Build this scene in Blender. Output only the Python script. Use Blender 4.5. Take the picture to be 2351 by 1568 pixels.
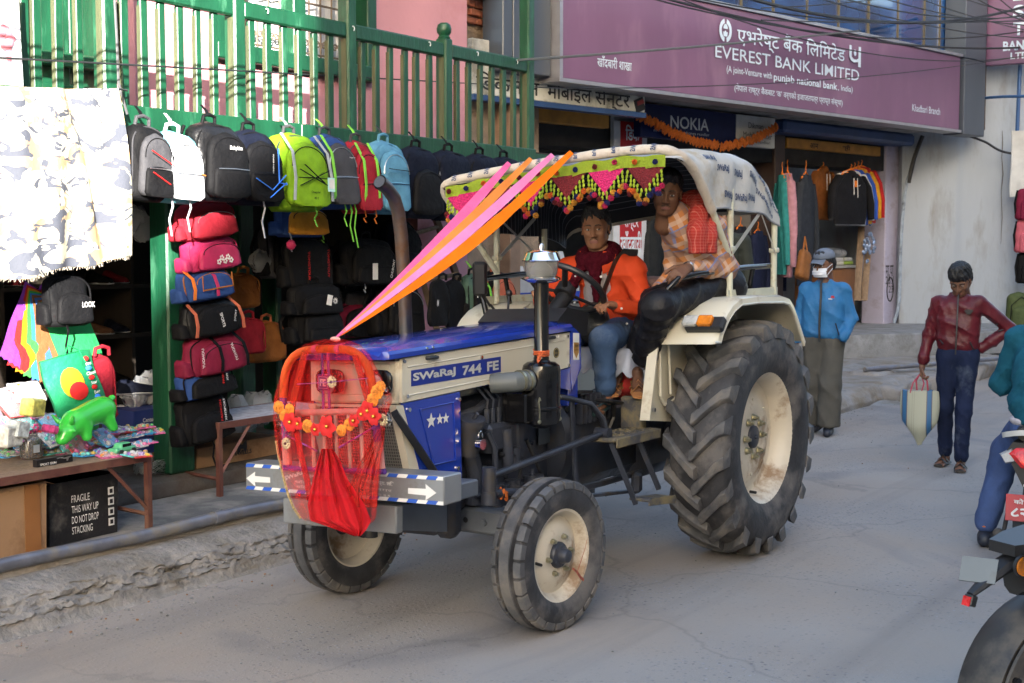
import bpy, math, random
import numpy as np
from mathutils import Vector, Matrix, Euler
for o in list(bpy.data.objects):bpy.data.objects.remove(o)
SC=bpy.context.scene
COL=SC.collection
R=math.radians
# ------------------------------------------------------------ camera, sky, sun, exposure
CF, CPITCH, CH, CYAW=3110.66, 0.0708, 1.7759, 0.5894
cd=bpy.data.cameras.new('camera');cam=bpy.data.objects.new('camera', cd);COL.objects.link(cam)
cd.sensor_width=36.0;cd.lens=36.0*CF/2351.0
cd.clip_start=0.05;cd.clip_end=600
cam.location=(0, 0, CH)
_f=Vector((math.cos(CYAW)*math.cos(CPITCH), math.sin(CYAW)*math.cos(CPITCH), -math.sin(CPITCH)))
cam.rotation_euler=_f.to_track_quat('-Z', 'Y').to_euler()
cd.dof.use_dof=True;cd.dof.focus_distance=6.6;cd.dof.aperture_fstop=9.0
SC.camera=cam
SUN_DIR=Vector((1.0, 0.95, -0.37)).normalized()
sun_el=math.asin(-SUN_DIR.z);sun_az=math.atan2(-SUN_DIR.y, -SUN_DIR.x)
w=bpy.data.worlds.new('World');SC.world=w;w.use_nodes=True
nt=w.node_tree;bg=nt.nodes['Background']
sky=nt.nodes.new('ShaderNodeTexSky');sky.sky_type='NISHITA';sky.sun_disc=False
sky.sun_elevation=sun_el;sky.sun_rotation=math.pi/2-sun_az
sky.air_density=1.0;sky.dust_density=2.8;sky.ozone_density=0.7
nt.links.new(sky.outputs[0], bg.inputs['Color']);bg.inputs['Strength'].default_value=0.15
sd=bpy.data.lights.new('sun', 'SUN');sun=bpy.data.objects.new('sun', sd);COL.objects.link(sun)
sd.energy=5.0;sd.angle=R(0.5);sd.color=(1.0, 0.95, 0.87)
sun.rotation_euler=SUN_DIR.to_track_quat('-Z', 'Y').to_euler();sun.location=(-6, -6, 9)
SC.view_settings.view_transform='Standard';SC.view_settings.look='None'
SC.view_settings.exposure=2.5;SC.view_settings.gamma=1.0
SC.view_settings.use_curve_mapping=False
SC.render.engine='CYCLES'
SC.cycles.use_denoising=True
SC.cycles.max_bounces=7;SC.cycles.diffuse_bounces=4;SC.cycles.glossy_bounces=3
SC.cycles.transmission_bounces=4;SC.cycles.transparent_max_bounces=10
SC.cycles.caustics_reflective=False;SC.cycles.caustics_refractive=False
# ------------------------------------------------------------ measuring: a photo point on a known plane
_cr=Vector((math.sin(CYAW), -math.cos(CYAW), 0));_cu=_cr.cross(_f)
CAM=Vector((0, 0, CH))
def on_plane(px, py, p0, n):
 d=_f*CF+_cr*(px-1175.5)+_cu*(784-py)
 return CAM+d*((Vector(p0)-CAM).dot(n)/d.dot(n))
def atY(px, py, y):return on_plane(px, py, (0, y, 0), Vector((0, 1, 0)))
def atX(px, py, x):return on_plane(px, py, (x, 0, 0), Vector((1, 0, 0)))
def atZ(px, py, z):return on_plane(px, py, (0, 0, z), Vector((0, 0, 1)))
# ------------------------------------------------------------ things, parts
def props(o, label=None, cat=None, group=None, kind=None):
 if label:o['label']=label
 if cat:o['category']=cat
 if group:o['group']=group
 if kind:o['kind']=kind
 return o
def thing(name, label, cat, loc=(0, 0, 0), rot=(0, 0, 0), group=None):
 o=bpy.data.objects.new(name, None);COL.objects.link(o)
 o.empty_display_size=0.1
 o.location=loc;o.rotation_euler=rot
 return props(o, label, cat, group)
def mat_of(o):
 return Matrix.Translation(o.location)@o.rotation_euler.to_matrix().to_4x4()@Matrix.Diagonal((*o.scale, 1))
def wmat(o):
 m=mat_of(o)
 while o.parent:
  o=o.parent;m=mat_of(o)@m
 return m
def copy_tree(o, parent=None):
 c=o.copy();COL.objects.link(c);c.parent=parent
 for ch in list(o.children):copy_tree(ch, c)
 return c
def frame(d, up=(0, 0, 1)):
 d=Vector(d).normalized();up=Vector(up)
 if abs(d.dot(up))>0.99:up=Vector((0, 1, 0))if abs(d.y)<0.9 else Vector((1, 0, 0))
 x=up.cross(d).normalized();y=d.cross(x)
 return x, y, d
class MB:
 def __init__(s, xf=None):
  s.v=[];s.f=[];s.mi=[];s.uv=None;s.xf=xf;s.fn=None
 def add(s, vs, fs, m=0, xf=None):
  b=len(s.v)
  X=xf if xf is not None else s.xf
  if X is not None:vs=[X@Vector(p)for p in vs]
  if s.fn:vs=[s.fn(Vector(p))for p in vs]
  s.v.extend([tuple(p)for p in vs]);s.f.extend([tuple(i+b for i in f)for f in fs]);s.mi.extend([m]*len(fs))
  return s
 def box(s, c, d, rot=None, bev=0.0, m=0, xf=None):
  hx, hy, hz=d[0]/2, d[1]/2, d[2]/2
  c=Vector(c)
  M=Matrix.Identity(3)
  if rot is not None:M=rot if isinstance(rot, Matrix)else Euler(rot).to_matrix()
  if bev<=0:
   vs=[Vector((x*hx, y*hy, z*hz))for x in(-1, 1)for y in(-1, 1)for z in(-1, 1)]
   fs=[(0, 1, 3, 2), (4, 6, 7, 5), (0, 4, 5, 1), (2, 3, 7, 6), (0, 2, 6, 4), (1, 5, 7, 3)]
  else:
   b=min(bev, hx*.9, hy*.9, hz*.9);vs=[];idx={}
   for x in(-1, 1):
    for y in(-1, 1):
     for z in(-1, 1):
      for k in range(3):
       p=[x*(hx-b), y*(hy-b), z*(hz-b)]
       p[k]=(x, y, z)[k]*(hx, hy, hz)[k]
       idx[(x, y, z, k)]=len(vs);vs.append(Vector(p))
   fs=[]
   def order(l):
    cc=sum((vs[i]for i in l), Vector())/len(l);n=cc.normalized()
    a, bb, _=frame(n)
    return tuple(sorted(l, key=lambda i:math.atan2((vs[i]-cc).dot(bb), (vs[i]-cc).dot(a))))
   for k in range(3):
    for sg in(-1, 1):
     fs.append(order([i for key, i in idx.items()if key[3]==k and key[k]==sg]))
   for k in range(3):
    o=[q for q in range(3)if q!=k]
    for a in(-1, 1):
     for bq in(-1, 1):
      fs.append(order([i for key, i in idx.items()if key[3]!=k and key[o[0]]==a and key[o[1]]==bq]))
   for x in(-1, 1):
    for y in(-1, 1):
     for z in(-1, 1):fs.append(order([idx[(x, y, z, k)]for k in range(3)]))
  return s.add([c+M@p for p in vs], fs, m, xf)
 def loft(s, rings, closed=True, caps=True, m=0, loop=False, xf=None):
  n=len(rings[0]);vs=[p for r in rings for p in r];fs=[]
  K=len(rings);nn=n if closed else n-1
  for i in range(K if loop else K-1):
   for j in range(nn):
    a=i*n+j;b=i*n+(j+1)%n;i2=(i+1)%K
    fs.append((a, b, i2*n+(j+1)%n, i2*n+j))
  if caps and not loop:
   fs.append(tuple(range(n))[::-1]);fs.append(tuple(range((K-1)*n, K*n)))
  return s.add(vs, fs, m, xf)
 def cyl(s, p0, p1, r0, r1=None, n=12, m=0, caps=True, xf=None):
  p0=Vector(p0);p1=Vector(p1);r1=r0 if r1 is None else r1
  x, y, _=frame(p1-p0);rings=[]
  for p, r in((p0, r0), (p1, r1)):
   rings.append([p+(x*math.cos(2*math.pi*k/n)+y*math.sin(2*math.pi*k/n))*r for k in range(n)])
  return s.loft(rings, caps=caps, m=m, xf=xf)
 def tube(s, pts, r, n=8, m=0, loop=False, flat=1.0, up=(0, 0, 1), caps=True, xf=None):
  pts=[Vector(p)for p in pts];K=len(pts);rings=[];x=None
  for i, p in enumerate(pts):
   if loop:d=pts[(i+1)%K]-pts[i-1]
   else:d=pts[min(i+1, K-1)]-pts[max(i-1, 0)]
   if d.length<1e-9:d=Vector((0, 0, 1))
   d.normalize()
   if x is None:x, y, _=frame(d, up)
   else:
    x=(x-d*x.dot(d))
    if x.length<1e-6:x, y, _=frame(d, up)
    x.normalize();y=d.cross(x)
   rr=r[i]if isinstance(r, (list, tuple))else r
   rings.append([p+(x*math.cos(2*math.pi*k/n)+y*flat*math.sin(2*math.pi*k/n))*rr for k in range(n)])
  return s.loft(rings, caps=caps, m=m, loop=loop, xf=xf)
 def ribbon(s, pts, wv, t=0.002, m=0, xf=None):
  pts=[Vector(p)for p in pts];K=len(pts);rings=[]
  for i, p in enumerate(pts):
   wd=Vector(wv[i])if isinstance(wv, list)else Vector(wv)
   d=pts[min(i+1, K-1)]-pts[max(i-1, 0)]
   nrm=d.cross(wd)
   nrm=nrm.normalized()*t/2 if nrm.length>1e-9 else Vector((0, t/2, 0))
   rings.append([p-wd/2-nrm, p+wd/2-nrm, p+wd/2+nrm, p-wd/2+nrm])
  return s.loft(rings, m=m, xf=xf)
 def lathe(s, prof, o=(0, 0, 0), ax=(0, 0, 1), n=24, m=0, closed=False, arc=None, xf=None):
  o=Vector(o);x, y, d=frame(ax);rings=[]
  for r, h in prof:
   rings.append([o+d*h+(x*math.cos(2*math.pi*k/n)+y*math.sin(2*math.pi*k/n))*r for k in range(n)])
  return s.loft(rings, caps=False, loop=closed, m=m, xf=xf)
 def ball(s, c, r, n=10, k=7, m=0, rot=None, xf=None, e=1.0):
  c=Vector(c);r=(r, r, r)if not hasattr(r, '__len__')else r
  M=Matrix.Identity(3)if rot is None else(rot if isinstance(rot, Matrix)else Euler(rot).to_matrix())
  sp=lambda a:math.copysign(abs(a)**e, a)
  vs=[c+M@Vector((0, 0, -r[2]))];fs=[]
  for i in range(1, k):
   t=-math.pi/2+math.pi*i/k
   for j in range(n):
    a=2*math.pi*j/n
    vs.append(c+M@Vector((r[0]*sp(math.cos(t))*sp(math.cos(a)), r[1]*sp(math.cos(t))*sp(math.sin(a)), r[2]*sp(math.sin(t)))))
  vs.append(c+M@Vector((0, 0, r[2])));L=len(vs)-1
  for j in range(n):
   fs.append((0, 1+(j+1)%n, 1+j));fs.append((L, L-n+j, L-n+(j+1)%n))
  for i in range(k-2):
   for j in range(n):
    a=1+i*n+j;b=1+i*n+(j+1)%n
    fs.append((a, b, b+n, a+n))
  return s.add(vs, fs, m, xf)
 def prism(s, poly, o, u, v, depth, m=0, xf=None):
  """poly of (a,b) in the plane o + a*u + b*v, extruded by depth along u x v"""
  o, u, v=Vector(o), Vector(u), Vector(v);nrm=u.cross(v).normalized()*depth
  a=[o+u*p[0]+v*p[1]for p in poly];b=[p+nrm for p in a];n=len(poly)
  fs=[tuple(range(n))[::-1], tuple(range(n, 2*n))]+[(i, (i+1)%n, n+(i+1)%n, n+i)for i in range(n)]
  return s.add(a+b, fs, m, xf)
 def grid(s, nu, nv, fn, m=0, thick=0.0, xf=None):
  P=[[Vector(fn(i/nu, j/nv))for j in range(nv+1)]for i in range(nu+1)]
  vs=[p for r in P for p in r];W=nv+1
  fs=[(i*W+j, (i+1)*W+j, (i+1)*W+j+1, i*W+j+1)for i in range(nu)for j in range(nv)]
  if thick:
   N=[]
   for i in range(nu+1):
    for j in range(nv+1):
     a=P[min(i+1, nu)][j]-P[max(i-1, 0)][j];b=P[i][min(j+1, nv)]-P[i][max(j-1, 0)]
     q=a.cross(b);N.append(q.normalized()if q.length>1e-12 else Vector((0, 0, 1)))
   L=len(vs);vs=vs+[p-n_*thick for p, n_ in zip(vs, N)]
   fs2=[tuple(q+L for q in f)[::-1]for f in fs]
   edge=[i*W for i in range(nu+1)]+[nu*W+j for j in range(1, W)]+[i*W+nv for i in range(nu-1, -1, -1)]+[j for j in range(nv-1, 0, -1)]
   fs=fs+fs2+[(edge[k], edge[(k+1)%len(edge)], edge[(k+1)%len(edge)]+L, edge[k]+L)for k in range(len(edge))]
  return s.add(vs, fs, m, xf)
 def mesh(s, name, mats, smooth=35, inv=None):
  me=bpy.data.meshes.new(name)
  vs=s.v if inv is None else[tuple(inv@Vector(p))for p in s.v]
  me.from_pydata(vs, [], s.f)
  for q in(mats if isinstance(mats, (list, tuple))else[mats]):me.materials.append(q)
  me.polygons.foreach_set('material_index', s.mi)
  finish(me, smooth)
  return me
 def obj(s, name, mats, parent=None, world=False, smooth=35, label=None, kind=None):
  inv=wmat(parent).inverted()if(parent is not None and world)else None
  o=bpy.data.objects.new(name, s.mesh(name, mats, smooth, inv));COL.objects.link(o)
  if parent is not None:o.parent=parent
  return props(o, label, kind=kind)
def finish(me, smooth=35):
 import bmesh
 bm=bmesh.new();bm.from_mesh(me);bmesh.ops.recalc_face_normals(bm, faces=bm.faces);bm.to_mesh(me);bm.free()
 if smooth:
  me.shade_smooth()
  me.set_sharp_from_angle(angle=R(smooth))
 me.update()
def solo(mb, name, mats, label, cat, group=None, loc=None, kind=None, smooth=35):
 """a thing that is one mesh: origin set to its base"""
 V=np.array(mb.v)
 if loc is None:loc=((V[:, 0].min()+V[:, 0].max())/2, (V[:, 1].min()+V[:, 1].max())/2, V[:, 2].min())
 inv=Matrix.Translation(loc).inverted()
 o=bpy.data.objects.new(name, mb.mesh(name, mats, smooth, inv));COL.objects.link(o);o.location=loc
 return props(o, label, cat, group, kind)
def setting(mb, name, mats, smooth=35):
 o=bpy.data.objects.new(name, mb.mesh(name, mats, smooth));COL.objects.link(o);o['kind']='structure'
 return o
# ------------------------------------------------------------ lettering
_tc={}
def glyphs(s, w, h, bold=0.0, shear=0.0, ext=0.0015, align='C'):
 key=(s, bold, shear)
 if key not in _tc:
  c=bpy.data.curves.new('lettering', 'FONT');c.body=s;c.offset=bold;c.shear=shear;c.resolution_u=3
  o=bpy.data.objects.new('lettering', c);COL.objects.link(o)
  dg=bpy.context.evaluated_depsgraph_get();me=bpy.data.meshes.new_from_object(o.evaluated_get(dg))
  V=np.array([v.co[:]for v in me.vertices]);F=[tuple(p.vertices)for p in me.polygons]
  bpy.data.objects.remove(o);bpy.data.curves.remove(c);bpy.data.meshes.remove(me)
  _tc[key]=(V, F)
 V, F=_tc[key];V=V.copy();F=list(F)
 mn, mx=V.min(0), V.max(0);sx=w/(mx[0]-mn[0])if w else None;sy=h/(mx[1]-mn[1])if h else None
 sx=sx or sy;sy=sy or sx
 V[:, 0]=(V[:, 0]-(mn[0]+mx[0])/2)*sx;V[:, 1]=(V[:, 1]-(mn[1]+mx[1])/2)*sy
 V[:, 2]=0
 return V, F
def text(mb, s, w, h, o, u, v, bold=0.0, m=0, lift=0.003, shear=0.0, ext=0.0015, warp=None):
 """lettering centred on o, running along u, upright along v, raised towards u x v"""
 V, F=glyphs(s, w, h, bold, shear);o, u, v=Vector(o), Vector(u).normalized(), Vector(v).normalized();n=u.cross(v)
 if warp:pts=[warp(p[0], p[1])for p in V]
 else:pts=[o+u*p[0]+v*p[1]+n*lift for p in V]
 mb.add(pts, F, m)
 return mb
# ------------------------------------------------------------ materials
_mc={}
def lin(c):
 if isinstance(c, str):
  c=c.lstrip('#');c=[int(c[i:i+2], 16)/255 for i in(0, 2, 4)]
  return tuple(x/12.92 if x<=.04045 else((x+.055)/1.055)**2.4 for x in c)
 return tuple(c)
def mat(name, col, rough=0.6, metal=0.0, var=0.12, scale=6.0, bump=0.0, bscale=60.0, dirt=None, dirt_amt=0.0, dirt_scale=3.0, coat=0.0, spec=0.5, trans=0.0, alpha=1.0, emit=0.0, sheen=0.0, stretch=None):
 if name in _mc:return _mc[name]
 c=lin(col);m=bpy.data.materials.new(name);m.use_nodes=True;nt=m.node_tree;N=nt.nodes;L=nt.links
 b=N['Principled BSDF'];b.inputs['Roughness'].default_value=rough;b.inputs['Metallic'].default_value=metal
 b.inputs['Coat Weight'].default_value=coat;b.inputs['Specular IOR Level'].default_value=spec
 b.inputs['Coat Roughness'].default_value=0.05
 b.inputs['Transmission Weight'].default_value=trans;b.inputs['Alpha'].default_value=alpha
 if sheen:b.inputs['Sheen Weight'].default_value=sheen
 tc=N.new('ShaderNodeTexCoord');co=tc.outputs['Object']
 if stretch:
  mp=N.new('ShaderNodeMapping');mp.inputs['Scale'].default_value=stretch;L.new(co, mp.inputs[0]);co=mp.outputs[0]
 n1=N.new('ShaderNodeTexNoise');n1.inputs['Scale'].default_value=scale;n1.inputs['Detail'].default_value=5;L.new(co, n1.inputs['Vector'])
 rp=N.new('ShaderNodeValToRGB');e=rp.color_ramp.elements
 e[0].position=.3;e[1].position=.7
 e[0].color=(*[max(0, x*(1-var))for x in c], 1);e[1].color=(*[min(1, x*(1+var))for x in c], 1)
 L.new(n1.outputs[0], rp.inputs[0]);out=rp.outputs[0]
 if dirt is not None:
  n2=N.new('ShaderNodeTexNoise');n2.inputs['Scale'].default_value=dirt_scale;n2.inputs['Detail'].default_value=8;n2.inputs['Roughness'].default_value=.65
  L.new(co, n2.inputs['Vector'])
  r2=N.new('ShaderNodeValToRGB');r2.color_ramp.elements[0].position=.62-dirt_amt*.35;r2.color_ramp.elements[1].position=.74-dirt_amt*.25
  L.new(n2.outputs[0], r2.inputs[0])
  mx=N.new('ShaderNodeMix');mx.data_type='RGBA';L.new(r2.outputs[0], mx.inputs[0]);L.new(out, mx.inputs[6]);mx.inputs[7].default_value=(*lin(dirt), 1)
  out=mx.outputs[2]
  rr=N.new('ShaderNodeMapRange');rr.inputs[3].default_value=rough;rr.inputs[4].default_value=min(1, rough+.3);L.new(r2.outputs[0], rr.inputs[0]);L.new(rr.outputs[0], b.inputs['Roughness'])
 L.new(out, b.inputs['Base Color'])
 if emit:L.new(out, b.inputs['Emission Color']);b.inputs['Emission Strength'].default_value=emit
 if bump:
  n3=N.new('ShaderNodeTexNoise');n3.inputs['Scale'].default_value=bscale;n3.inputs['Detail'].default_value=6;L.new(co, n3.inputs['Vector'])
  bp=N.new('ShaderNodeBump');bp.inputs['Strength'].default_value=bump;bp.inputs['Distance'].default_value=.02
  L.new(n3.outputs[0], bp.inputs['Height']);L.new(bp.outputs[0], b.inputs['Normal'])
 _mc[name]=m
 return m
def nodes_of(m):return m.node_tree.nodes, m.node_tree.links, m.node_tree.nodes['Principled BSDF']
rng=random.Random(7)
# ------------------------------------------------------------ soft solids: smooth unions of simple shapes, meshed with surface nets
class SDF:
 def __init__(s):s.it=[]
 def cap(s, a, b, r0, r1=None, k=.02, sub=False, flat=None):
  s.it.append(('cap', np.array(a, float), np.array(b, float), r0, r0 if r1 is None else r1, k, sub, flat));return s
 def chain(s, pts, rs, k=.02, flat=None):
  for i in range(len(pts)-1):s.cap(pts[i], pts[i+1], rs[i], rs[i+1], k, flat=flat)
  return s
 def ell(s, c, r, k=.02, rot=None, sub=False):
  M=np.eye(3)if rot is None else np.array(rot if isinstance(rot, Matrix)else Euler(rot).to_matrix())
  s.it.append(('ell', np.array(c, float), np.array(r, float), M, k, sub));return s
 def box(s, c, d, rad=.01, k=.01, rot=None, sub=False):
  M=np.eye(3)if rot is None else np.array(rot if isinstance(rot, Matrix)else Euler(rot).to_matrix())
  s.it.append(('box', np.array(c, float), np.array(d, float)/2, M, rad, k, sub));return s
 def bbox(s):
  lo, hi=[], []
  for t in s.it:
   if t[0]=='cap':
    if t[6]:continue
    r=max(t[3], t[4]);lo+=[t[1]-r, t[2]-r];hi+=[t[1]+r, t[2]+r]
   else:
    if t[-1]:continue
    r=np.abs(t[3])@t[2];lo.append(t[1]-r);hi.append(t[1]+r)
  return np.min(lo, 0), np.max(hi, 0)
 def field(s, P):
  D=np.full(len(P), 1e3, np.float32)
  for t in s.it:
   if t[0]=='cap':
    _, a, b, r0, r1, k, sub, flat=t;ba=b-a;L2=ba@ba+1e-12
    rr=max(r0, r1)+.07+k;lo, hi=np.minimum(a, b)-rr, np.maximum(a, b)+rr
    m=np.all((P>lo)&(P<hi), 1)
    if not m.any():continue
    q=P[m]-a;h=np.clip(q@ba/L2, 0, 1);d=np.linalg.norm(q-h[:, None]*ba, axis=1)-(r0+(r1-r0)*h)
   elif t[0]=='ell':
    _, c, r, M, k, sub=t;R_=np.abs(M)@r+.07+k;m=np.all((P>c-R_)&(P<c+R_), 1)
    if not m.any():continue
    q=(P[m]-c)@M;k0=np.linalg.norm(q/r, axis=1);k1=np.linalg.norm(q/(r*r), axis=1)+1e-9;d=k0*(k0-1)/k1
   else:
    _, c, hd, M, rad, k, sub=t;R_=np.abs(M)@hd+.07+k;m=np.all((P>c-R_)&(P<c+R_), 1)
    if not m.any():continue
    q=np.abs((P[m]-c)@M)-(hd-rad);d=np.linalg.norm(np.maximum(q, 0), axis=1)+np.minimum(q.max(1), 0)-rad
   o=D[m]
   if sub:
    h=np.clip(.5-.5*(o+d)/k, 0, 1);D[m]=o*(1-h)-d*h+k*h*(1-h)
   else:
    h=np.clip(.5+.5*(d-o)/k, 0, 1);D[m]=d*(1-h)+o*h-k*h*(1-h)
    D[m]=np.where(o>900, d, D[m])
  return D
 def net(s, h=.012, wr=None, clip=None):
  """vertices, quads. wr(P)->offset adds folds"""
  lo, hi=s.bbox();lo=lo-.03-h;hi=hi+.03+h
  if clip is not None:lo=np.maximum(lo, clip[0]);hi=np.minimum(hi, clip[1])
  n=np.maximum(np.ceil((hi-lo)/h).astype(int), 2)+1
  ax=[lo[i]+h*np.arange(n[i])for i in range(3)]
  D=np.empty(tuple(n), np.float32)
  for i in range(0, n[0], 24):
   X=np.stack(np.meshgrid(ax[0][i:i+24], ax[1], ax[2], indexing='ij'), -1);P=X.reshape(-1, 3)
   d=s.field(P)
   if wr is not None:
    m=np.abs(d)<.06;d[m]+=wr(P[m])
   D[i:i+24]=d.reshape(X.shape[:3])
  S=D<0
  c=[D[:-1, :-1, :-1], D[1:, :-1, :-1], D[:-1, 1:, :-1], D[1:, 1:, :-1], D[:-1, :-1, 1:], D[1:, :-1, 1:], D[:-1, 1:, 1:], D[1:, 1:, 1:]]
  cs=sum((q<0).astype(np.int8)for q in c);act=(cs>0)&(cs<8)
  I=np.argwhere(act);idx=-np.ones(act.shape, np.int64);idx[act]=np.arange(len(I))
  cv=np.stack([q[act]for q in c], 1);off=np.array([[0, 0, 0], [1, 0, 0], [0, 1, 0], [1, 1, 0], [0, 0, 1], [1, 0, 1], [0, 1, 1], [1, 1, 1]], float)
  acc=np.zeros((len(I), 3));cnt=np.zeros(len(I))
  for a, b in((0, 1), (2, 3), (4, 5), (6, 7), (0, 2), (1, 3), (4, 6), (5, 7), (0, 4), (1, 5), (2, 6), (3, 7)):
   da, db=cv[:, a], cv[:, b];m=(da<0)!=(db<0);t=np.where(m, da/np.where(m, da-db, 1), 0)
   acc+=np.where(m[:, None], off[a]+(off[b]-off[a])*t[:, None], 0);cnt+=m
  V=lo+(I+acc/cnt[:, None])*h
  F=[]
  for d in range(3):
   e1, e2=[(1, 2), (2, 0), (0, 1)][d]
   A=np.take(S, range(0, S.shape[d]-1), d);B=np.take(S, range(1, S.shape[d]), d)
   E=np.argwhere(A!=B);E=E[(E[:, e1]>0)&(E[:, e2]>0)&(E[:, e1]<n[e1]-1)&(E[:, e2]<n[e2]-1)]
   if not len(E):continue
   flip=A[tuple(E.T)]
   u=np.zeros(3, int);u[e1]=1;v=np.zeros(3, int);v[e2]=1
   q=np.stack([idx[tuple((E-u-v).T)], idx[tuple((E-v).T)], idx[tuple(E.T)], idx[tuple((E-u).T)]], 1)
   q=q[(q>=0).all(1)]if True else q
   F.append(q)
  F=np.concatenate(F)if F else np.zeros((0, 4), int)
  return V, F
def net_into(mb, sdf, h=.012, wr=None, m=0, clip=None, pick=None):
 V, F=sdf.net(h, wr, clip)
 b=len(mb.v)
 if pick is not None:
  cen=V[F].mean(1);mi=pick(cen)
 else:mi=[m]*len(F)
 P=[tuple(p)for p in V]
 if mb.xf is not None:P=[tuple(mb.xf@Vector(p))for p in P]
 mb.v.extend(P);mb.f.extend([tuple(int(i)+b for i in f)for f in F]);mb.mi.extend([int(q)for q in mi])
 return mb
def folds(amp=.006, sc=14.0, dirn=(0, 0, 1), seed=0.0, twist=1.0):
 d=np.array(dirn, float);d/=np.linalg.norm(d)
 def f(P):
  s=P@d;q=P*sc
  w1=np.sin(q[:, 0]*.55+1.6*np.sin(q[:, 2]*.35+seed)+seed);w2=np.sin(q[:, 1]*.6+1.4*np.sin(q[:, 0]*.4+seed*2)-q[:, 2]*.2)
  a=1-np.abs(np.sin(s*sc*2.0+1.5*w1*twist+1.1*w2+seed));b=1-np.abs(np.sin(s*sc*3.1-2.1*w2*twist+1.3*w1+seed*3+q[:, 1]*.9))
  m=.55+.45*np.sin(q[:, 0]*.5+q[:, 2]*.45+2*w2+seed)
  return-amp*(1.15*a**2.2*m+.75*b**3*(1.25-m)-.45)
 return f
from mathutils import noise as mn
def nz(x, y, z=0.0, s=1.0):return mn.noise(Vector((x*s, y*s, z*s)))
def fb(x, y, z=0.0, s=1.0, o=4):return mn.fractal(Vector((x*s, y*s, z*s)), 1.0, 2.0, o)
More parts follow.
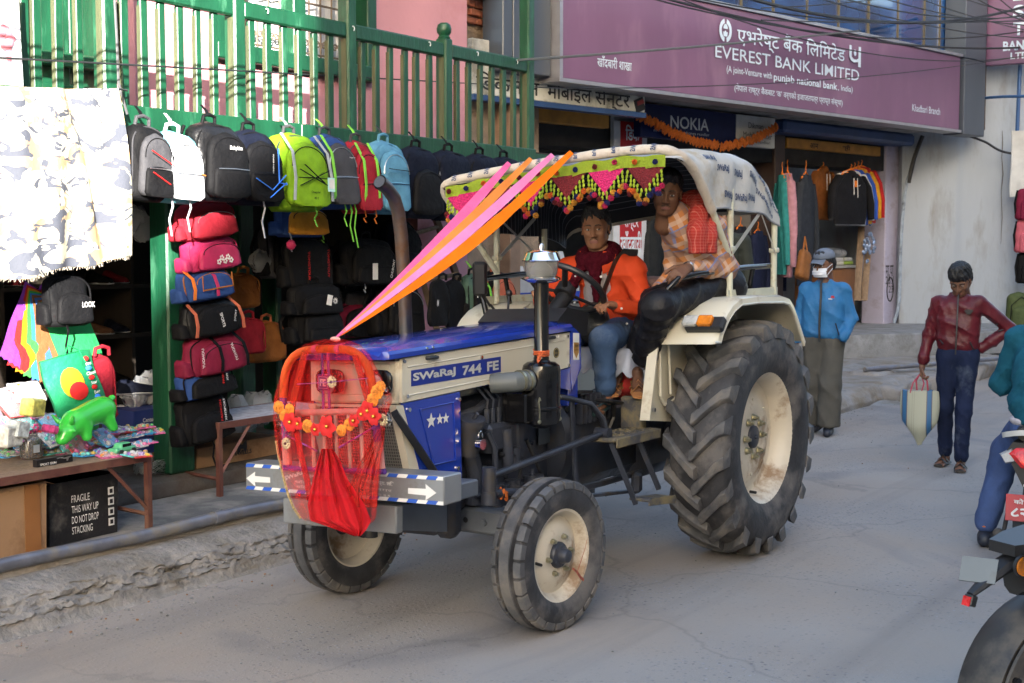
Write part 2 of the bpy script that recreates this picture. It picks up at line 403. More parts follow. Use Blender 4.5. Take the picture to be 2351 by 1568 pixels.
# ------------------------------------------------------------ ground materials
def road_material():
 m=mat('dusty_asphalt', (.29, .265, .245), .82, var=.14, scale=.7)
 N, L, b=nodes_of(m);tc=N.new('ShaderNodeTexCoord')
 base=b.inputs['Base Color'].links[0].from_socket
 def vor(scale, lo, hi, colr, prev):
  mp=N.new('ShaderNodeMapping');mp.inputs['Scale'].default_value=(scale, scale, scale);L.new(tc.outputs['Object'], mp.inputs[0])
  v=N.new('ShaderNodeTexVoronoi');v.inputs['Scale'].default_value=1;L.new(mp.outputs[0], v.inputs['Vector'])
  r=N.new('ShaderNodeValToRGB');r.color_ramp.elements[0].position=lo;r.color_ramp.elements[0].color=(1, 1, 1, 1)
  r.color_ramp.elements[1].position=hi;r.color_ramp.elements[1].color=(0, 0, 0, 1);L.new(v.outputs['Distance'], r.inputs[0])
  sp=N.new('ShaderNodeSeparateColor');L.new(v.outputs['Color'], sp.inputs[0])
  gt=N.new('ShaderNodeMath');gt.operation='GREATER_THAN';gt.inputs[1].default_value=.2;L.new(sp.outputs[0], gt.inputs[0])
  mu=N.new('ShaderNodeMath');mu.operation='MULTIPLY';dz=N.new('ShaderNodeTexNoise');dz.inputs['Scale'].default_value=.8;dz.inputs['Detail'].default_value=6;L.new(tc.outputs['Object'], dz.inputs['Vector']);dm=N.new('ShaderNodeMapRange');dm.inputs[1].default_value=.35;dm.inputs[2].default_value=.62;L.new(dz.outputs[0], dm.inputs[0]);d2=N.new('ShaderNodeMath');d2.operation='MULTIPLY';L.new(gt.outputs[0], d2.inputs[0]);L.new(dm.outputs[0], d2.inputs[1]);L.new(r.outputs[0], mu.inputs[0]);L.new(d2.outputs[0], mu.inputs[1])
  mx=N.new('ShaderNodeMix');mx.data_type='RGBA';L.new(mu.outputs[0], mx.inputs[0]);L.new(prev, mx.inputs[6])
  hs=N.new('ShaderNodeHueSaturation');hs.inputs['Color'].default_value=(*colr, 1)
  mr=N.new('ShaderNodeMapRange');mr.inputs[3].default_value=.55;mr.inputs[4].default_value=1.8;L.new(sp.outputs[1], mr.inputs[0]);L.new(mr.outputs[0], hs.inputs['Value'])
  L.new(hs.outputs[0], mx.inputs[7])
  return mx.outputs[2], mu.outputs[0]
 c, h1=vor(34, .16, .34, (.16, .16, .175), base)
 c, h2=vor(75, .14, .30, (.21, .20, .20), c)
 c, h3=vor(16, .03, .14, (.22, .22, .235), c)
 n2=N.new('ShaderNodeTexNoise');n2.inputs['Scale'].default_value=.9;n2.inputs['Detail'].default_value=7;L.new(tc.outputs['Object'], n2.inputs['Vector'])
 r2=N.new('ShaderNodeValToRGB');r2.color_ramp.elements[0].position=.42;r2.color_ramp.elements[1].position=.72;L.new(n2.outputs[0], r2.inputs[0])
 ms=N.new('ShaderNodeMath');ms.operation='MULTIPLY';ms.inputs[1].default_value=.7;L.new(r2.outputs[0], ms.inputs[0])
 mx=N.new('ShaderNodeMix');mx.data_type='RGBA';L.new(ms.outputs[0], mx.inputs[0]);L.new(c, mx.inputs[6]);mx.inputs[7].default_value=(.33, .265, .21, 1)
 n3=N.new('ShaderNodeTexNoise');n3.inputs['Scale'].default_value=.45;n3.inputs['Detail'].default_value=6;n3.inputs['Distortion'].default_value=1.2;L.new(tc.outputs['Object'], n3.inputs['Vector'])
 r3=N.new('ShaderNodeValToRGB');r3.color_ramp.elements[0].position=.55;r3.color_ramp.elements[1].position=.64;L.new(n3.outputs[0], r3.inputs[0])
 m3=N.new('ShaderNodeMath');m3.operation='MULTIPLY';m3.inputs[1].default_value=.6;L.new(r3.outputs[0], m3.inputs[0])
 mx2=N.new('ShaderNodeMix');mx2.data_type='RGBA';L.new(m3.outputs[0], mx2.inputs[0]);L.new(mx.outputs[2], mx2.inputs[6]);mx2.inputs[7].default_value=(.165, .165, .175, 1)
 dn=N.new('ShaderNodeTexNoise');dn.inputs['Scale'].default_value=1.6;dn.inputs['Detail'].default_value=4;L.new(tc.outputs['Object'], dn.inputs['Vector'])
 mv=N.new('ShaderNodeMix');mv.data_type='RGBA';mv.inputs[0].default_value=.42;L.new(tc.outputs['Object'], mv.inputs[6]);L.new(dn.outputs['Color'], mv.inputs[7])
 cv=N.new('ShaderNodeTexVoronoi');cv.feature='DISTANCE_TO_EDGE';cv.inputs['Scale'].default_value=.75;L.new(mv.outputs[2], cv.inputs['Vector'])
 cr=N.new('ShaderNodeValToRGB');cr.color_ramp.elements[0].position=.0;cr.color_ramp.elements[0].color=(.35, .35, .35, 1);cr.color_ramp.elements[1].position=.009;cr.color_ramp.elements[1].color=(0, 0, 0, 1);L.new(cv.outputs['Distance'], cr.inputs[0])
 sm=N.new('ShaderNodeMapping');sm.inputs['Scale'].default_value=(.12, 2.2, 1);L.new(tc.outputs['Object'], sm.inputs[0]);sn=N.new('ShaderNodeTexNoise');sn.inputs['Scale'].default_value=1.3;sn.inputs['Detail'].default_value=5;L.new(sm.outputs[0], sn.inputs['Vector'])
 sr_=N.new('ShaderNodeValToRGB');sr_.color_ramp.elements[0].position=.52;sr_.color_ramp.elements[0].color=(0, 0, 0, 1);sr_.color_ramp.elements[1].position=.75;sr_.color_ramp.elements[1].color=(.45, .45, .45, 1);L.new(sn.outputs[0], sr_.inputs[0])
 ma=N.new('ShaderNodeMath');ma.operation='MAXIMUM';L.new(cr.outputs[0], ma.inputs[0]);L.new(sr_.outputs[0], ma.inputs[1])
 mx4=N.new('ShaderNodeMix');mx4.data_type='RGBA';L.new(ma.outputs[0], mx4.inputs[0]);L.new(mx2.outputs[2], mx4.inputs[6]);mx4.inputs[7].default_value=(.12, .115, .115, 1)
 L.new(mx4.outputs[2], b.inputs['Base Color'])
 ad=N.new('ShaderNodeMath');L.new(h1, ad.inputs[0]);L.new(h2, ad.inputs[1])
 n4=N.new('ShaderNodeTexNoise');n4.inputs['Scale'].default_value=45;n4.inputs['Detail'].default_value=6;L.new(tc.outputs['Object'], n4.inputs['Vector'])
 a2=N.new('ShaderNodeMath');L.new(ad.outputs[0], a2.inputs[0]);L.new(n4.outputs[0], a2.inputs[1])
 bp=N.new('ShaderNodeBump');bp.inputs['Strength'].default_value=.5;bp.inputs['Distance'].default_value=.006;L.new(a2.outputs[0], bp.inputs['Height']);L.new(bp.outputs[0], b.inputs['Normal'])
 return m
M_ROAD=road_material()
M_CONC=mat('worn_concrete', (.27, .255, .24), .85, var=.18, scale=7, bump=.6, bscale=38, dirt=(.20, .165, .125), dirt_amt=.45, dirt_scale=3.5)
M_CONC2=mat('grey_concrete', (.25, .25, .25), .8, var=.15, scale=4, bump=.35, bscale=50, dirt=(.17, .16, .14), dirt_amt=.4, dirt_scale=2.2)
M_PAVE=mat('damp_stained_cement', (.29, .275, .255), .75, var=.10, scale=5, bump=.25, bscale=60, dirt=(.10, .105, .11), dirt_amt=.52, dirt_scale=1.9)
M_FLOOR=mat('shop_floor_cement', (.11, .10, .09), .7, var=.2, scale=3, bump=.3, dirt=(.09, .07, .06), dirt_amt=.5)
M_STEEL=mat('grey_steel_pipe', (.17, .18, .22), .33, .35, var=.25, scale=9, dirt=(.24, .22, .19), dirt_amt=.42, dirt_scale=7)
mb=MB();mb.add([(-120, -90, -.004), (160, -90, -.004), (160, 120, -.004), (-120, 120, -.004)], [(0, 1, 2, 3)])
setting(mb, 'ground', mat('bare_earth', (.19, .165, .14), .9, var=.2, scale=1.5, bump=.4))
mb=MB()
def road_pt(a, b):
 x=-14+56*a;y=-5.2+(5.26+5.2)*b
 return(x, y, .004*fb(x, y, 0, .8)+.0)
mb.grid(112, 40, road_pt);setting(mb, 'road', M_ROAD)
# loose stones, leaves, litter bits on the road: nobody could count them
mb=MB();r=random.Random(3)
for i in range(900):
 x=r.uniform(1.2, 15);y=r.uniform(-3, 5.2)if r.random()<.45 else 5.2-abs(r.gauss(0, .22))
 s=r.uniform(.002, .006)*(1.4 if y>4.9 else 1)
 mb.ball((x, y, s*.4+.004), (s*r.uniform(.8, 1.6), s, s*.7), 5, 3, m=0 if r.random()<.8 else 1, rot=(0, 0, r.uniform(0, 3)))
o=setting(mb, 'road_grit', [M_CONC2, mat('dry_leaf_bits', (.28, .14, .07), .8)]);o['kind']='stuff'
# broken kerb and pavement in front of the bag shop
def kerb_pt(a, b):
 x=1.5+9.2*a
 prof=[(5.16, -.02), (5.22, .012), (5.245, .055), (5.265, .085), (5.30, .10), (5.325, .135), (5.36, .155), (5.43, .175), (5.50, .188), (5.56, .195), (5.66, .2)]
 t=b*(len(prof)-1);i=min(int(t), len(prof)-2);f=t-i
 y=prof[i][0]*(1-f)+prof[i+1][0]*f;z=prof[i][1]*(1-f)+prof[i+1][1]*f
 k=math.sin(math.pi*min(1, max(0, (b-.08)/.62)))if b>.08 else 0
 chip=.036*fb(x, 3, 0, 1.1)+.022*fb(x, y*2, z*6, 6)+.016*fb(x, y*2, z*3, 24)
 y+=k*chip*1.2;z+=k*(.012*fb(x, y+7, 0, 2.2)+.012*fb(x, y, 0, 15)+.008*fb(x, y, 2, 40)-.016*abs(fb(x, y*3, 5, 7)))
 return(x, y-.02*(x-5)*.25, z)
mb=MB();mb.grid(420, 44, kerb_pt)
setting(mb, 'kerb', mat('crumbling_concrete', (.235, .222, .208), .9, var=.3, scale=9, bump=.8, bscale=34, dirt=(.15, .135, .115), dirt_amt=.34, dirt_scale=4.5), smooth=60)
mb=MB();mb.grid(90, 10, lambda a, b:(1.5+9.2*a, 5.55+.80*b, .235+.02*b+.003*fb(a*9.2, b, 0, 2)))
setting(mb, 'pavement', M_PAVE)
mb=MB();mb.box((6.1, 5.555, .19), (9.2, .02, .085));setting(mb, 'pavement_edge', M_CONC)
# raised shop floor with a worn step edge
mb=MB();mb.grid(100, 6, lambda a, b:(1.5+8.6*a, [6.27, 6.25, 6.245, 6.25, 6.30, 6.34, 6.36][int(round(b*6))]+.006*fb(a*8.6, b, 0, 6), [.24, .26, .30, .345, .362, .365, .365][int(round(b*6))]+.004*fb(a*8.6, b, 3, 7)))
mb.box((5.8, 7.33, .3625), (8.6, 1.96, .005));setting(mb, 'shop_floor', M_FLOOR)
# the pipe lying along the kerb
pa=Vector((2.2, 5.575, .255));pts=[pa+Vector((8.2*k/40, -.02*k/40*6.2+.004*math.sin(k*1.3), .006*math.sin(k*.9)))for k in range(41)]
mb=MB();mb.tube(pts, .034, 14)
for k in(8, 15, 26):mb.tube([pts[k], pts[k]+Vector((.06, -.001, 0))], .0385, 14)
solo(mb, 'pipe', M_STEEL, 'long grey metal pipe lying on the broken kerb before the bag shop', 'pipe')
# right-hand pavement: broken front edge, sloping slab, two steps
def slab(name, line, z, zb, mtl, back=6.0):
 a, b_=Vector(line[0]), Vector(line[1]);d=(b_-a).normalized();n=Vector((-d.y, d.x, 0))
 if n.y<0:n=-n
 a0=a-d*3.2;b0=b_+d*6;L=(b0-a0).length
 mb=MB()
 def fn(u, v):
  p=a0+d*(L*u);prof=[(0, zb), (-.012, zb+(z-zb)*.5), (0, z-.02), (.02, z), (.4, z), (back, z)]
  q=prof[int(round(v*5))];e=.01*fb(p.x, p.y, v, 4)if v<.7 else 0
  return(p.x+n.x*q[0]+e, p.y+n.y*q[0]+e, q[1])
 mb.grid(60, 5, fn);return setting(mb, name, mtl)
M_STEP=mat('grey_step_cement', (.235, .24, .245), .75, var=.12, scale=4, bump=.3, bscale=40, dirt=(.16, .16, .155), dirt_amt=.4)
def side_pt(a, b):
 x=10.6+13*a
 prof=[(5.02, -.02), (5.0, .05), (5.03, .12), (5.08, .17), (5.14, .195), (5.5, .2), (7.2, .215), (8.8, .22)]
 t=b*7;i=min(int(t), 6);f=t-i;y=prof[i][0]*(1-f)+prof[i+1][0]*f;z=prof[i][1]*(1-f)+prof[i+1][1]*f
 k=max(0, 1-abs(b-.4)/.42)
 return(x, y+k*(.13*fb(x, 1, 0, .9)+.05*fb(x, y, z, 4)), z+k*(.03*fb(x, y, 0, 2.6)))
mb=MB();mb.grid(260, 35, side_pt);setting(mb, 'far_pavement', M_CONC, smooth=60)
slab('lower_step', (atZ(1956, 786, .37), atZ(2128, 779, .37)), .37, .0, M_STEP)
slab('upper_step', (atZ(1956, 769, .53), atZ(2128, 764, .53)), .53, .2, M_STEP)
mb=MB()
a, b_, c_, d_=atZ(1930, 925, .02), atZ(2085, 938, .012), atZ(1985, 830, .24), atZ(1905, 845, .24)
def ramp(u, v):
 p=(a*(1-u)+b_*u)*(1-v)+(d_*(1-u)+c_*u)*v
 return(p.x, p.y, p.z+.012*fb(p.x, p.y, 0, 3)-.05*u*(1-v))
mb.grid(24, 24, ramp, thick=.1);setting(mb, 'ramp', M_CONC2, smooth=60)
r=random.Random(12)
for(px, py, sx, sy, sz)in[(2000, 890, .55, .35, .17), (2080, 868, .4, .5, .12), (2150, 890, .6, .4, .13), (2045, 915, .35, .25, .1), (2230, 862, .9, .4, .15), (2110, 905, .22, .2, .1), (2300, 850, .7, .4, .14)]:
 c=atZ(px, py, .02);mb=MB()
 mb.ball((0, 0, 0), (sx*.6, sy*.6, sz*1.5), 18, 11, e=.38)
 mb.v=[(c.x+p[0]*(1+.18*fb(*p, 4)), c.y+p[1]*(1+.18*fb(p[1], p[0], p[2], 4)), max(-.01, c.z+.05+p[2]*.7+.03*fb(p[0], p[1], c.x, 5)))for p in mb.v]
 solo(mb, 'rubble_block', M_CONC, {2000:'long low concrete lump beside the sloping slab', 2080:'squarish concrete lump behind the striped bag', 2150:'broken concrete lump just left of the walker in maroon', 2045:'small concrete lump at the foot of the sloping slab', 2230:'wide flat concrete lump behind the walker in maroon', 2110:'smallest concrete chunk lying at the far kerb', 2300:'low concrete lump at the far kerb by the right edge'}[px], 'rubble', 'broken concrete lumps along the far kerb', smooth=50)
mb=MB();q=[atZ(1985, 852, .25), atZ(2110, 842, .25), atZ(2351, 822, .25), atZ(2600, 800, .25)]
mb.tube([p+Vector((0, 0, .02))for p in q], .028, 10)
solo(mb, 'pipe', M_STEEL, 'thin grey pipe along the edge of the far pavement behind the walker in maroon', 'pipe')
# ------------------------------------------------------------ the houses across the street, behind the camera: they shade the road
M_OPP=mat('cream_render', (.42, .36, .28), .85, var=.1, scale=2, bump=.2)
M_OPPW=mat('dark_window', (.03, .035, .04), .15)
M_OPPR=mat('brick_red_render', (.33, .20, .15), .85, var=.12, scale=2)
def row_house(label, x0, x1, prof, mt, rows, depth=9, face=-8.0):
 root=thing('row_house', label, 'house', ((x0+x1)/2, face-depth/2, 0))
 mb=MB();mb.prism(prof, (0, face, 0), (1, 0, 0), (0, 0, 1), depth);mb.obj('wall', mt, root, world=True)
 n=0
 for z in rows:
  k=int((x1-x0)/3.0)
  for i in range(k):
   x=x0+(i+.5)*(x1-x0)/k
   f=MB();f.box((x, face+.02, z), (1.3, .08, 1.4));fo=f.obj('window', M_OPP if mt is M_OPPR else M_OPPR, root, world=True)
   g=MB();g.box((x, face+.065, z), (1.1, .02, 1.2));g.obj('pane', M_OPPW, fo, world=True)
 return root
row_house('tall cream house across the street behind the camera', -8.05, 17, [(-8.05, 0), (17, 0), (17, 12.5), (-8.05, 12.5)], M_OPP, (1.6, 4.8, 8, 10.8))
row_house('low red house with a sloping lean-to roof across the street behind the camera', -34, -8.1, [(-34, 0), (-8.1, 0), (-8.1, 8.0), (-8.45, 7.75), (-9.55, 7.0), (-9.85, 6.55), (-10.4, 6.32), (-34, 6.3)], M_OPPR, (1.6, 4.6))
row_house('long cream house further along the street opposite', 17.1, 46, [(17.1, 0), (46, 0), (46, 9), (17.1, 9)], M_OPPR, (1.6, 4.8, 7.4))
# ------------------------------------------------------------ pink house with the green balcony
M_PINK=mat('pink_wall_paint', (.55, .26, .30), .75, var=.07, scale=1.6, bump=.12, bscale=30, dirt=(.47, .20, .22), dirt_amt=.3, dirt_scale=1.2)
M_GREEN=mat('chipped_green_paint', (.005, .056, .025), .4, var=.22, scale=14, bump=.18, bscale=55, stretch=(1, 1, .25), dirt=(.03, .13, .07), dirt_amt=.16, dirt_scale=9)
M_RAW=mat('bare_timber_edge', (.075, .085, .042), .8, var=.2, scale=12, bump=.3, stretch=(3, 3, .4))
M_TIMB=mat('weathered_timber', (.22, .15, .095), .85, var=.25, scale=12, bump=.3, stretch=(3, 3, .4))
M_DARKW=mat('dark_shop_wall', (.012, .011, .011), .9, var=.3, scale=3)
M_IRON=mat('painted_iron_scroll', (.16, .12, .09), .55, .3, var=.2)
M_CURT=mat('white_net_curtain', (.55, .56, .6), .85, var=.12, scale=12, bump=.4, bscale=10, stretch=(8, 1, 1))
YR=6.30;YW=7.25
XE=atY(1072, 100, YW).x
house=thing('balcony_house', 'pink two storey shop house with a green timber balcony', 'house', ((1.5+XE)/2, 7.6, 0))
def wp(mb, name, m, parent=house, **k):return mb.obj(name, m, parent, world=True, **k)
mb=MB();wx=[atY(486, 100, YW).x, atY(846, 100, YW).x];wz=atY(846, 190, YW).z
xl=atY(262, 100, YW).x
mb.box(((wx[1]+XE)/2, YW+.1, 4.1), (XE-wx[1], .2, 3.0));mb.box(((xl+wx[0])/2, YW+.1, 4.1), (wx[0]-xl, .2, 3.0))
mb.box(((wx[0]+wx[1])/2, YW+.101, (2.6+wz)/2), (wx[1]-wx[0], .2, wz-2.6))
mb.box(((wx[0]+wx[1])/2, YW+.101, 5.3), (wx[1]-wx[0], .2, .6))
wp(mb, 'wall', M_PINK)
mb=MB();mb.box((XE-.1, 8.1, 2.8), (.198, 1.5, 5.6));wp(mb, 'end_wall', M_PINK)
# ground floor: pink end of the front wall, dark shop behind
xs=atY(927, 640, YW).x
mb=MB();mb.box(((xs+XE)/2+.1, YW+.06, 1.45), (XE-xs-.2, .12, 2.2));wp(mb, 'wall', M_PINK)
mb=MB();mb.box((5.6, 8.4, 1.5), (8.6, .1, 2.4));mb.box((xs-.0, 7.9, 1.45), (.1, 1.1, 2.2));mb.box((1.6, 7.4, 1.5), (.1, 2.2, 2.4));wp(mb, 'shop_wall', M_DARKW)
mb=MB();mb.box(((1.5+XE)/2, 7.33, 2.52), (XE-1.5-.1, 2.05, .1));wp(mb, 'balcony_floor', mat('dark_ceiling_boards', (.03, .022, .018), .85, var=.3, scale=8, stretch=(1, 8, 1)))
mb=MB();mb.box(((1.5+XE)/2, 7.4, 5.6), (XE-1.5, 2.6, .2));wp(mb, 'eaves', M_GREEN)
# window
fr=MB()
for px in(494, 672, 838):fr.box((atY(px, 100, YW).x, YW-.01, (wz+5)/2), (.12 if px!=672 else .14, .14, 5-wz), bev=.008)
fr.box(((wx[0]+wx[1])/2, YW-.012, wz+.06), (wx[1]-wx[0]+.06, .16, .12), bev=.01)
win=wp(fr, 'window', M_GREEN)
mb=MB();mb.grid(60, 6, lambda a, b:(wx[0]+.08+(wx[1]-wx[0]-.16)*a, YW+.12+.018*math.sin(a*95)+.01*math.sin(a*41), wz+.1+(5-wz)*b));wp(mb, 'curtain', M_CURT, win)
def scroll(mb, c, s, sx, sz, turns=1.35, r=.007):
 pts=[]
 for k in range(20):
  t=k/19;a=t*turns*2*math.pi;q=s*(1-.82*t)
  pts.append((c[0]+sx*(q*math.cos(a)-s), c[1], c[2]+sz*q*math.sin(a)))
 mb.tube(pts, r, 5)
for bay in((494, 672), (672, 838)):
 mb=MB();x0=atY(bay[0], 100, YW).x+.1;x1=atY(bay[1], 100, YW).x-.1;y=YW+.04
 n=5
 for i in range(n+1):
  x=x0+(x1-x0)*i/n;mb.tube([(x, y, wz+.1), (x, y, 5)], .008, 6)
 for z in(wz+.16, wz+.55, wz+1.0):mb.tube([(x0, y, z), (x1, y, z)], .009, 6)
 for i in range(n):
  xc=x0+(x1-x0)*(i+.5)/n;s=(x1-x0)/n*.24
  for z, sz in((wz+.24, 1), (wz+.44, -1), (wz+.68, 1), (wz+.88, -1)):
   for sx in(1, -1):scroll(mb, (xc+sx*s*.1, y, z), s, sx, sz)
 wp(mb, 'grille', M_IRON, win)
# green boarded door at the left end of the balcony: every board
x0=3.4;n=9;wdt=(xl-.05-x0)/n
for i in range(n):
 mb=MB();mb.box((x0+(i+.5)*wdt, YW+.02+.012*(i%3), 3.75), (wdt-.012, .04, 2.4), bev=.006);wp(mb, 'door_board', M_GREEN)
for z in(2.75, 2.95):mb=MB();mb.box(((x0+xl)/2, YW-.045, z), (xl-x0, .05, .09), bev=.008);wp(mb, 'door_rail', M_GREEN)
mb=MB();mb.box((xl, YW-.09, 3.8), (.11, .12, 2.5), bev=.01);wp(mb, 'wall_corner', M_PINK)
# balcony: fascia boards, rails, posts, balusters
xr=atY(1229, 360, 6.2).x
for xa, xb in((2.2, 4.6), (4.603, 6.75), (6.753, xr)):
 mb=MB();mb.box(((xa+xb)/2, 6.215, 2.43), (xb-xa, .05, .30), bev=.006);wp(mb, 'fascia_board', M_GREEN)
mb=MB();mb.box((6, 6.29, 2.5), (8.2, .1, .1));wp(mb, 'beam', M_GREEN)
ZB=2.575
posts=[atY(p, 200, YR).x for p in(541, 798, 1020)]
pr=atY(1209.5, 200, YR).x;pl=atY(242, 150, YR).x
rails=[pl-2.0, pl, posts[0], posts[1], posts[2], pr]
def rail_z(x):return 3.27
for i in range(5):
 a, b_=rails[i]+.045, rails[i+1]-.045
 mb=MB();mb.box(((a+b_)/2, YR-.01, 3.27), (b_-a, .06, .105), bev=.012);wp(mb, 'rail', M_GREEN)
for i, x in enumerate(posts+[pr, pl]):
 mb=MB();top=5.5
 if i==2:top=3.36
 mb.box((x, YR, (ZB+top)/2), (.10, .10, top-ZB), bev=.012)
 if i==2:
  mb.lathe([(.045, 0), (.05, .015), (.038, .03), (.055, .05), (.058, .08), (.05, .11), (.03, .125), (0, .128)], (x, YR, 3.355), n=14)
 o=wp(mb, 'post', M_GREEN)
 e=MB();e.box((x-.0515, YR-.012, (ZB+min(top, 3.22))/2), (.004, .045, min(top, 3.2)-ZB));wp(e, 'worn_edge', M_RAW, o)
bal_px=[58, 86, 136, 183, 286, 331, 372, 414, 455, 493.5, 578, 616, 653, 687, 723, 758, 832.5, 865, 896.5, 930, 956.5, 987, 1050, 1076.5, 1103.5, 1130, 1156, 1180]
r=random.Random(5)
for i, px in enumerate(bal_px):
 x=atY(px, 180, YR).x;mb=MB();wd=r.uniform(.05, .062)
 mb.box((x, YR+.005, (ZB+3.22)/2), (wd, .032, 3.22-ZB), rot=(0, r.uniform(-.006, .006), 0), bev=.007);o=wp(mb, 'baluster', M_GREEN)
 e=MB();e.box((x-wd/2-.0008, YR+.006, (ZB+3.2)/2), (.003, .028, 3.16-ZB));wp(e, 'worn_edge', M_RAW, o)
# small hooks along the rail
mb=MB()
for px in(612, 810, 985, 1095, 1186):
 p=atY(px, 45 if px<700 else 75, 6.25);x=p.x
 mb.tube([(x+.012*math.cos(t*.6), 6.245, 3.285+.016*math.sin(t*.6))for t in range(-2, 5)], .004, 5)
wp(mb, 'hooks', mat('white_plastic', (.7, .7, .68), .4), kind='stuff')
# pillars of the ground floor
def pillar(px0, px1, pyb, y, z0=.365, y2=.16):
 a=atY(px0, pyb, y).x;b_=atY(px1, pyb, y).x
 mb=MB();mb.box(((a+b_)/2, y+y2/2, (z0+2.28)/2), (b_-a, y2, 2.28-z0), bev=.012)
 wp(mb, 'pillar', M_GREEN)
pillar(392, 450, 1070, 6.33);pillar(557, 590, 950, 7.0);pillar(636, 650, 800, 7.2);pillar(1043, 1058, 800, 7.9)
# things behind: shelving inside the dark shop
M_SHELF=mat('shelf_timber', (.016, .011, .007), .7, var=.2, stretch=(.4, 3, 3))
shelf=thing('shelving', 'dark timber shoe shelving inside the bag shop', 'shelves', (4.9, 8.1, .37))
for z in(.75, 1.12, 1.48, 1.85):
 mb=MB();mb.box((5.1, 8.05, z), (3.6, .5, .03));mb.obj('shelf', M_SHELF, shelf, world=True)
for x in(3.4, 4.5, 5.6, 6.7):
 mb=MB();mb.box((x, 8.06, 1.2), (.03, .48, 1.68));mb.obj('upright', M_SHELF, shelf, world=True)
# ------------------------------------------------------------ bank building (its own axes: u along the front, n into the building)
BA=R(-10.6);BO=Vector((15, 7, 0));BE=Vector((math.cos(BA), math.sin(BA), 0));BN=Vector((-math.sin(BA), math.cos(BA), 0))
def atB(px, py, n=0.0):
 p=on_plane(px, py, BO+BN*n, BN)-BO
 return Vector((p.dot(BE), n, p.z))
M_PURP=mat('violet_sign_vinyl', (.165, .080, .148), .36, var=.10, scale=.7, bump=.12, bscale=2.2, dirt=(.235, .13, .20), dirt_amt=.28, dirt_scale=.9, stretch=(1.6, 1, .5))
M_LET=mat('white_sign_letter', (.62, .72, .80), .5, var=.04)
M_ALU=mat('blue_grey_cladding', (.085, .10, .125), .4, .3, var=.08, scale=1.2)
M_WPLAS=mat('white_limewash', (.36, .395, .44), .85, var=.07, scale=1.6, bump=.25, bscale=18, dirt=(.26, .26, .25), dirt_amt=.36, dirt_scale=1.7, stretch=(1, 1, .3))
M_LILAC=mat('lilac_paint', (.42, .40, .52), .75, var=.08, scale=3, bump=.15, dirt=(.33, .30, .36), dirt_amt=.3)
M_GLASSB=mat('blue_reflective_glass', (.02, .07, .20), .04, .0, var=.6, scale=.9, spec=1.0, coat=.6)
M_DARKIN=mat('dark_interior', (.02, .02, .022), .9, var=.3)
bank=thing('bank_building', 'bank building with blue glass above and open shops below', 'building', BO, (0, 0, BA))
sl=atB(1290, 178);sr=atB(2203, 299);zt=atB(2204, 130).z;zb=(sl.z+sr.z)/2
uL, uR=sl.x, sr.x
# bank sign
sign=thing('sign_board', 'long violet bank sign with white lettering above the open shops', 'sign', BO+BE*((uL+uR)/2)+Vector((0, 0, zb)), (0, 0, BA))
def bp(u, n, z):return BO+BE*u+BN*n+Vector((0, 0, z))
XB=Matrix.Translation(BO)@Matrix.Rotation(BA, 4, 'Z')
mb=MB(XB);mb.box(((uL+uR)/2, .14, (zb+zt)/2), (uR-uL, .26, zt-zb), bev=.01);mb.obj('panel', M_PURP, sign, world=True)
mb=MB(XB)
for z in(zb-.02, zt+.02):mb.box(((uL+uR)/2, .13, z), (uR-uL+.05, .30, .04))
mb.box((uL-.03, .13, (zb+zt)/2), (.05, .30, zt-zb+.08))
mb.obj('frame', mat('brushed_edge_metal', (.35, .35, .38), .4, .6), sign, world=True)
def on_sign(mb, s, px0, py0, px1, py1, hpx, n=0.0, **k):
 """lettering whose ends and height were read off the photo, laid on the sign plane"""
 a, b_=atB(px0, py0, n), atB(px1, py1, n);c=(a+b_)/2;mid=((px0+px1)/2, (py0+py1)/2)
 h=abs(atB(mid[0], mid[1]-hpx/2, n).z-atB(mid[0], mid[1]+hpx/2, n).z)
 text(mb, s, b_.x-a.x, h, bp(c.x, n, c.z), BE, (0, 0, 1), **k)
for s, a, b_, h, kw in[('एभरेष्ट बैंक िलिमटेड', (1692, 82), (1940, 128), 50, dict(bold=.006)), ('EVEREST BANK LIMITED', (1642, 119), (1972, 172), 27, dict(bold=.004)), ('(A joint-Venture with', (1668, 158), (1772, 178), 20, dict(bold=.005)), ('punjab national bank', (1776, 179), (1922, 201), 22, dict(bold=.016)), (', India)', (1924, 202), (1957, 208), 18, {}), ('(नेपाल राष्ट्र बैंकबाट ‘क’ वर्गको इजाजतपत्र प्राप्त संस्था)', (1686, 205), (1934, 234), 22, dict(bold=.004)), ('खाँदबारी शाखा', (1371, 139), (1450, 152), 28, dict(bold=.006)), ('Khadbari Branch', (2094, 247), (2158, 256), 16, {})]:
 mb=MB();on_sign(mb, s, a[0], a[1], b_[0], b_[1], h, **kw);mb.obj('lettering', M_LET, sign, world=True, smooth=0)
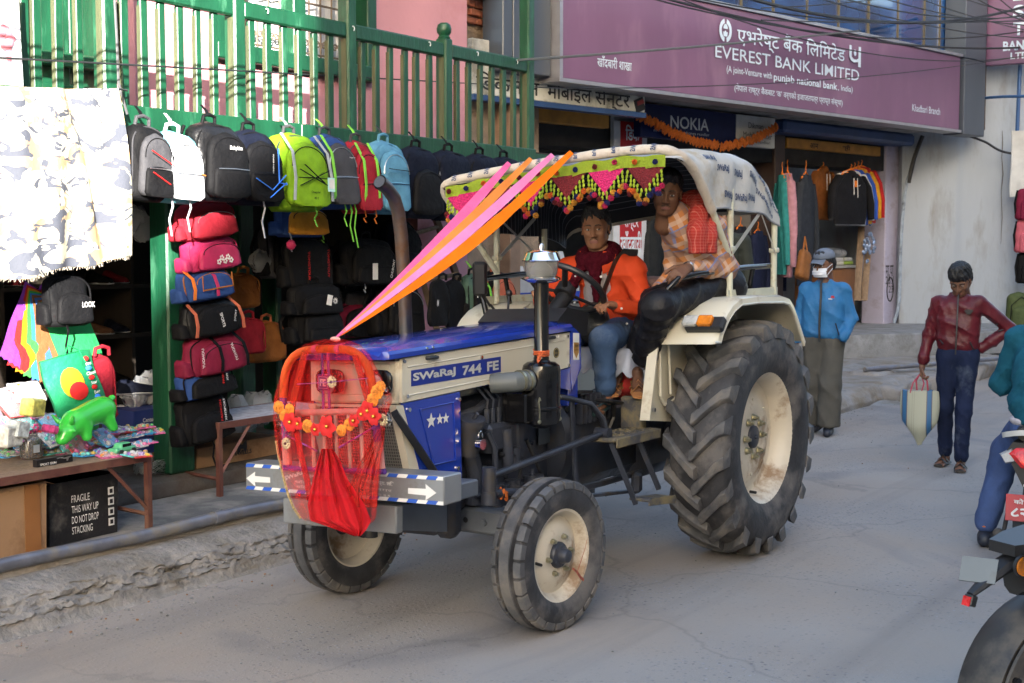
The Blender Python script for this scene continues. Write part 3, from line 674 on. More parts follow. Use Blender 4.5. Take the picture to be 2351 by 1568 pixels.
# the round emblem and the forked emblem
mb=MB();c=atB(1665, 70);rz=abs(atB(1665, 43).z-atB(1665, 97).z)/2;ru=rz*.92
def arc(mb, c, r0, r1, a0, a1, n=18):
 poly=[(r0[0]*math.cos(a0+(a1-a0)*k/n), r0[1]*math.sin(a0+(a1-a0)*k/n))for k in range(n+1)]
 P=[]
 for q in(1.0, .62):P.append([bp(c.x+x*q, -.006, c.z+z*q)for x, z in poly])
 mb.loft([[a, b_]for a, b_ in zip(*P)], closed=False, caps=False)
arc(mb, c, (ru, rz), None, R(-78), R(78));arc(mb, c, (ru, rz), None, R(102), R(258))
mb.grid(10, 1, lambda a, b:bp(c.x+(ru*.36*math.cos(math.pi*a))*b, -.006, c.z+.02+rz*.42*math.sin(math.pi*a)*b))
mb.prism([(-.28*ru, -.5*rz), (.28*ru, -.5*rz), (.36*ru, -.12*rz), (.1*ru, -.12*rz), (.1*ru, -.02*rz), (-.1*ru, -.02*rz), (-.1*ru, -.12*rz), (-.36*ru, -.12*rz)], bp(c.x, -.002, c.z), BE, (0, 0, 1), .003)
mb.obj('emblem', M_LET, sign, world=True, smooth=0)
mb=MB();a=atB(1950, 103);b_=atB(1972, 154);wz_=a.z-b_.z;uu=b_.x-a.x
arcp=[(.5+.5*math.cos(math.pi+math.pi*k/12), .42+.22*math.sin(math.pi+math.pi*k/12))for k in range(13)]
pts=[(0, 1)]+[(p[0]*.8, p[1])for p in arcp]+[(.8, .3), (.8, 0), (1, 0), (1, 1), (.82, 1), (.82, .45)]+[(.5+(.28)*math.cos(math.pi*k/8)*1.0-.1, .42-.1*math.sin(math.pi*k/8))for k in range(9)]+[(.17, 1)]
mb.prism([(p[0]*uu*1.15, p[1]*wz_)for p in[(0, 1), (0, .45), (.12, .27), (.4, .18), (.78, .24), (.78, 0), (1, 0), (1, 1), (.8, 1), (.8, .42), (.62, .34), (.38, .34), (.2, .45), (.18, 1)]], bp(a.x, -.002, b_.z), BE, (0, 0, 1), .003)
mb.ball(bp(a.x+uu*.56, -.004, b_.z+wz_*.66), (uu*.2, .002, wz_*.16), 12, 6);mb.obj('emblem', M_LET, sign, world=True, smooth=0)
# cladding to the left, gable column to the right, glass above
u0=atB(1163, 100, .05).x;zcl=atB(1230, 171, .1).z
for ua, ub in((u0, atB(1185, 100, .05).x), (atB(1185, 100, .05).x+.012, atB(1225, 100, .05).x), (atB(1225, 100, .05).x+.012, uL-.06)):
 mb=MB();mb.box(((ua+ub)/2, .25, (zcl+5.5)/2), (ub-ua, .3, 5.5-zcl), bev=.008);mb.obj('cladding_panel', M_ALU, bank)
uq=atB(2256, 200).x
for za, zz in((zb-.06, zt-.02), (zt-.008, 7.0)):
 mb=MB();mb.box(((uR+uq)/2+.03, .13, (za+zz)/2), (uq-uR-.04, .34, zz-za), bev=.01);mb.obj('cladding_panel', M_ALU, bank)
mb=MB();mb.box(((uL+uR)/2, 5.3, 5.2), (uR-uL+2.6, 9.0, .12));mb.box(((uL+uR)/2, .72, zb+.03), (uR-uL, .95, .06));mb.obj('soffit', mat('soffit_board', (.25, .25, .26), .8, dirt=(.12, .11, .1), dirt_amt=.5), bank)
gx=[atB(p, 60, .32).x for p in(1560, 1632, 1700, 1774, 1851, 1924, 1993, 2060, 2121, 2180)]+[uR-.1]
for i in range(len(gx)-1):
 for za, zz in((zt+.05, 5.9), (5.93, 7.0)):
  mb=MB();mb.box(((gx[i]+gx[i+1])/2, .33+.004*(i%3), (za+zz)/2), (gx[i+1]-gx[i]-.03, .02, zz-za));mb.obj('glass_pane', M_GLASSB, bank)
mb=MB()
for x in gx:mb.box((x, .33, (zt+7)/2), (.025, .06, 7-zt))
mb.box(((gx[0]+gx[-1])/2, .33, 5.915), (gx[-1]-gx[0], .05, .025));mb.obj('mullions', mat('bronze_mullion', (.16, .13, .08), .5, .4), bank)
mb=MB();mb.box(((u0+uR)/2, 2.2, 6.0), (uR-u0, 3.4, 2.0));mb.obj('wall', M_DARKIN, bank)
# the shop front below, set back; two openings
NF=1.2
def fb_(px, py, n=NF):return atB(px, py, n)
mb=MB()
ub0, ub1=fb_(1778, 500).x, fb_(1801, 500).x
mb.box(((ub0+ub1)/2, NF+.2, 1.9), (ub1-ub0, .4, 3.3), bev=.01);mb.obj('pillar', mat('dark_brown_pillar', (.05, .03, .025), .5, var=.2), bank)
ul0, ul1=fb_(2031, 600).x, fb_(2070, 600).x
mb=MB();mb.box(((ul0+ul1)/2, NF+.2, 2.0), (ul1-ul0, .4, 3.3), bev=.015);mb.obj('pillar', M_LILAC, bank)
um0, um1=fb_(1408, 500).x, fb_(1482, 500).x
mb=MB();mb.box(((um0+um1)/2, NF+.2, 1.9), (um1-um0, .4, 3.3), bev=.01);mb.obj('pillar', mat('blue_white_pillar', (.45, .5, .58), .7, dirt=(.3, .32, .34), dirt_amt=.4), bank)
mb=MB()
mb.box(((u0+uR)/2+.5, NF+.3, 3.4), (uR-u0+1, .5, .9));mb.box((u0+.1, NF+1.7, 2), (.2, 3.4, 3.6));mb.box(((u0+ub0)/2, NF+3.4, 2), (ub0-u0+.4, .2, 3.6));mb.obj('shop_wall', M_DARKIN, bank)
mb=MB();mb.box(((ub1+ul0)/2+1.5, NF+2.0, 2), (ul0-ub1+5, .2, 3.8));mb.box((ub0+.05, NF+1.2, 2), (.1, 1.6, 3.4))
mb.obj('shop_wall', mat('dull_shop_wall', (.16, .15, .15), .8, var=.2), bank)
mb=MB();mb.box((fb_(2012, 600, NF+.5).x+.12, NF+.9, 2), (.1, 1.5, 3.4));mb.obj('shop_wall', M_WPLAS, bank)
mb=MB();mb.box((uR+.0, 4, .25), (18, 6, .36));mb.obj('floor', M_FLOOR, bank)
# roller shutter boxes: blue with a yellow strip
M_BLUE=mat('blue_shutter_paint', (.02, .055, .16), .5, var=.2, scale=3, bump=.15)
M_YEL=mat('ochre_strip_paint', (.36, .17, .02), .6, var=.25, scale=6)
a, b_=atB(1803, 300, .85), atB(2102, 330, .85);zs_=atB(1950, 318, .85).z
mb=MB();mb.box(((a.x+b_.x)/2, NF-.1, (zb+zs_)/2), (b_.x-a.x, .5, zb-zs_), bev=.04);mb.obj('shutter_box', M_BLUE, bank)
a, b_=atB(1812, 322, NF-.05), atB(2026, 345, NF-.05);zq=atB(1920, 349, NF-.05).z;zp=atB(1920, 326, NF-.05).z
mb=MB();mb.box(((a.x+b_.x)/2, NF+.08, (zq+zp)/2), (b_.x-a.x, .2, zp-zq), bev=.01);o=mb.obj('shutter_rail', M_YEL, bank)
mb=MB()
for k, s in enumerate('ओम श्री'.split()):text(mb, s, .22, .10, bp(a.x+.7+.9*k, NF-.022, (zq+zp)/2), BE, (0, 0, 1), bold=.02)
mb.obj('lettering', M_DARKIN, o, world=True, smooth=0)
a, b_=atB(1225, 250, .85), atB(1405, 280, .85)
mb=MB();mb.box(((a.x+b_.x)/2, .95, atB(1300, 268, .85).z), (b_.x-a.x, .12, .16), bev=.01);mb.obj('shutter_rail', M_YEL, bank)
mb=MB();a2=atB(1345, 330, NF+.6);mb.box((a2.x+.35, NF+.65, a2.z-.28), (.75, .05, .75));mb.obj('board', mat('white_board_inside', (.4, .42, .42), .6), bank)
# painted sign of the phone shop
n_=.30;a0, a1=atB(1085, 190, n_), atB(1481, 240, n_);zt2=atB(1404, 197, n_).z;zb2=atB(1400, 250, n_).z
ph=thing('sign_board', 'grimy white hand painted phone shop sign half hidden under the violet sign', 'sign', bp((a0.x+a1.x)/2, n_, zb2), (0, 0, BA))
M_SIGNW=mat('grimy_white_paint', (.60, .60, .55), .6, var=.1, scale=2, dirt=(.24, .23, .19), dirt_amt=.4, dirt_scale=2)
M_BLK=mat('black_lettering', (.012, .012, .014), .5)
mb=MB(XB);mb.box(((a0.x+a1.x)/2, n_+.04, (zb2+zt2+.3)/2), (a1.x-a0.x, .08, zt2+.3-zb2), bev=.008);mb.obj('panel', M_SIGNW, ph, world=True)
mb=MB(XB);mb.box(((a0.x+a1.x)/2, n_+.05, zb2-.03), (a1.x-a0.x, .14, .055));mb.obj('shutter_trim', M_BLUE, ph, world=True)
for s, p, q, h in(('िडकमान', (1092, 182), (1238, 201), 42), ('मोबाइल', (1256, 206), (1358, 219), 46), ('सेन्टर', (1366, 222), (1446, 236), 52)):
 mb=MB();on_sign(mb, s, p[0], p[1], q[0], q[1], h, n=n_, bold=.012);mb.obj('lettering', M_BLK, ph, world=True, smooth=0)
mb=MB(XB);c=atB(1467, 241, n_);mb.box((c.x, n_-.008, c.z), (.16, .01, .15), rot=(0, -.35, 0), m=0);mb.box((c.x+.01, n_-.012, c.z+.03), (.12, .012, .05), rot=(0, -.35, 0), m=1)
mb.obj('phone_picture', [M_BLK, mat('dull_red_print', (.25, .03, .03), .5)], ph, world=True)
# blue phone brand sign with the white end panel
n_=.8;a0, a1, a2=atB(1472, 270, n_), atB(1690, 300, n_), atB(1779, 310, n_)
zq=(atB(1476, 308, n_).z+atB(1690, 338, n_).z)/2;zp=(atB(1480, 236, n_).z+atB(1690, 262, n_).z)/2
nk=thing('sign_board', 'dark blue phone brand sign with a white panel at its right end', 'sign', bp((a0.x+a2.x)/2, n_, zq), (0, 0, BA))
mb=MB(XB);mb.box(((a0.x+a1.x)/2, n_+.06, (zp+zq)/2), (a1.x-a0.x, .12, zp-zq), bev=.006);mb.obj('blue_panel', mat('deep_blue_vinyl', (.005, .012, .06), .45, spec=.15), nk, world=True)
mb=MB(XB);mb.box(((a1.x+a2.x)/2+.004, n_+.06, (zp+zq)/2), (a2.x-a1.x, .12, zp-zq), bev=.006);mb.obj('white_panel', mat('dull_white_vinyl', (.40, .42, .43), .5), nk, world=True)
for s, a, b_, h, bo in(('NOKIA', (1539, 277), (1627, 290), 28, .012), ('authorised Nokia phones reseller', (1500, 298), (1628, 312), 9, 0)):mb=MB();on_sign(mb, s, *a, *b_, h, n=n_, bold=bo);mb.obj('lettering', mat('pale_blue_letter', (.36, .42, .5), .5), nk, world=True, smooth=0)
for s, a, b_, h in(('Dikman', (1718, 287), (1752, 291), 13), ('Mobile Center', (1706, 307), (1772, 315), 13), ('Khandbari', (1735, 325), (1768, 329), 7)):mb=MB();on_sign(mb, s, *a, *b_, h, n=n_);mb.obj('lettering', M_BLK, nk, world=True, smooth=0)
# marigold garlands across the blue sign: every flower head
M_MARI=mat('orange_marigold', (.50, .13, .015), .8, var=.3, scale=60, bump=.8, bscale=120)
fl=MB()
for ring, (rr, k, tilt)in enumerate(((.058, 11, .25), (.044, 9, .7), (.026, 7, 1.1))):
 for j in range(k):
  a=2*math.pi*(j+ring*.5)/k;ca, sa=math.cos(a), math.sin(a)
  fl.ball((rr*.62*ca, rr*.62*sa, .012*ring), (rr*.5, rr*.28, .010), 6, 4, rot=Euler((0, -tilt*.6, a)))
fl_me=fl.mesh('flower', M_MARI)
for lab, P in(('orange marigold garland sagging across the blue phone sign from its left corner', [(1465, 265), (1500, 281), (1545, 306), (1600, 326), (1645, 333)]), ('orange marigold garland rising across the white end panel of the phone sign', [(1655, 338), (1690, 331), (1730, 320), (1768, 300), (1780, 292)])):
 Q=[bp(*atB(x, y, .70))for x, y in P];g=thing('garland', lab, 'garland', Q[2], (0, 0, 0), 'marigold garlands on the phone sign')
 r=random.Random(4);cum=[0]
 for i in range(4):cum.append(cum[-1]+(Q[i+1]-Q[i]).length)
 n=int(cum[-1]/.068)
 for k in range(n+1):
  d=cum[-1]*k/n;i=max(j for j in range(4)if cum[j]<=d+1e-9);f=(d-cum[i])/(cum[i+1]-cum[i]);p=Q[i].lerp(Q[i+1], f);t=(Q[i+1]-Q[i]).normalized()
  o=bpy.data.objects.new('flower', fl_me);COL.objects.link(o);o.parent=g;o.location=p-g.location
  x, y, z=frame(-BN*.8+t*.7+Vector((r.uniform(-.3, .3), 0, r.uniform(-.3, .3))));o.rotation_euler=Matrix((x, y, z)).transposed().to_euler();o.scale=(r.uniform(1.0, 1.25), )*3
# red and white upright banner on the pillar
n_=NF-.06;a0, a1=atB(1408, 400, n_), atB(1484, 400, n_);z1, z0=atB(1445, 280, n_).z, atB(1445, 660, n_).z
bn=thing('banner', 'tall red and white banner with white lettering hung on the shop pillar', 'banner', bp((a0.x+a1.x)/2, n_, z0), (0, 0, BA))
mb=MB(XB);mb.box(((a0.x+a1.x)/2, n_, (z0+z1)/2), (a1.x-a0.x, .012, z1-z0));mb.obj('backing', mat('white_flex', (.5, .53, .58), .45), bn, world=True)
b0, b1=atB(1428, 400, n_-.01), atB(1470, 400, n_-.01);zz=atB(1445, 570, n_).z
mb=MB(XB);mb.box(((b0.x+b1.x)/2, n_-.009, (zz+z1)/2), (b1.x-b0.x+.06, .006, z1-zz));mb.obj('red_strip', mat('red_flex', (.36, .012, .018), .4), bn, world=True)
for s, x0, x1, y, h in(('िडक', 1436, 1468, 305, 36), ('सोमि', 1436, 1466, 457, 40), ('सेन्टर', 1432, 1466, 510, 42), ('खाँदबारी', 1424, 1472, 556, 52)):
 mb=MB();on_sign(mb, s, x0, y-1, x1, y+1, h, n=n_-.014, bold=.018);mb.obj('lettering', M_LET, bn, world=True, smooth=0)
for i, c_ in enumerate(((.05, .08, .3), (.55, .6, .6), (.3, .03, .04), (.2, .35, .5))):
 p=atB(1440+22*(i%2), 588+26*(i//2), n_-.01);mb=MB(XB);mb.box((p.x, n_-.010, p.z), (.13, .006, .2));mb.obj('printed_block', mat('print_%d'%i, c_, .5), bn, world=True)
# brick gap between the two houses: every brick in view
gap=thing('brick_wall', 'narrow wall of rough bricks and mortar between pink house and bank', 'wall', (10.9, 8.3, 0))
M_BRICK=mat('rough_red_brick', (.30, .10, .055), .9, var=.35, scale=10, bump=.5, bscale=40)
YB=8.15;xa, xb=atY(1073, 40, YB).x, atY(1165, 40, YB).x
mb=MB();mb.box(((xa+xb)/2+.3, YB+.1, 2.9), (xb-xa+.7, .16, 5.8));mb.obj('mortar', mat('sandy_mortar', (.27, .20, .14), .95, var=.2, scale=5, bump=.8, bscale=25), gap, world=True)
r=random.Random(8);z=atY(1110, 62, YB).z;row=0
while z<atY(1110, -60, YB).z:
 x=xa-.1+(.11 if row%2 else 0)
 while x<xb-.3:
  mb=MB();mb.box((x+.11, YB+.005+r.uniform(-.01, .012), z+.035), (.205+r.uniform(-.02, .01), .06, .068+r.uniform(-.008, .004)), rot=(0, r.uniform(-.03, .03), r.uniform(-.04, .04)), bev=.008);mb.obj('brick', M_BRICK, gap, world=True);x+=.232
 z+=.087;row+=1
mb=MB();mb.box((xb-.12, YB-.06, 3.3), (.2, .25, 5.0), bev=.01);mb.obj('column', mat('raw_concrete_column', (.24, .16, .11), .85, var=.2, bump=.3), gap, world=True)
mb=MB();mb.box((xa+.35, YB-.12, atY(1120, 3, YB).z), (.75, .1, .06), bev=.006);mb.obj('timber', M_TIMB, gap, world=True)
# white house at the right: its side wall faces us
WD=Vector((.555, -.832, 0));WN=Vector((.832, .555, 0));W0=Vector((21.45, 6.85, 0))
def atW(px, py, off=0.0):return on_plane(px, py, W0-WN*off, WN)
wh=thing('white_house', 'white limewashed house wall at the right of the clothes shop', 'house', W0+WD*1.5)
mb=MB();a=atW(2060, 600);
def wall_pt(u, v):
 p=W0+WD*(-.04+5.4*u);k=1 if u<.302 else 0
 return p-WN*(.012*fb(p.y*2, v*6, 0, 1.2))+WN*(0.05 if p.y<atW(2205, 600).y else 0)+Vector((0, 0, .3+6.2*v))
mb.grid(90, 60, wall_pt, thick=.3);mb.obj('wall', M_WPLAS, wh, world=True, smooth=50)
p0=atW(2256, 150, .02);p1=atW(2264, 280, .02)
mb=MB();mb.box(atW(2258, 205, .03), (.07, .07, 1.3), bev=.02);mb.obj('brick_edge', mat('dark_exposed_brick', (.09, .055, .04), .9, var=.4, scale=20), wh, world=True)
mb=MB();c0=[atW(x, y, .01)for x, y in((2301, 300), (2302, 330), (2300, 362), (2303, 400), (2299, 440), (2301, 500), (2298, 560))];mb.tube(c0, [.004, .007, .005, .008, .004, .006, .002], 5);mb.obj('crack', mat('crack_stain', (.12, .10, .07), .95), wh, world=True)
# projecting bank sign at top right
XP=21.9;q0=atX(2263, 151, XP);q1=atX(2420, 132, XP)
ps=thing('hanging_sign', 'violet bank sign projecting over the street at the top right corner', 'sign', (XP, (q0.y+q1.y)/2, q0.z))
mb=MB();mb.box((XP+.08, (q0.y+q1.y)/2, (q0.z+7.2)/2), (.16, q0.y-q1.y, 7.2-q0.z), bev=.01);mb.obj('panel', M_PURP, ps, world=True)
def on_x(mb, s, px0, px1, py, h, x, **k):
 a, b_=atX(px0, py, x), atX(px1, py, x);c=(a+b_)/2;hh=atX((px0+px1)/2, py-h/2, x).z-atX((px0+px1)/2, py+h/2, x).z
 text(mb, s, a.y-b_.y, hh, c, (0, -1, 0), (0, 0, 1), **k)
mb=MB();on_x(mb, 'BANK', 2303, 2371, 104, 22, XP, bold=.03);on_x(mb, 'LTD', 2320, 2362, 127, 15, XP, bold=.03)
for k, ch in enumerate('TSEREVE'):on_x(mb, ch, 2326, 2352, 66-40*k, 30, XP, bold=.03)
mb.obj('lettering', M_LET, ps, world=True, smooth=0)
mb=MB();pz=atW(2338, 160, .25);mb.tube([atW(2342, 150, .3), atW(2334, 330, .3)], .03, 8);mb.tube([atW(2256, 225, .05), atW(2300, 222, .5), atW(2400, 220, .9)], .022, 8);mb.obj('bracket', mat('blue_pole_paint', (.02, .08, .22), .5), ps, world=True)
# pipes and cables on the wall
def cable(pts, r, label, m, cat='cable', sag=0, n=24, group=None):
 mb=MB();P=[]
 pts=[Vector(p)for p in pts]
 K=len(pts)-1
 for i in range(n+1):
  t=i/n*K;k=min(int(t), K-1);f=t-k
  a=pts[max(k-1, 0)];b=pts[k];c=pts[k+1];d=pts[min(k+2, K)]
  p=.5*((2*b)+(c-a)*f+(2*a-5*b+4*c-d)*f*f+(3*b-a-3*c+d)*f**3)
  P.append(p)
 mb.tube(P, r, 6);return solo(mb, 'cable' if cat=='cable' else 'conduit', m, label, cat, group)
M_CABLE=mat('black_cable_sheath', (.018, .018, .02), .5, var=.2)
cable([atW(2115, 320, .06), atW(2095, 380, .06), atW(2078, 440, .06), atW(2068, 560, .06), atW(2064, 690, .06), atW(2052, 742, .06)], .028, 'bluish white conduit pipe curving down the wall beside the lilac pillar', mat('blue_white_conduit', (.30, .36, .44), .5, var=.3, scale=8, dirt=(.03, .03, .03), dirt_amt=.3), 'conduit')
cable([atW(2118, 312, .07), atW(2100, 360, .08), atW(2090, 400, .08), atW(2086, 420, .07)], .033, 'black cable bundle under the right end of the violet sign', M_CABLE)
cable([atW(2212, 308, .3), atW(2260, 325, .3), atW(2310, 350, .3), atW(2420, 362, .3)], .02, 'thick black cable looping from the violet sign to the right edge', M_CABLE)
mb=MB()
for s, px, py, h in(('मा.पा', 2042, 622, 26), ('23.1', 2042, 643, 18)):
 on_sign(mb, s, px-9, py+2, px+9, py-2, h, n=NF, bold=.01)
c=fb_(2043, 664);mb.tube([bp(c.x+.10*math.cos(t*.3), NF-.004, c.z+.19*math.sin(t*.3))for t in range(21)], .010, 5, loop=True);on_sign(mb, '123', 2036, 664, 2050, 664, 16, n=NF)
mb.obj('graffiti', M_BLK, bank, world=True, smooth=0)
# ------------------------------------------------------------ tractor (own axes: x forward, y to its left, z up)
TX, TY=7.2064, 3.9102
tr=thing('tractor', 'blue and cream tractor decked with ribbons carrying two men up the street', 'tractor', (TX, TY, 0), (0, 0, math.pi))
def L2W(p):return Vector((TX-p[0], TY-p[1], p[2]))
def tl(px, py, ax, v):
 """photo point on a plane of the tractor's own axes"""
 w_=atX(px, py, TX-v)if ax=='x' else atY(px, py, TY-v)if ax=='y' else atZ(px, py, v)
 return Vector((TX-w_.x, TY-w_.y, w_.z))
def lean(p):return Vector((p.x, p.y, p.z+.04*(p.y-.3)))
def TB():
 m=MB();m.fn=lean;return m
M_TBLUE=mat('tractor_blue_paint', (.012, .04, .33), .22, var=.05, scale=2, coat=.7)
M_CREAM=mat('tractor_cream_paint', (.60, .56, .45), .3, var=.05, scale=3, coat=.4, dirt=(.38, .30, .20), dirt_amt=.1, dirt_scale=5)
M_RIM=mat('rim_cream_paint', (.58, .52, .42), .42, var=.08, scale=6, dirt=(.30, .20, .12), dirt_amt=.28, dirt_scale=5)
M_TYRE=mat('tyre_rubber', (.030, .030, .034), .66, var=.3, scale=9, bump=.25, bscale=30, dirt=(.13, .12, .115), dirt_amt=.40, dirt_scale=4)
M_TREAD=mat('worn_tread_rubber', (.075, .076, .082), .62, var=.25, scale=10, bump=.3, bscale=40, dirt=(.15, .135, .12), dirt_amt=.45, dirt_scale=5)
M_ENG=mat('engine_grey_paint', (.035, .040, .055), .36, .15, var=.3, scale=8, dirt=(.06, .05, .04), dirt_amt=.3, dirt_scale=6)
M_BLKP=mat('gloss_black_paint', (.006, .006, .007), .22, var=.1, coat=.35, spec=.3)
M_BLKM=mat('matt_black_plastic', (.014, .014, .016), .45, var=.2, scale=12)
M_CHROME=mat('chrome', (.7, .7, .72), .08, 1.0, var=.03)
M_ZINC=mat('zinc_plated_bolt', (.45, .42, .30), .3, .9, var=.2, scale=20)
M_SILV=mat('silver_bumper_paint', (.30, .31, .32), .38, .55, var=.12, scale=5, dirt=(.22, .20, .17), dirt_amt=.3)
M_GREYP=mat('grey_bracket_paint', (.12, .135, .16), .4, .2, var=.15)
M_DECW=mat('white_decal', (.7, .7, .68), .4, var=.03)
M_DECB=mat('blue_decal', (.012, .03, .24), .35, var=.03)
M_CLEAR=mat('clear_plastic', (.75, .74, .68), .12, trans=.75, var=.02)
M_LAMPW=mat('lamp_glass', (.65, .66, .66), .1, trans=.35, var=.05, scale=50, bump=.5, bscale=90)
M_LAMPO=mat('amber_lamp', (.75, .22, .01), .18, trans=.15, var=.15, scale=30, bump=.4, bscale=80)
def tyre_lathe(parent, prof, c, n, m, name, ax=(0, 1, 0)):
 mb=MB();mb.lathe(prof, c, ax, n, closed=True);return mb.obj(name, m, parent, smooth=50)
# --- rear wheels
def rear_wheel(y, side):
 w_=bpy.data.objects.new('rear_wheel', None);COL.objects.link(w_);w_.parent=tr;w_.location=(0, y, .677);w_.empty_display_size=.1
 if side<0:w_.rotation_euler=(0, 0, math.pi)
 RC=.628
 ty=tyre_lathe(w_, [(.375, .150), (.41, .170), (.47, .183), (.53, .184), (.585, .172), (.615, .150), (RC, .10), (RC+.006, 0), (RC, -.10), (.615, -.15), (.585, -.172), (.53, -.184), (.47, -.183), (.41, -.17), (.375, -.15)], (0, 0, 0), 96, M_TYRE, 'tyre')
 def crown(yy):
  a=abs(yy)
  return RC+.006-.006*(a/.1)**2 if a<.1 else .628-.013*(a-.1)/.05 if a<.15 else .615-.03*(a-.15)/.022
 me=[]
 lug=MB()
 for k in range(21):
  for sg in(1, -1):
   t0=2*math.pi*(k+(.5 if sg<0 else 0))/21
   rings=[]
   for i in range(9):
    s=i/8;yy=sg*(-.012+s*.196)
    th=t0+.03+.30*s**1.25*.92-.03*(1-s)**3
    hw=(.030 if i==0 else .024+.012*s**2+.008*math.exp(-((s-.12)/.12)**2))/.65
    a=abs(yy)
    top=RC+.049-.012*(a/.17)**2;base=min(crown(yy), .62)-.03
    if i==8:yy=sg*.187;top=.60;base=.575;th+=.01
    if i==7:yy=sg*.180;top=.655
    P=[]
    for q, rr, wd in((-1, base, 1.25), (-1, top-.006, 1.05), (-.82, top, 1), (.82, top, 1), (1, top-.006, 1.05), (1, base, 1.25)):
     tt=th+q*hw*wd;P.append((rr*math.cos(tt), yy, rr*math.sin(tt)))
    rings.append(P)
   lug.loft(rings)
 o=lug.obj('tread', M_TREAD, w_, smooth=40);o['kind']='stuff'
 mb=MB();mb.lathe([(.375, .150), (.392, .158), (.392, .150), (.372, .138), (.355, .11), (.35, .06), (.335, .045), (.33, -.06), (.35, -.1), (.375, -.14), (.392, -.15), (.38, -.155), (.34, -.11), (.325, -.06), (.325, .03), (.345, .115)], (0, 0, 0), (0, 1, 0), 72, closed=True)
 mb.lathe([(.335, .02), (.325, .035), (.30, .030), (.25, .045), (.20, .062), (.16, .066), (.15, .062), (.07, .062), (.07, .05), (.15, .05), (.2, .05), (.3, .018), (.33, .01)], (0, 0, 0), (0, 1, 0), 64, closed=True)
 rim=mb.obj('rim', M_RIM, w_, smooth=40)
 mb=MB();mb.lathe([(0, .082), (.05, .082), (.064, .076), (.068, .06), (.0, .06)], (0, 0, 0), (0, 1, 0), 32);mb.lathe([(0, .09), (.012, .09), (.014, .08)], (0, 0, 0), (0, 1, 0), 12);mb.obj('hub', M_ENG, w_)
 for k in range(8):
  a=2*math.pi*(k//2)/4+(.33 if k%2 else-.33)+math.pi/4*0;x, z=.112*math.cos(a), .112*math.sin(a)
  mb=MB();mb.cyl((x, .060, z), (x, .068, z), .023, n=14);mb.cyl((x, .068, z), (x, .088, z), .0165, n=6);mb.cyl((x, .088, z), (x, .103, z), .009, n=8);mb.obj('wheel_nut', M_ZINC, w_)
 for k in range(8):
  a=2*math.pi*(k+.5)/8;mb=MB();mb.cyl((.215*math.cos(a), .052, .215*math.sin(a)), (.215*math.cos(a), .064, .215*math.sin(a)), .011, n=8);mb.obj('rivet', M_RIM, w_)
 mb=MB();mb.cyl((.11, .05, -.3), (.115, .09, -.30), .008, n=8);mb.obj('valve', M_BLKM, w_)
 return w_
rw=rear_wheel(.696, 1);rw.rotation_euler=(0, .35, 0)
rw2=copy_tree(rw, tr);rw2.location=(0, -.696, .677);rw2.rotation_euler=(0, .2, math.pi)
# --- front wheels
def front_wheel():
 w_=bpy.data.objects.new('front_wheel', None);COL.objects.link(w_);w_.parent=tr;w_.empty_display_size=.1
 prof=[(.21, .066), (.235, .082), (.27, .088), (.305, .084), (.318, .078), (.333, .072), (.335, .050), (.326, .046), (.326, .036), (.350, .031), (.352, 0), (.350, -.031), (.326, -.036), (.326, -.046), (.335, -.05), (.333, -.072), (.318, -.078), (.305, -.084), (.27, -.088), (.235, -.082), (.21, -.066)]
 tyre_lathe(w_, prof, (0, 0, 0), 80, M_TYRE, 'tyre')
 mb=MB()
 for k in range(26):
  for sg in(1, -1):
   a=2*math.pi*(k+(.5 if sg<0 else 0))/26;rings=[]
   for q in(-.098, -.05, 0, .05, .098):
    t=a+q;c_, s_=math.cos(t), math.sin(t)
    rings.append([(r_*c_, sg*y_, r_*s_)for r_, y_ in((.318, .048), (.347, .050), (.3465, .070), (.338, .083), (.31, .087), (.305, .07))])
   mb.loft(rings)
 mb.lathe([(.3525, .026), (.3535, 0), (.3525, -.026)], (0, 0, 0), (0, 1, 0), 80)
 o=mb.obj('tread', M_TREAD, w_, smooth=40);o['kind']='stuff'
 mb=MB();mb.lathe([(.205, .066), (.222, .072), (.226, .066), (.208, .054), (.200, .03), (.188, .018), (.186, -.03), (.2, -.05), (.22, -.07), (.205, -.066), (.18, -.02), (.18, .02)], (0, 0, 0), (0, 1, 0), 56, closed=True)
 mb.lathe([(.188, .0), (.182, .014), (.165, .020), (.14, .034), (.105, .048), (.085, .046), (.05, .042), (.05, .03), (.1, .036), (.16, .008), (.186, -.008)], (0, 0, 0), (0, 1, 0), 48, closed=True)
 mb.obj('rim', M_RIM, w_, smooth=40)
 mb=MB();mb.lathe([(0, .112), (.012, .112), (.028, .105), (.034, .09), (.036, .07), (.055, .062), (.062, .05), (.062, .03), (0, .03)], (0, 0, 0), (0, 1, 0), 20);mb.cyl((0, -.03, 0), (0, -.12, 0), .05, .06, n=16)
 for k in range(5):a=2*math.pi*k/5;mb.cyl((.046*math.cos(a), .055, .046*math.sin(a)), (.046*math.cos(a), .066, .046*math.sin(a)), .007, n=6)
 mb.obj('hub', M_ENG, w_)
 for k in range(6):
  a=2*math.pi*k/6+.4;x, z=.088*math.cos(a), .088*math.sin(a)
  mb=MB();mb.cyl((x, .044, z), (x, .062, z), .0135, n=6);mb.cyl((x, .062, z), (x, .073, z), .008, n=8);mb.obj('wheel_nut', M_ZINC, w_)
 mb=MB();mb.cyl((.14, .03, .06), (.155, .075, .07), .007, n=8);mb.obj('valve', M_BLKM, w_)
 return w_
fw=front_wheel();fw.location=(1.959, .614, .352);fw.rotation_euler=(0, .5, R(-4))
fw2=copy_tree(fw, tr);fw2.location=(1.959, -.614, .352);fw2.rotation_euler=(0, .1, R(176))
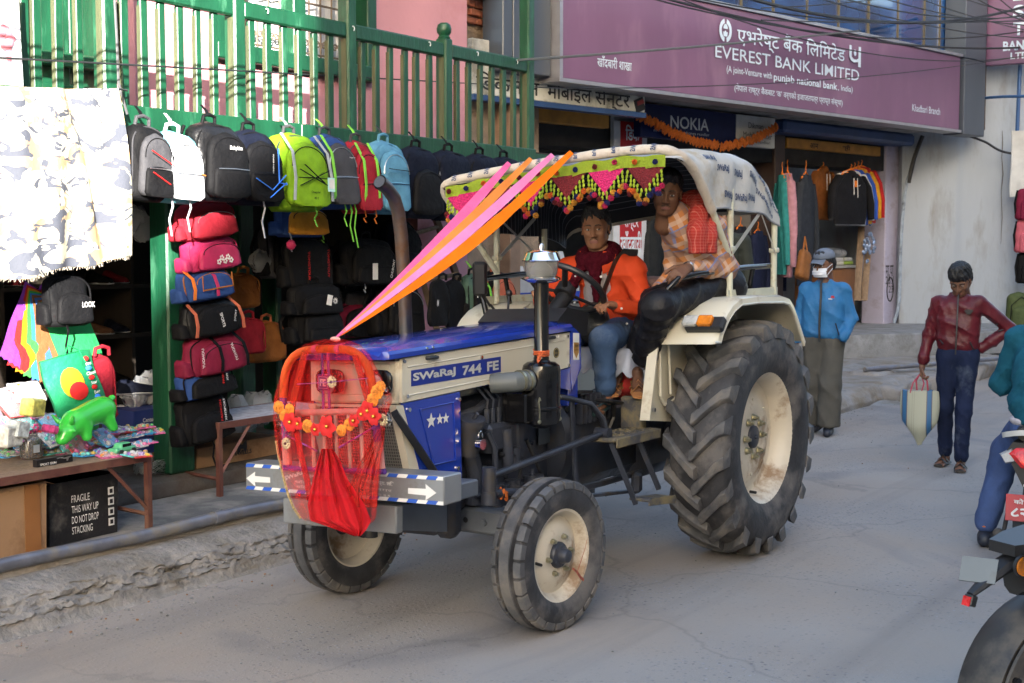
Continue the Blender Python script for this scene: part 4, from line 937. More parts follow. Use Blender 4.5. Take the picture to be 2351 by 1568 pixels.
# raised tyre lettering
def ring_text(s, rad, h, ang, y, parent, m, step):
 mb=MB()
 for k, ch in enumerate(s):
  if ch==' ':continue
  a=ang+step*k;c_=Vector((rad*math.cos(a), y, rad*math.sin(a)));out=Vector((math.cos(a), 0, math.sin(a)))
  text(mb, ch, None, h, c_, Vector((math.sin(a), 0, -math.cos(a)))*-1, out*-1 if False else-out, lift=.0, bold=.01)
 return mb.obj('lettering', m, parent, smooth=0)
# --- front axle, steering
mb=MB();mb.box((1.99, 0, .475), (.10, .86, .125), bev=.015);mb.box((1.945, 0, .475), (.02, .90, .14));
mb.obj('front_axle', M_GREYP, tr)
for y in(.08, .30, -.18):
 mb=MB();mb.cyl((2.035, y, .475), (2.055, y, .475), .016, n=6);mb.obj('axle_bolt', M_GREYP, tr)
mb=MB();mb.cyl((2.036, .19, .475), (2.0405, .19, .475), .014, n=12);mb.obj('axle_hole', M_BLKM, tr)
for sg in(1, -1):
 mb=MB();mb.cyl((1.96, sg*.46, .30), (1.96, sg*.46, .62), .035, n=14);mb.box((1.96, sg*.5, .36), (.09, .1, .12), bev=.02);mb.obj('kingpin', M_ENG, tr)
mb=MB();mb.tube([(1.97, .46, .62), (2.06, .45, .635), (2.17, .43, .64)], .022, 10);mb.obj('steering_arm', M_ENG, tr)
mb=MB();mb.tube([(2.19, .43, .725), (1.12, .41, .80)], .0165, 12);mb.cyl((2.19, .43, .62), (2.19, .43, .77), .032, n=16);mb.cyl((2.19, .43, .60), (2.19, .43, .66), .038, n=16);mb.cyl((1.12, .37, .80), (1.12, .45, .80), .030, n=16);mb.obj('drag_link', M_ENG, tr)
mb=MB();mb.tube([(1.10, .42, .79), (1.13, .41, .88), (1.20, .38, .96), (1.34, .33, 1.0), (1.5, .30, 1.03)], .024, 10, flat=.6);mb.obj('pitman_arm', M_ENG, tr)
mb=MB();mb.tube([(2.10+.02*math.cos(k*.9), .446+.016*math.sin(k*.9), .632+.026*math.sin(k*1.7))for k in range(14)], .009, 6);mb.obj('thread_wrap', mat('orange_thread', (.5, .12, .02), .8), tr)
# --- engine, gearbox, chassis
mb=TB();mb.box((1.72, 0, .72), (.98, .36, .42), bev=.03);mb.box((1.70, 0, .98), (.92, .28, .16), bev=.03);mb.box((1.72, 0, .52), (1.0, .30, .2), bev=.05);mb.obj('engine_block', M_ENG, tr)
mb=TB();mb.box((.78, 0, .70), (1.0, .38, .46), bev=.06);mb.box((.1, 0, .68), (.55, .5, .5), bev=.08);mb.cyl((0, -.5, .677), (0, .5, .677), .12, n=20);mb.cyl((1.22, 0, .74), (1.30, 0, .74), .30, n=24);mb.obj('gearbox', M_ENG, tr)
def eng(name, f, m=M_ENG):
 mb=TB();f(mb);return mb.obj(name, m, tr)
eng('crank_cover', lambda b:(b.cyl((2.22, .05, .66), (2.16, .05, .66), .15, n=20), b.box((2.14, .16, .66), (.1, .12, .5), bev=.03)))
eng('oil_filler', lambda b:(b.cyl((2.08, .24, .80), (2.10, .27, .95), .045, .055, n=14), b.cyl((2.10, .27, .945), (2.105, .278, .975), .062, n=16), b.tube([(2.105, .28, .97), (2.11, .31, 1.0)], .01, 6), b.tube([(2.06, .23, .82), (2.0, .22, .7), (2.02, .22, .55)], .04, 10)))
eng('injection_pump', lambda b:(b.box((1.86, .24, .86), (.26, .12, .14), bev=.02), b.box((1.74, .24, .83), (.08, .14, .2), bev=.02), b.cyl((1.84, .30, .72), (1.86, .30, .90), .03, n=12), b.cyl((1.78, .29, .70), (1.78, .29, .80), .036, n=12)))
for k in range(3):
 eng('injector_pipe', lambda b:(b.cyl((1.95-.05*k, .25, .92), (1.95-.05*k, .25, 1.0), .014, n=8), b.tube([(1.95-.05*k, .25, 1.0), (1.94-.05*k, .25, 1.04), (1.975-.05*k, .22, 1.10), (2.0-.05*k, .18, 1.16)], .0065, 6)))
for pts, r_ in(([(2.0, .29, .9), (1.97, .31, .82), (1.96, .31, .7), (1.96, .3, .6)], .015), ([(1.9, .29, .78), (1.8, .31, .76), (1.74, .31, .7), (1.75, .3, .62)], .010), ([(1.74, .27, .92), (1.70, .28, 1.02), (1.62, .25, 1.05)], .010), ([(2.12, .2, .98), (1.98, .22, 1.0), (1.9, .2, 1.02)], .022), ([(1.65, .28, .82), (1.6, .30, .72), (1.56, .32, .62), (1.54, .31, .56)], .011), ([(2.06, .26, .6), (1.85, .30, .62), (1.66, .28, .63)], .012)):
 eng('hose', lambda b:b.tube(pts, r_, 8), M_BLKM if r_<.0112 else M_ENG)
eng('oil_filter', lambda b:(b.cyl((1.93, .3, .42), (1.93, .3, .62), .052, n=18), b.cyl((1.93, .3, .62), (1.93, .3, .645), .04, n=14)))
eng('oil_filter', lambda b:(b.cyl((1.80, .3, .42), (1.80, .3, .62), .045, n=18), b.cyl((1.80, .3, .62), (1.80, .3, .645), .04, n=14)))
o=eng('fuel_bowl', lambda b:b.cyl((1.66, .33, .50), (1.66, .33, .61), .048, n=18), mat('fuel_bowl_plastic', (.22, .19, .12), .15, trans=.5))
eng('fuel_head', lambda b:(b.cyl((1.66, .33, .61), (1.66, .33, .65), .05, n=18), b.cyl((1.67, .33, .65), (1.67, .33, .68), .012, n=8)))
eng('padlock', lambda b:(b.cyl((2.10, .305, .855), (2.10, .335, .855), .026, n=14), b.tube([(2.10+.016*math.cos(t/6*math.pi), .32, .885+.03*math.sin(t/6*math.pi))for t in range(7)], .004, 6)), M_CHROME)
r=random.Random(6)
for k in range(16):
 x, z=r.uniform(1.3, 2.1), r.uniform(.5, 1.0)
 eng('engine_bolt', lambda b:b.cyl((x, .175, z), (x, .20, z), .012, n=6), M_ZINC if k%3==0 else M_ENG)
for k in range(7):
 eng('cooling_rib', lambda b:b.box((1.02-.05*k, .20, .90), (.018, .05, .16), bev=.006))
eng('maker_plate', lambda b:b.box((1.33, .196, .82), (.16, .006, .12)), mat('dull_plate', (.10, .11, .12), .4, .5))
# step plate and hanging step
mb=TB();mb.box((.92, .40, .765), (.50, .22, .022), bev=.008);mb.box((.92, .515, .75), (.48, .012, .05), bev=.004);mb.box((.7, .36, .86), (.05, .14, .18), bev=.01)
for k in range(24):mb.box((.72+.075*(k%6), .33+.045*(k//6), .779), (.03, .012, .006), rot=(0, 0, .6 if k%2 else-.6))
fb1=mb.obj('footboard', mat('worn_footboard', (.07, .07, .075), .5, .2, dirt=(.22, .18, .10), dirt_amt=.55, dirt_scale=9), tr)
mb=MB()
for a_, b_ in(((1.14, .47, .76), (.98, .53, .42)), ((.86, .47, .76), (.72, .53, .46))):mb.tube([a_, b_], .018, 4)
mb.obj('step_hanger', M_ENG, tr)
mb=MB();mb.box((.85, .56, .432), (.30, .12, .018), rot=(0, -.10, 0), bev=.005);mb.box((.85, .62, .425), (.30, .008, .04), rot=(0, -.1, 0));mb.obj('step', mat('worn_step', (.08, .08, .085), .5, .2, dirt=(.22, .18, .10), dirt_amt=.5, dirt_scale=9), tr)
mb=MB();mb.tube([(1.3, .33, .98), (1.28, .34, .6), (1.25, .34, .52), (.9, .30, .50), (.5, .3, .5)], .022, 8, flat=.5);mb.tube([(1.35, .3, .56), (1.34, .31, .48), (.72, .36, .43)], .012, 8);mb.box((.62, .34, .46), (.08, .05, .12), bev=.02);mb.obj('linkage', M_ENG, tr)
# pedals
mb=TB();mb.box((.86, .30, .935), (.17, .09, .018), rot=(0, -.18, 0), bev=.005);mb.tube([(.80, .29, .92), (.74, .26, .84), (.78, .22, .7)], .014, 6);mb.box((1.03, .22, 1.0), (.15, .07, .014), rot=(0, -.05, 0), bev=.004);mb.tube([(1.0, .2, 1.0), (1.1, .17, .9)], .012, 6);mb.obj('pedal', M_BLKM, tr)
# --- hood
def hood_ring(x, zl, top, yl=.325, ya=.27):
 return[(x, -yl, zl), (x, -yl, zl+.02), (x, -yl+.012, zl+.034), (x, -ya, top-.008), (x, -ya+.03, top), (x, 0, top+.006), (x, ya-.03, top), (x, ya, top-.008), (x, yl-.012, zl+.034), (x, yl, zl+.02), (x, yl, zl)]
mb=TB();rings=[hood_ring(2.775, 1.296, 1.318, .29, .255), hood_ring(2.765, 1.297, 1.33, .315, .262), hood_ring(2.735, 1.298, 1.343, .322, .268), hood_ring(2.69, 1.30, 1.352), hood_ring(2.4, 1.309, 1.364), hood_ring(2.0, 1.322, 1.376), hood_ring(1.6, 1.334, 1.388), hood_ring(1.34, 1.342, 1.396), hood_ring(1.27, 1.344, 1.39), hood_ring(1.255, 1.346, 1.375, .31, .26)]
mb.loft(rings, m=0);hood=mb.obj('hood', M_TBLUE, tr, smooth=25)
mb=TB();mb.box((2.0, 0, 1.30), (1.40, .58, .03));mb.obj('hood_liner', M_BLKM, tr)
def side_poly(pts, y, d=.02):return[(p[0], p[1])for p in pts]
PS=[(2.668, 1.102), (2.668, 1.292), (2.64, 1.296), (1.275, 1.334), (1.275, 1.155), (1.40, 1.146), (1.46, 1.175), (1.70, 1.170), (1.78, 1.135)]
for sg in(1, -1):
 mb=TB();mb.prism(PS, (0, .285*sg, 0), (1, 0, 0), (0, 0, 1), -.022*sg);o=mb.obj('side_panel', M_CREAM, tr)
 if sg>0:
  sp=o
  mb=TB();inner=[(2.62, 1.17), (2.62, 1.265), (1.32, 1.305), (1.32, 1.262), (1.32, 1.245), (2.60, 1.20)]
  mb.tube([(p[0], .3075, p[1])for p in((2.63, 1.255), (1.32, 1.297))], .004, 6);mb.tube([(p[0], .3075, p[1])for p in((2.63, 1.13), (1.82, 1.157))], .004, 6);mb.obj('pressed_rib', M_CREAM, sp)
  a, b_=tl(943, 868, 'y', .308), tl(1151, 838, 'y', .308)
  mb=TB();mb.prism([(a.x, 1.168), (a.x, 1.238), (b_.x, 1.252), (b_.x, 1.178)], (0, .3078, 0), (1, 0, 0), (0, 0, 1), -.0015);mb.obj('badge', M_DECB, sp)
  th=math.atan2(.012, a.x-b_.x)
  for s, c0, c1, zc, h in(('SWARAJ', 947, 1046, 1.206, .045), ('744', 1062, 1106, 1.2095, .045), ('FE', 1119, 1146, 1.213, .045)):
   p0, p1=tl(c0, 860, 'y', .31), tl(c1, 845, 'y', .31)
   mb=MB();text(mb, s.replace('SWARAJ', 'SWaRaJ'), p0.x-p1.x, h, ((p0.x+p1.x)/2, .3095, zc), (-math.cos(th), 0, math.sin(th)), (0, 0, 1), bold=.035, lift=.002);mb.obj('lettering', mat('silver_badge_letter', (.62, .62, .58), .35, .3), sp, smooth=0)
  for px, py in((926, 829), (1106, 820), (1305, 771), (933, 910), (1308, 838), (1282, 772)):
   p=tl(px, py, 'y', .308);mb=TB();mb.cyl((p.x, .306, p.z), (p.x, .316, p.z), .009, n=8);mb.obj('bolt', M_CHROME, sp)
  for px, py in((990, 820), (1264, 774)):
   p=tl(px, py, 'y', .31);mb=TB();mb.tube([(p.x+.035, .307, p.z), (p.x+.03, .325, p.z), (p.x-.03, .325, p.z), (p.x-.035, .307, p.z)], .009, 6);mb.obj('hood_latch', M_BLKM, sp)
  c=tl(1280, 809, 'y', .308);mb=TB();mb.cyl((c.x, .307, c.z), (c.x, .3088, c.z), .027, n=20);mb.obj('round_sticker', mat('black_gold_sticker', (.05, .04, .02), .4), sp)
  mb=MB();text(mb, 'SINCE 1974', .05, .009, (c.x, .3095, c.z), (-1, 0, 0), (0, 0, 1));mb.tube([(c.x+.022*math.cos(t*.4), .309, c.z+.022*math.sin(t*.4))for t in range(16)], .0016, 4, loop=True);mb.obj('lettering', mat('gold_print', (.5, .38, .15), .4, .4), sp, smooth=0)
mb=TB()
for px, py in((981, 799), (995, 797), (1253, 765), (1240, 767)):
 p=tl(px, py, 'y', .327);mb.cyl((p.x, .322, p.z), (p.x, .331, p.z), .006, n=8)
mb.obj('rivets', M_CHROME, hood, kind='stuff')
# front face with two headlamps and mesh grille
mb=TB();mb.box((2.665, 0, 1.195), (.03, .575, .20), bev=.012);mb.box((2.678, 0, 1.205), (.012, .48, .14), bev=.004);mb.box((2.668, 0, 1.085), (.03, .56, .012));face=mb.obj('front_panel', M_CREAM, tr)
for y in(-.085, .185):
 mb=TB();mb.ball((2.683, y, 1.19), (.012, .082, .055), 24, 7, e=.55);o=mb.obj('headlight', M_BLKP, tr)
 mb=TB();mb.ball((2.692, y-.012, 1.18), (.016, .048, .045), 16, 8, e=.75);mb.obj('headlight_glass', M_LAMPW, o)
mb=TB();mb.grid(1, 1, lambda a, b:(2.66-.10*(1-b), -.25+.5*a, .72+.36*b));gr=mb.obj('grille', mat('grille_backing', (.05, .05, .05), .6), tr)
mb=TB()
for k in range(34):y=-.25+.5*k/33;mb.box((2.614, y, .90), (.004, .004, .375), rot=(0, .27, 0))
for k in range(26):z=.72+.36*k/25;mb.box((2.664-.10*(1.08-z)/.36, 0, z), (.004, .50, .004))
o=mb.obj('grille_mesh', mat('grille_wire', (.28, .27, .25), .45, .4), gr);o['kind']='stuff'
for sg in(1, -1):
 mb=TB();mb.prism([(2.70, 1.09), (2.635, 1.09), (2.50, .70), (2.575, .70)], (0, .252*sg, 0), (1, 0, 0), (0, 0, 1), -.045*sg);mb.obj('grille_edge', M_CREAM, tr)
 mb=TB();mb.prism([(2.655, 1.098), (2.235, 1.112), (2.22, .66), (2.50, .68)], (0, .283*sg, 0), (1, 0, 0), (0, 0, 1), -.018*sg);o=mb.obj('lower_panel', M_TBLUE, tr)
 if sg>0:
  lp=o
  mb=TB();rr=[(2.54, 1.06), (2.29, 1.068), (2.275, .80), (2.44, .80)];mb.tube([(p[0], .3035, p[1])for p in rr], .005, 6, loop=True);mb.obj('pressed_rib', M_TBLUE, lp)
  for(px, py), s in(((989, 967), .036), ((1009, 963), .026), ((1023, 961), .026)):
   c=tl(px, py, 'y', .304);mb=TB();P=[]
   for k in range(10):q=s if k%2==0 else s*.42;a=math.pi/2+k*math.pi/5;P.append((c.x+q*math.cos(a), c.z+q*math.sin(a)))
   mb.prism(P, (0, .3045, 0), (1, 0, 0), (0, 0, 1), -.0015);mb.obj('star', M_DECW, lp)
  for px, py in((938, 941), (1054, 917), (1051, 1077)):
   p=tl(px, py, 'y', .304);mb=TB();mb.cyl((p.x, .302, p.z), (p.x, .311, p.z), .010, n=8);mb.obj('bolt', M_CHROME, lp)
mb=MB();p0, p1=tl(906, 948, 'y', .275), tl(998, 1084, 'y', .275);mb.tube([p0, p1], .022, 4);mb.obj('guard_strut', M_BLKM, tr)
# cowl behind the hood
for sg in(1, -1):
 mb=TB();mb.prism([(1.27, 1.375), (1.17, 1.32), (1.16, 1.14), (1.255, 1.03), (1.27, 1.12), (1.27, 1.15)], (0, .29*sg, 0), (1, 0, 0), (0, 0, 1), -.02*sg);mb.prism([(1.268, 1.148), (1.268, 1.115), (1.262, 1.03), (1.40, 1.06), (1.40, 1.14)], (0, .287*sg, 0), (1, 0, 0), (0, 0, 1), -.02*sg);o=mb.obj('cowl', M_TBLUE, tr)
mb=TB();mb.prism([(1.26, 1.38), (1.16, 1.33), (1.16, .95), (1.26, .95)], (0, -.285, 0), (1, 0, 0), (0, 0, 1), -.57);mb.obj('bulkhead', M_TBLUE, tr)
mb=TB();mb.prism([(1.245, 1.19), (1.245, 1.33), (1.185, 1.325), (1.185, 1.185)], (0, .3105, 0), (1, 0, 0), (0, 0, 1), -.0015);o=mb.obj('sticker', M_DECW, tr)
mb=TB();mb.prism([(1.24, 1.28), (1.19, 1.276), (1.19, 1.225), (1.215, 1.195), (1.24, 1.23)], (0, .3125, 0), (1, 0, 0), (0, 0, 1), -.0012);mb.obj('shield_print', mat('gold_brown_print', (.38, .20, .05), .4), o)
mb=MB();text(mb, 'YEARS', .05, .012, (1.215, .314, 1.262), (-1, 0, 0), (0, 0, 1), bold=.02);text(mb, 'WARRANTY', .05, .007, (1.215, .314, 1.240), (-1, 0, 0), (0, 0, 1));mb.obj('lettering', M_BLK, o, smooth=0)
for o in list(tr.children):
 if o.name.split('.')[0]in('hood', 'hood_liner', 'side_panel', 'front_panel', 'grille', 'grille_edge', 'lower_panel', 'cowl', 'bulkhead', 'sticker'):o.location=(-.058, 0, -.008);o.scale=(1, .86, 1)
# dashboard, steering
mb=TB();mb.prism([(1.30, 1.39), (1.20, 1.455), (.98, 1.42), (1.0, 1.30), (1.2, 1.3)], (0, -.26, 0), (1, 0, 0), (0, 0, 1), -.50);mb.obj('dashboard', M_BLKM, tr)
mb=TB();mb.tube([(1.05, .0, 1.36), (.86, .03, 1.52)], .045, 12);mb.obj('steering_column', M_BLKM, tr)
SWC=Vector((.86, .03, 1.545));SWN=Vector((-.62, .06, .80)).normalized();sx, sy, _=frame(SWN, (0, 1, 0))
mb=MB();mb.tube([SWC+(sx*math.cos(2*math.pi*k/40)+sy*math.sin(2*math.pi*k/40))*.215 for k in range(40)], [.0165+.0012*(k%2)for k in range(40)], 10, loop=True);swl=mb.obj('steering_wheel', M_BLKM, tr)
mb=MB()
for a in(.4, 2.5, 4.65):d=sx*math.cos(a)+sy*math.sin(a);mb.tube([SWC-SWN*.03, SWC+d*.1-SWN*.02, SWC+d*.212], .016, 6, flat=.6)
mb.cyl(SWC-SWN*.05, SWC, .06, .055, n=18);mb.box(SWC+SWN*.002, (.1, .075, .03), rot=Matrix((sx, sy, SWN)).transposed(), bev=.01);mb.obj('spokes', M_BLKM, swl)
mb=TB();mb.tube([(1.08, -.22, 1.38), (1.02, -.25, 1.48), (1.0, -.26, 1.52)], .007, 6);mb.ball((.995, -.262, 1.535), .02, 8, 6);mb.obj('throttle_lever', M_BLKM, tr)
# air cleaner with pre-cleaner bowl
AX, AY=1.71, .405
o=mb=MB();mb.lathe([(0, .895), (.03, .895), (.085, .92), (.092, .945), (.092, .985), (.099, .990), (.099, 1.0), (.092, 1.004), (.0925, 1.075), (.094, 1.08), (.094, 1.175), (.088, 1.20), (.07, 1.214), (.045, 1.218), (.038, 1.225), (.038, 1.235), (.036, 1.24), (.036, 1.60), (0, 1.6)], (AX, AY, 0), n=32);ac=mb.obj('air_cleaner', M_BLKP, tr)
mb=MB();mb.lathe([(.036, 1.595), (.07, 1.60), (.092, 1.612), (.094, 1.618), (.08, 1.628), (.07, 1.63)], (AX, AY, 0), n=28);mb.lathe([(.0915, 1.70), (.093, 1.705), (.088, 1.715), (.076, 1.742), (.05, 1.752), (.012, 1.756), (.012, 1.775), (.006, 1.785), (0, 1.785)], (AX, AY, 0), n=28);mb.obj('precleaner_cap', M_CHROME, ac)
mb=MB();mb.lathe([(.07, 1.63), (.076, 1.64), (.083, 1.70), (.0815, 1.70), (.0745, 1.64), (.0685, 1.632)], (AX, AY, 0), n=28);mb.obj('precleaner_bowl', M_CLEAR, ac)
mb=MB();mb.lathe([(.05, 1.63), (.055, 1.66), (.02, 1.70)], (AX, AY, 0), n=18);mb.obj('precleaner_vane', mat('dull_white_vane', (.4, .38, .33), .6), ac)
mb=MB();mb.tube([(1.80, .40, 1.135), (1.88, .37, 1.13), (1.92, .26, 1.12)], .048, 16);mb.obj('intake_hose', mat('ribbed_hose', (.10, .11, .11), .5), tr)
for x in(1.815, 1.85):mb=MB();mb.cyl((x, .40-(x-1.8)*.4, 1.135), (x+.012, .397-(x-1.8)*.4, 1.134), .052, n=18);mb.obj('hose_clamp', M_ZINC, tr)
mb=MB();mb.box((1.82, .34, 1.0), (.07, .14, .14), bev=.008);mb.obj('cleaner_bracket', M_BLKP, tr)
for dx, dy in((.085, .045), (-.075, .06)):
 mb=MB();x, y=AX+dx, AY+dy;mb.tube([(x-.01, y, 1.035), (x, y, 1.05), (x+.008, y, 1.03), (x, y, .99), (x, y, .93)], .0045, 6);mb.ball((x, y, .935), (.016, .006, .010), 8, 5);mb.obj('clip_rod', M_ZINC, ac)
mb=MB();mb.tube([(AX+.037*math.cos(k*.8), AY+.037*math.sin(k*.8), 1.245+.028*k/22)for k in range(23)], .006, 5);mb.tube([(AX+.04, AY+.02, 1.25), (AX+.07, AY+.03, 1.235), (AX+.085, AY+.035, 1.22)], [.008, .010, .004], 6);mb.obj('thread_wrap', mat('red_gold_thread', (.5, .09, .02), .8, var=.5, scale=80), tr)
# exhaust on the far side
P=[tl(932, 765, 'y', -.33), tl(928, 650, 'y', -.33), tl(921, 540, 'y', -.33), tl(915, 490, 'y', -.33), tl(905, 455, 'y', -.32), tl(889, 432, 'y', -.31), tl(872, 418, 'y', -.30)]
mb=MB();mb.tube([P[0]-Vector((0, 0, .4))]+P, [.034]*6+[.033, .036], 16, caps=False);mb.tube([P[-1]+Vector((.004, 0, .002)), P[-2]], .030, 14);mb.obj('exhaust', mat('scorched_exhaust_steel', (.10, .095, .10), .38, .7, var=.3, scale=6, dirt=(.12, .06, .03), dirt_amt=.35), tr)
# --- fenders
FP=[(.735, 1.235), (.725, 1.26), (.70, 1.305), (.62, 1.385), (.54, 1.435), (.44, 1.468), (.2, 1.472), (-.14, 1.462), (-.24, 1.445), (-.31, 1.40), (-.40, 1.30), (-.50, 1.18)]
def fender(sg):
 mb=TB();ys=(.48, .70, .845, .868, .872)
 dr=(0, 0, 0, -.008, -.035)
 def pt(i, j, t=0):
  x, z=FP[i];a=FP[max(i-1, 0)];b=FP[min(i+1, len(FP)-1)];n=Vector((-(b[1]-a[1]), b[0]-a[0])).normalized()
  if n.y<0 and i>0:n=-n
  q=dr[j]-t;return(x+n.x*q, sg*(ys[j]-(t if j==4 else 0)), z+n.y*q)
 mb.grid(len(FP)-1, 4, lambda a, b:pt(int(round(a*(len(FP)-1))), int(round(b*4))), thick=.007)
 f=mb.obj('fender', M_CREAM, tr, smooth=50)
 mb=TB();mb.tube([pt(i, 4)for i in range(len(FP))], .009, 6);mb.obj('fender_lip', M_CREAM, f)
 mb=TB();mb.prism([(.745, 1.25), (.84, .835), (.40, .78), (-.4, .9), (-.5, 1.2), (-.25, 1.44), (.44, 1.46)], (0, .485*sg, 0), (1, 0, 0), (0, 0, 1), .01*sg);mb.box((.79, .49*sg+.02*sg, 1.04), (.012, .05, .42), rot=(0, -.22, 0));mb.obj('inner_plate', M_CREAM, f)
 mb=TB();mb.tube([(.66, .50*sg, 1.22), (.67, .51*sg, .95), (.62, .51*sg, .90), (.5, .51*sg, .92)], .010, 6);mb.tube([(.56, .50*sg, 1.25), (.55, .51*sg, .95)], .008, 6);mb.obj('stiffener', M_CREAM, f)
 for x, z in((.80, .87), (.72, .88)):mb=TB();mb.cyl((x, sg*.49, z), (x, sg*.505, z), .012, n=8);mb.obj('bolt', M_CHROME, f)
 return f
fl_, fr_=fender(1), fender(-1)
# lamp on the front of the fender
n=Vector((.78, 0, .62)).normalized();c=tl(1612, 746, 'x', .70);c=Vector((.69, c.y, 1.33));ux=Vector((0, 1, 0));uy=n.cross(ux)
Rm=Matrix((ux, -ux.cross(n)if False else uy, n)).transposed()
mb=TB();mb.box(c+n*.015+ux*.02, (.22, .085, .05), rot=Rm, bev=.012);lamp=mb.obj('indicator', M_BLKM, tr)
mb=TB();mb.box(c+n*.05-ux*.055, (.085, .062, .034), rot=Rm, bev=.008);mb.obj('clear_lens', M_LAMPW, lamp)
mb=TB();mb.box(c+n*.05+ux*.03, (.085, .062, .034), rot=Rm, bev=.008);mb.obj('amber_lens', M_LAMPO, lamp)
# grab rail
mb=MB();mb.tube([(-.42, .695, 1.655), (0, .695, 1.65), (.35, .698, 1.635), (.62, .69, 1.625), (.76, .655, 1.60), (.80, .62, 1.55), (.79, .59, 1.47), (.80, .56, 1.41), (.775, .55, 1.36), (.72, .55, 1.345)], .0165, 12);mb.tube([(-.12, .695, 1.65), (-.12, .66, 1.45)], .014, 8);mb.obj('grab_rail', M_BLKP, tr)
mb=MB();mb.box((.715, .555, 1.335), (.02, .05, .13), rot=(0, -.6, 0), bev=.008);mb.obj('rail_foot', M_BLKP, tr)
mb=MB();mb.tube([(-.42, -.66, 1.62), (.3, -.66, 1.60), (.7, -.64, 1.58), (.78, -.6, 1.5), (.78, -.56, 1.36)], .0165, 12);mb.tube([(.45, -.66, 1.6), (.45, -.62, 1.42)], .014, 8);mb.obj('grab_rail', M_BLKP, tr)
# seat under a grey cloth
mb=TB();mb.box((.33, 0, 1.14), (.46, .50, .10), bev=.04);mb.box((.08, 0, 1.24), (.1, .46, .16), rot=(0, -.15, 0), bev=.05);mb.tube([(.35, 0, .9), (.33, 0, 1.1)], .05, 10);mb.obj('seat', M_BLKM, tr)
mb=TB()
def cloth(a, b):
 x=.12+.52*a;y=-.32+.64*b;e=max(abs(b-.5)*2-.78, 0)/.22;f=max(a-.85, 0)/.15
 dr=max(e, f);return(x+.02*f, y*(1-.03*e), 1.205-.13*dr**1.2+.014*math.sin(b*40+a*9)*(.3+dr)+.012*math.sin(a*30+b*7))
mb.grid(40, 40, cloth, thick=.006);mb.obj('seat_cloth', mat('silver_grey_cloth', (.34, .37, .45), .45, var=.12, sheen=.4, bump=.2, bscale=20), tr, smooth=60)
mb=TB();mb.ball((.42, .12, 1.0), (.10, .12, .10), 14, 9);mb.obj('red_bundle', mat('red_white_cloth_bundle', (.45, .03, .03), .8, var=.5, scale=9), tr)
# mirror
p=tl(1102, 640, 'y', -.58);mb=MB();mb.box(p, (.035, .085, .20), rot=(.0, .12, .5), bev=.015);mb.tube([p+Vector((-.02, .0, -.08)), p+Vector((-.06, .03, -.16)), tl(1126, 700, 'y', -.55), Vector((.66, -.55, 1.36))], .008, 6);mb.obj('mirror', M_BLKM, tr)
# --- canopy frame
M_POST=mat('canopy_tube_paint', (.55, .55, .44), .4, var=.06, scale=8, dirt=(.40, .33, .22), dirt_amt=.18, dirt_scale=8)
BARP=[Vector((.27, .72, 1.72)), Vector((.50, .725, 1.965)), Vector((.60, .73, 2.055)), Vector((.73, .735, 2.165)), Vector((.85, .735, 2.225)), Vector((.93, .70, 2.262)), Vector((.96, .62, 2.272)), Vector((.97, .40, 2.265)), Vector((.975, 0, 2.228)), Vector((.97, -.40, 2.180)), Vector((.96, -.64, 2.148)), Vector((.95, -.73, 2.125)), Vector((.92, -.765, 2.085)), Vector((.86, -.76, 2.02)), Vector((.72, -.74, 1.88)), Vector((.46, -.715, 1.62))]
mb=MB();mb.tube(BARP[:3], .0185, 12);mb.obj('canopy_brace', M_POST, tr)
mb=MB();mb.tube(BARP[-3:], .0185, 12);mb.obj('canopy_brace', M_POST, tr)
for x, y, zt_ in((.255, .72, 2.05), (-.365, .72, 1.95), (.455, -.715, 2.0), (-.08, -.715, 1.9)):
 mb=TB();mb.tube([(x, y, 1.465), (x, y, zt_+.02)], .0185, 12);mb.box((x, y, 1.74 if x>0 else 1.73), (.05, .05, .03), bev=.006);mb.obj('canopy_post', M_POST, tr)
for y in(.728, -.728):
 mb=TB();mb.box((-.05 if y>0 else .2, y, 1.487), (.70, .006, .05));mb.box((-.05 if y>0 else .2, y-.02, 1.467), (.7, .04, .006));mb.obj('post_rail', M_POST, tr)
for a_, b_ in(((.24, .73, 1.72), (-.15, .73, 1.96)), ((-.36, .735, 1.70), (-.10, .735, 1.98)), ((.45, -.72, 1.72), (.02, -.72, 1.99)), ((-.06, -.725, 1.73), (.42, -.725, 1.98))):
 mb=TB();mb.ribbon([a_, b_], (.012, 0, .022), .004);mb.obj('cross_brace', mat('dull_steel_strip', (.42, .41, .38), .5, .3), tr)
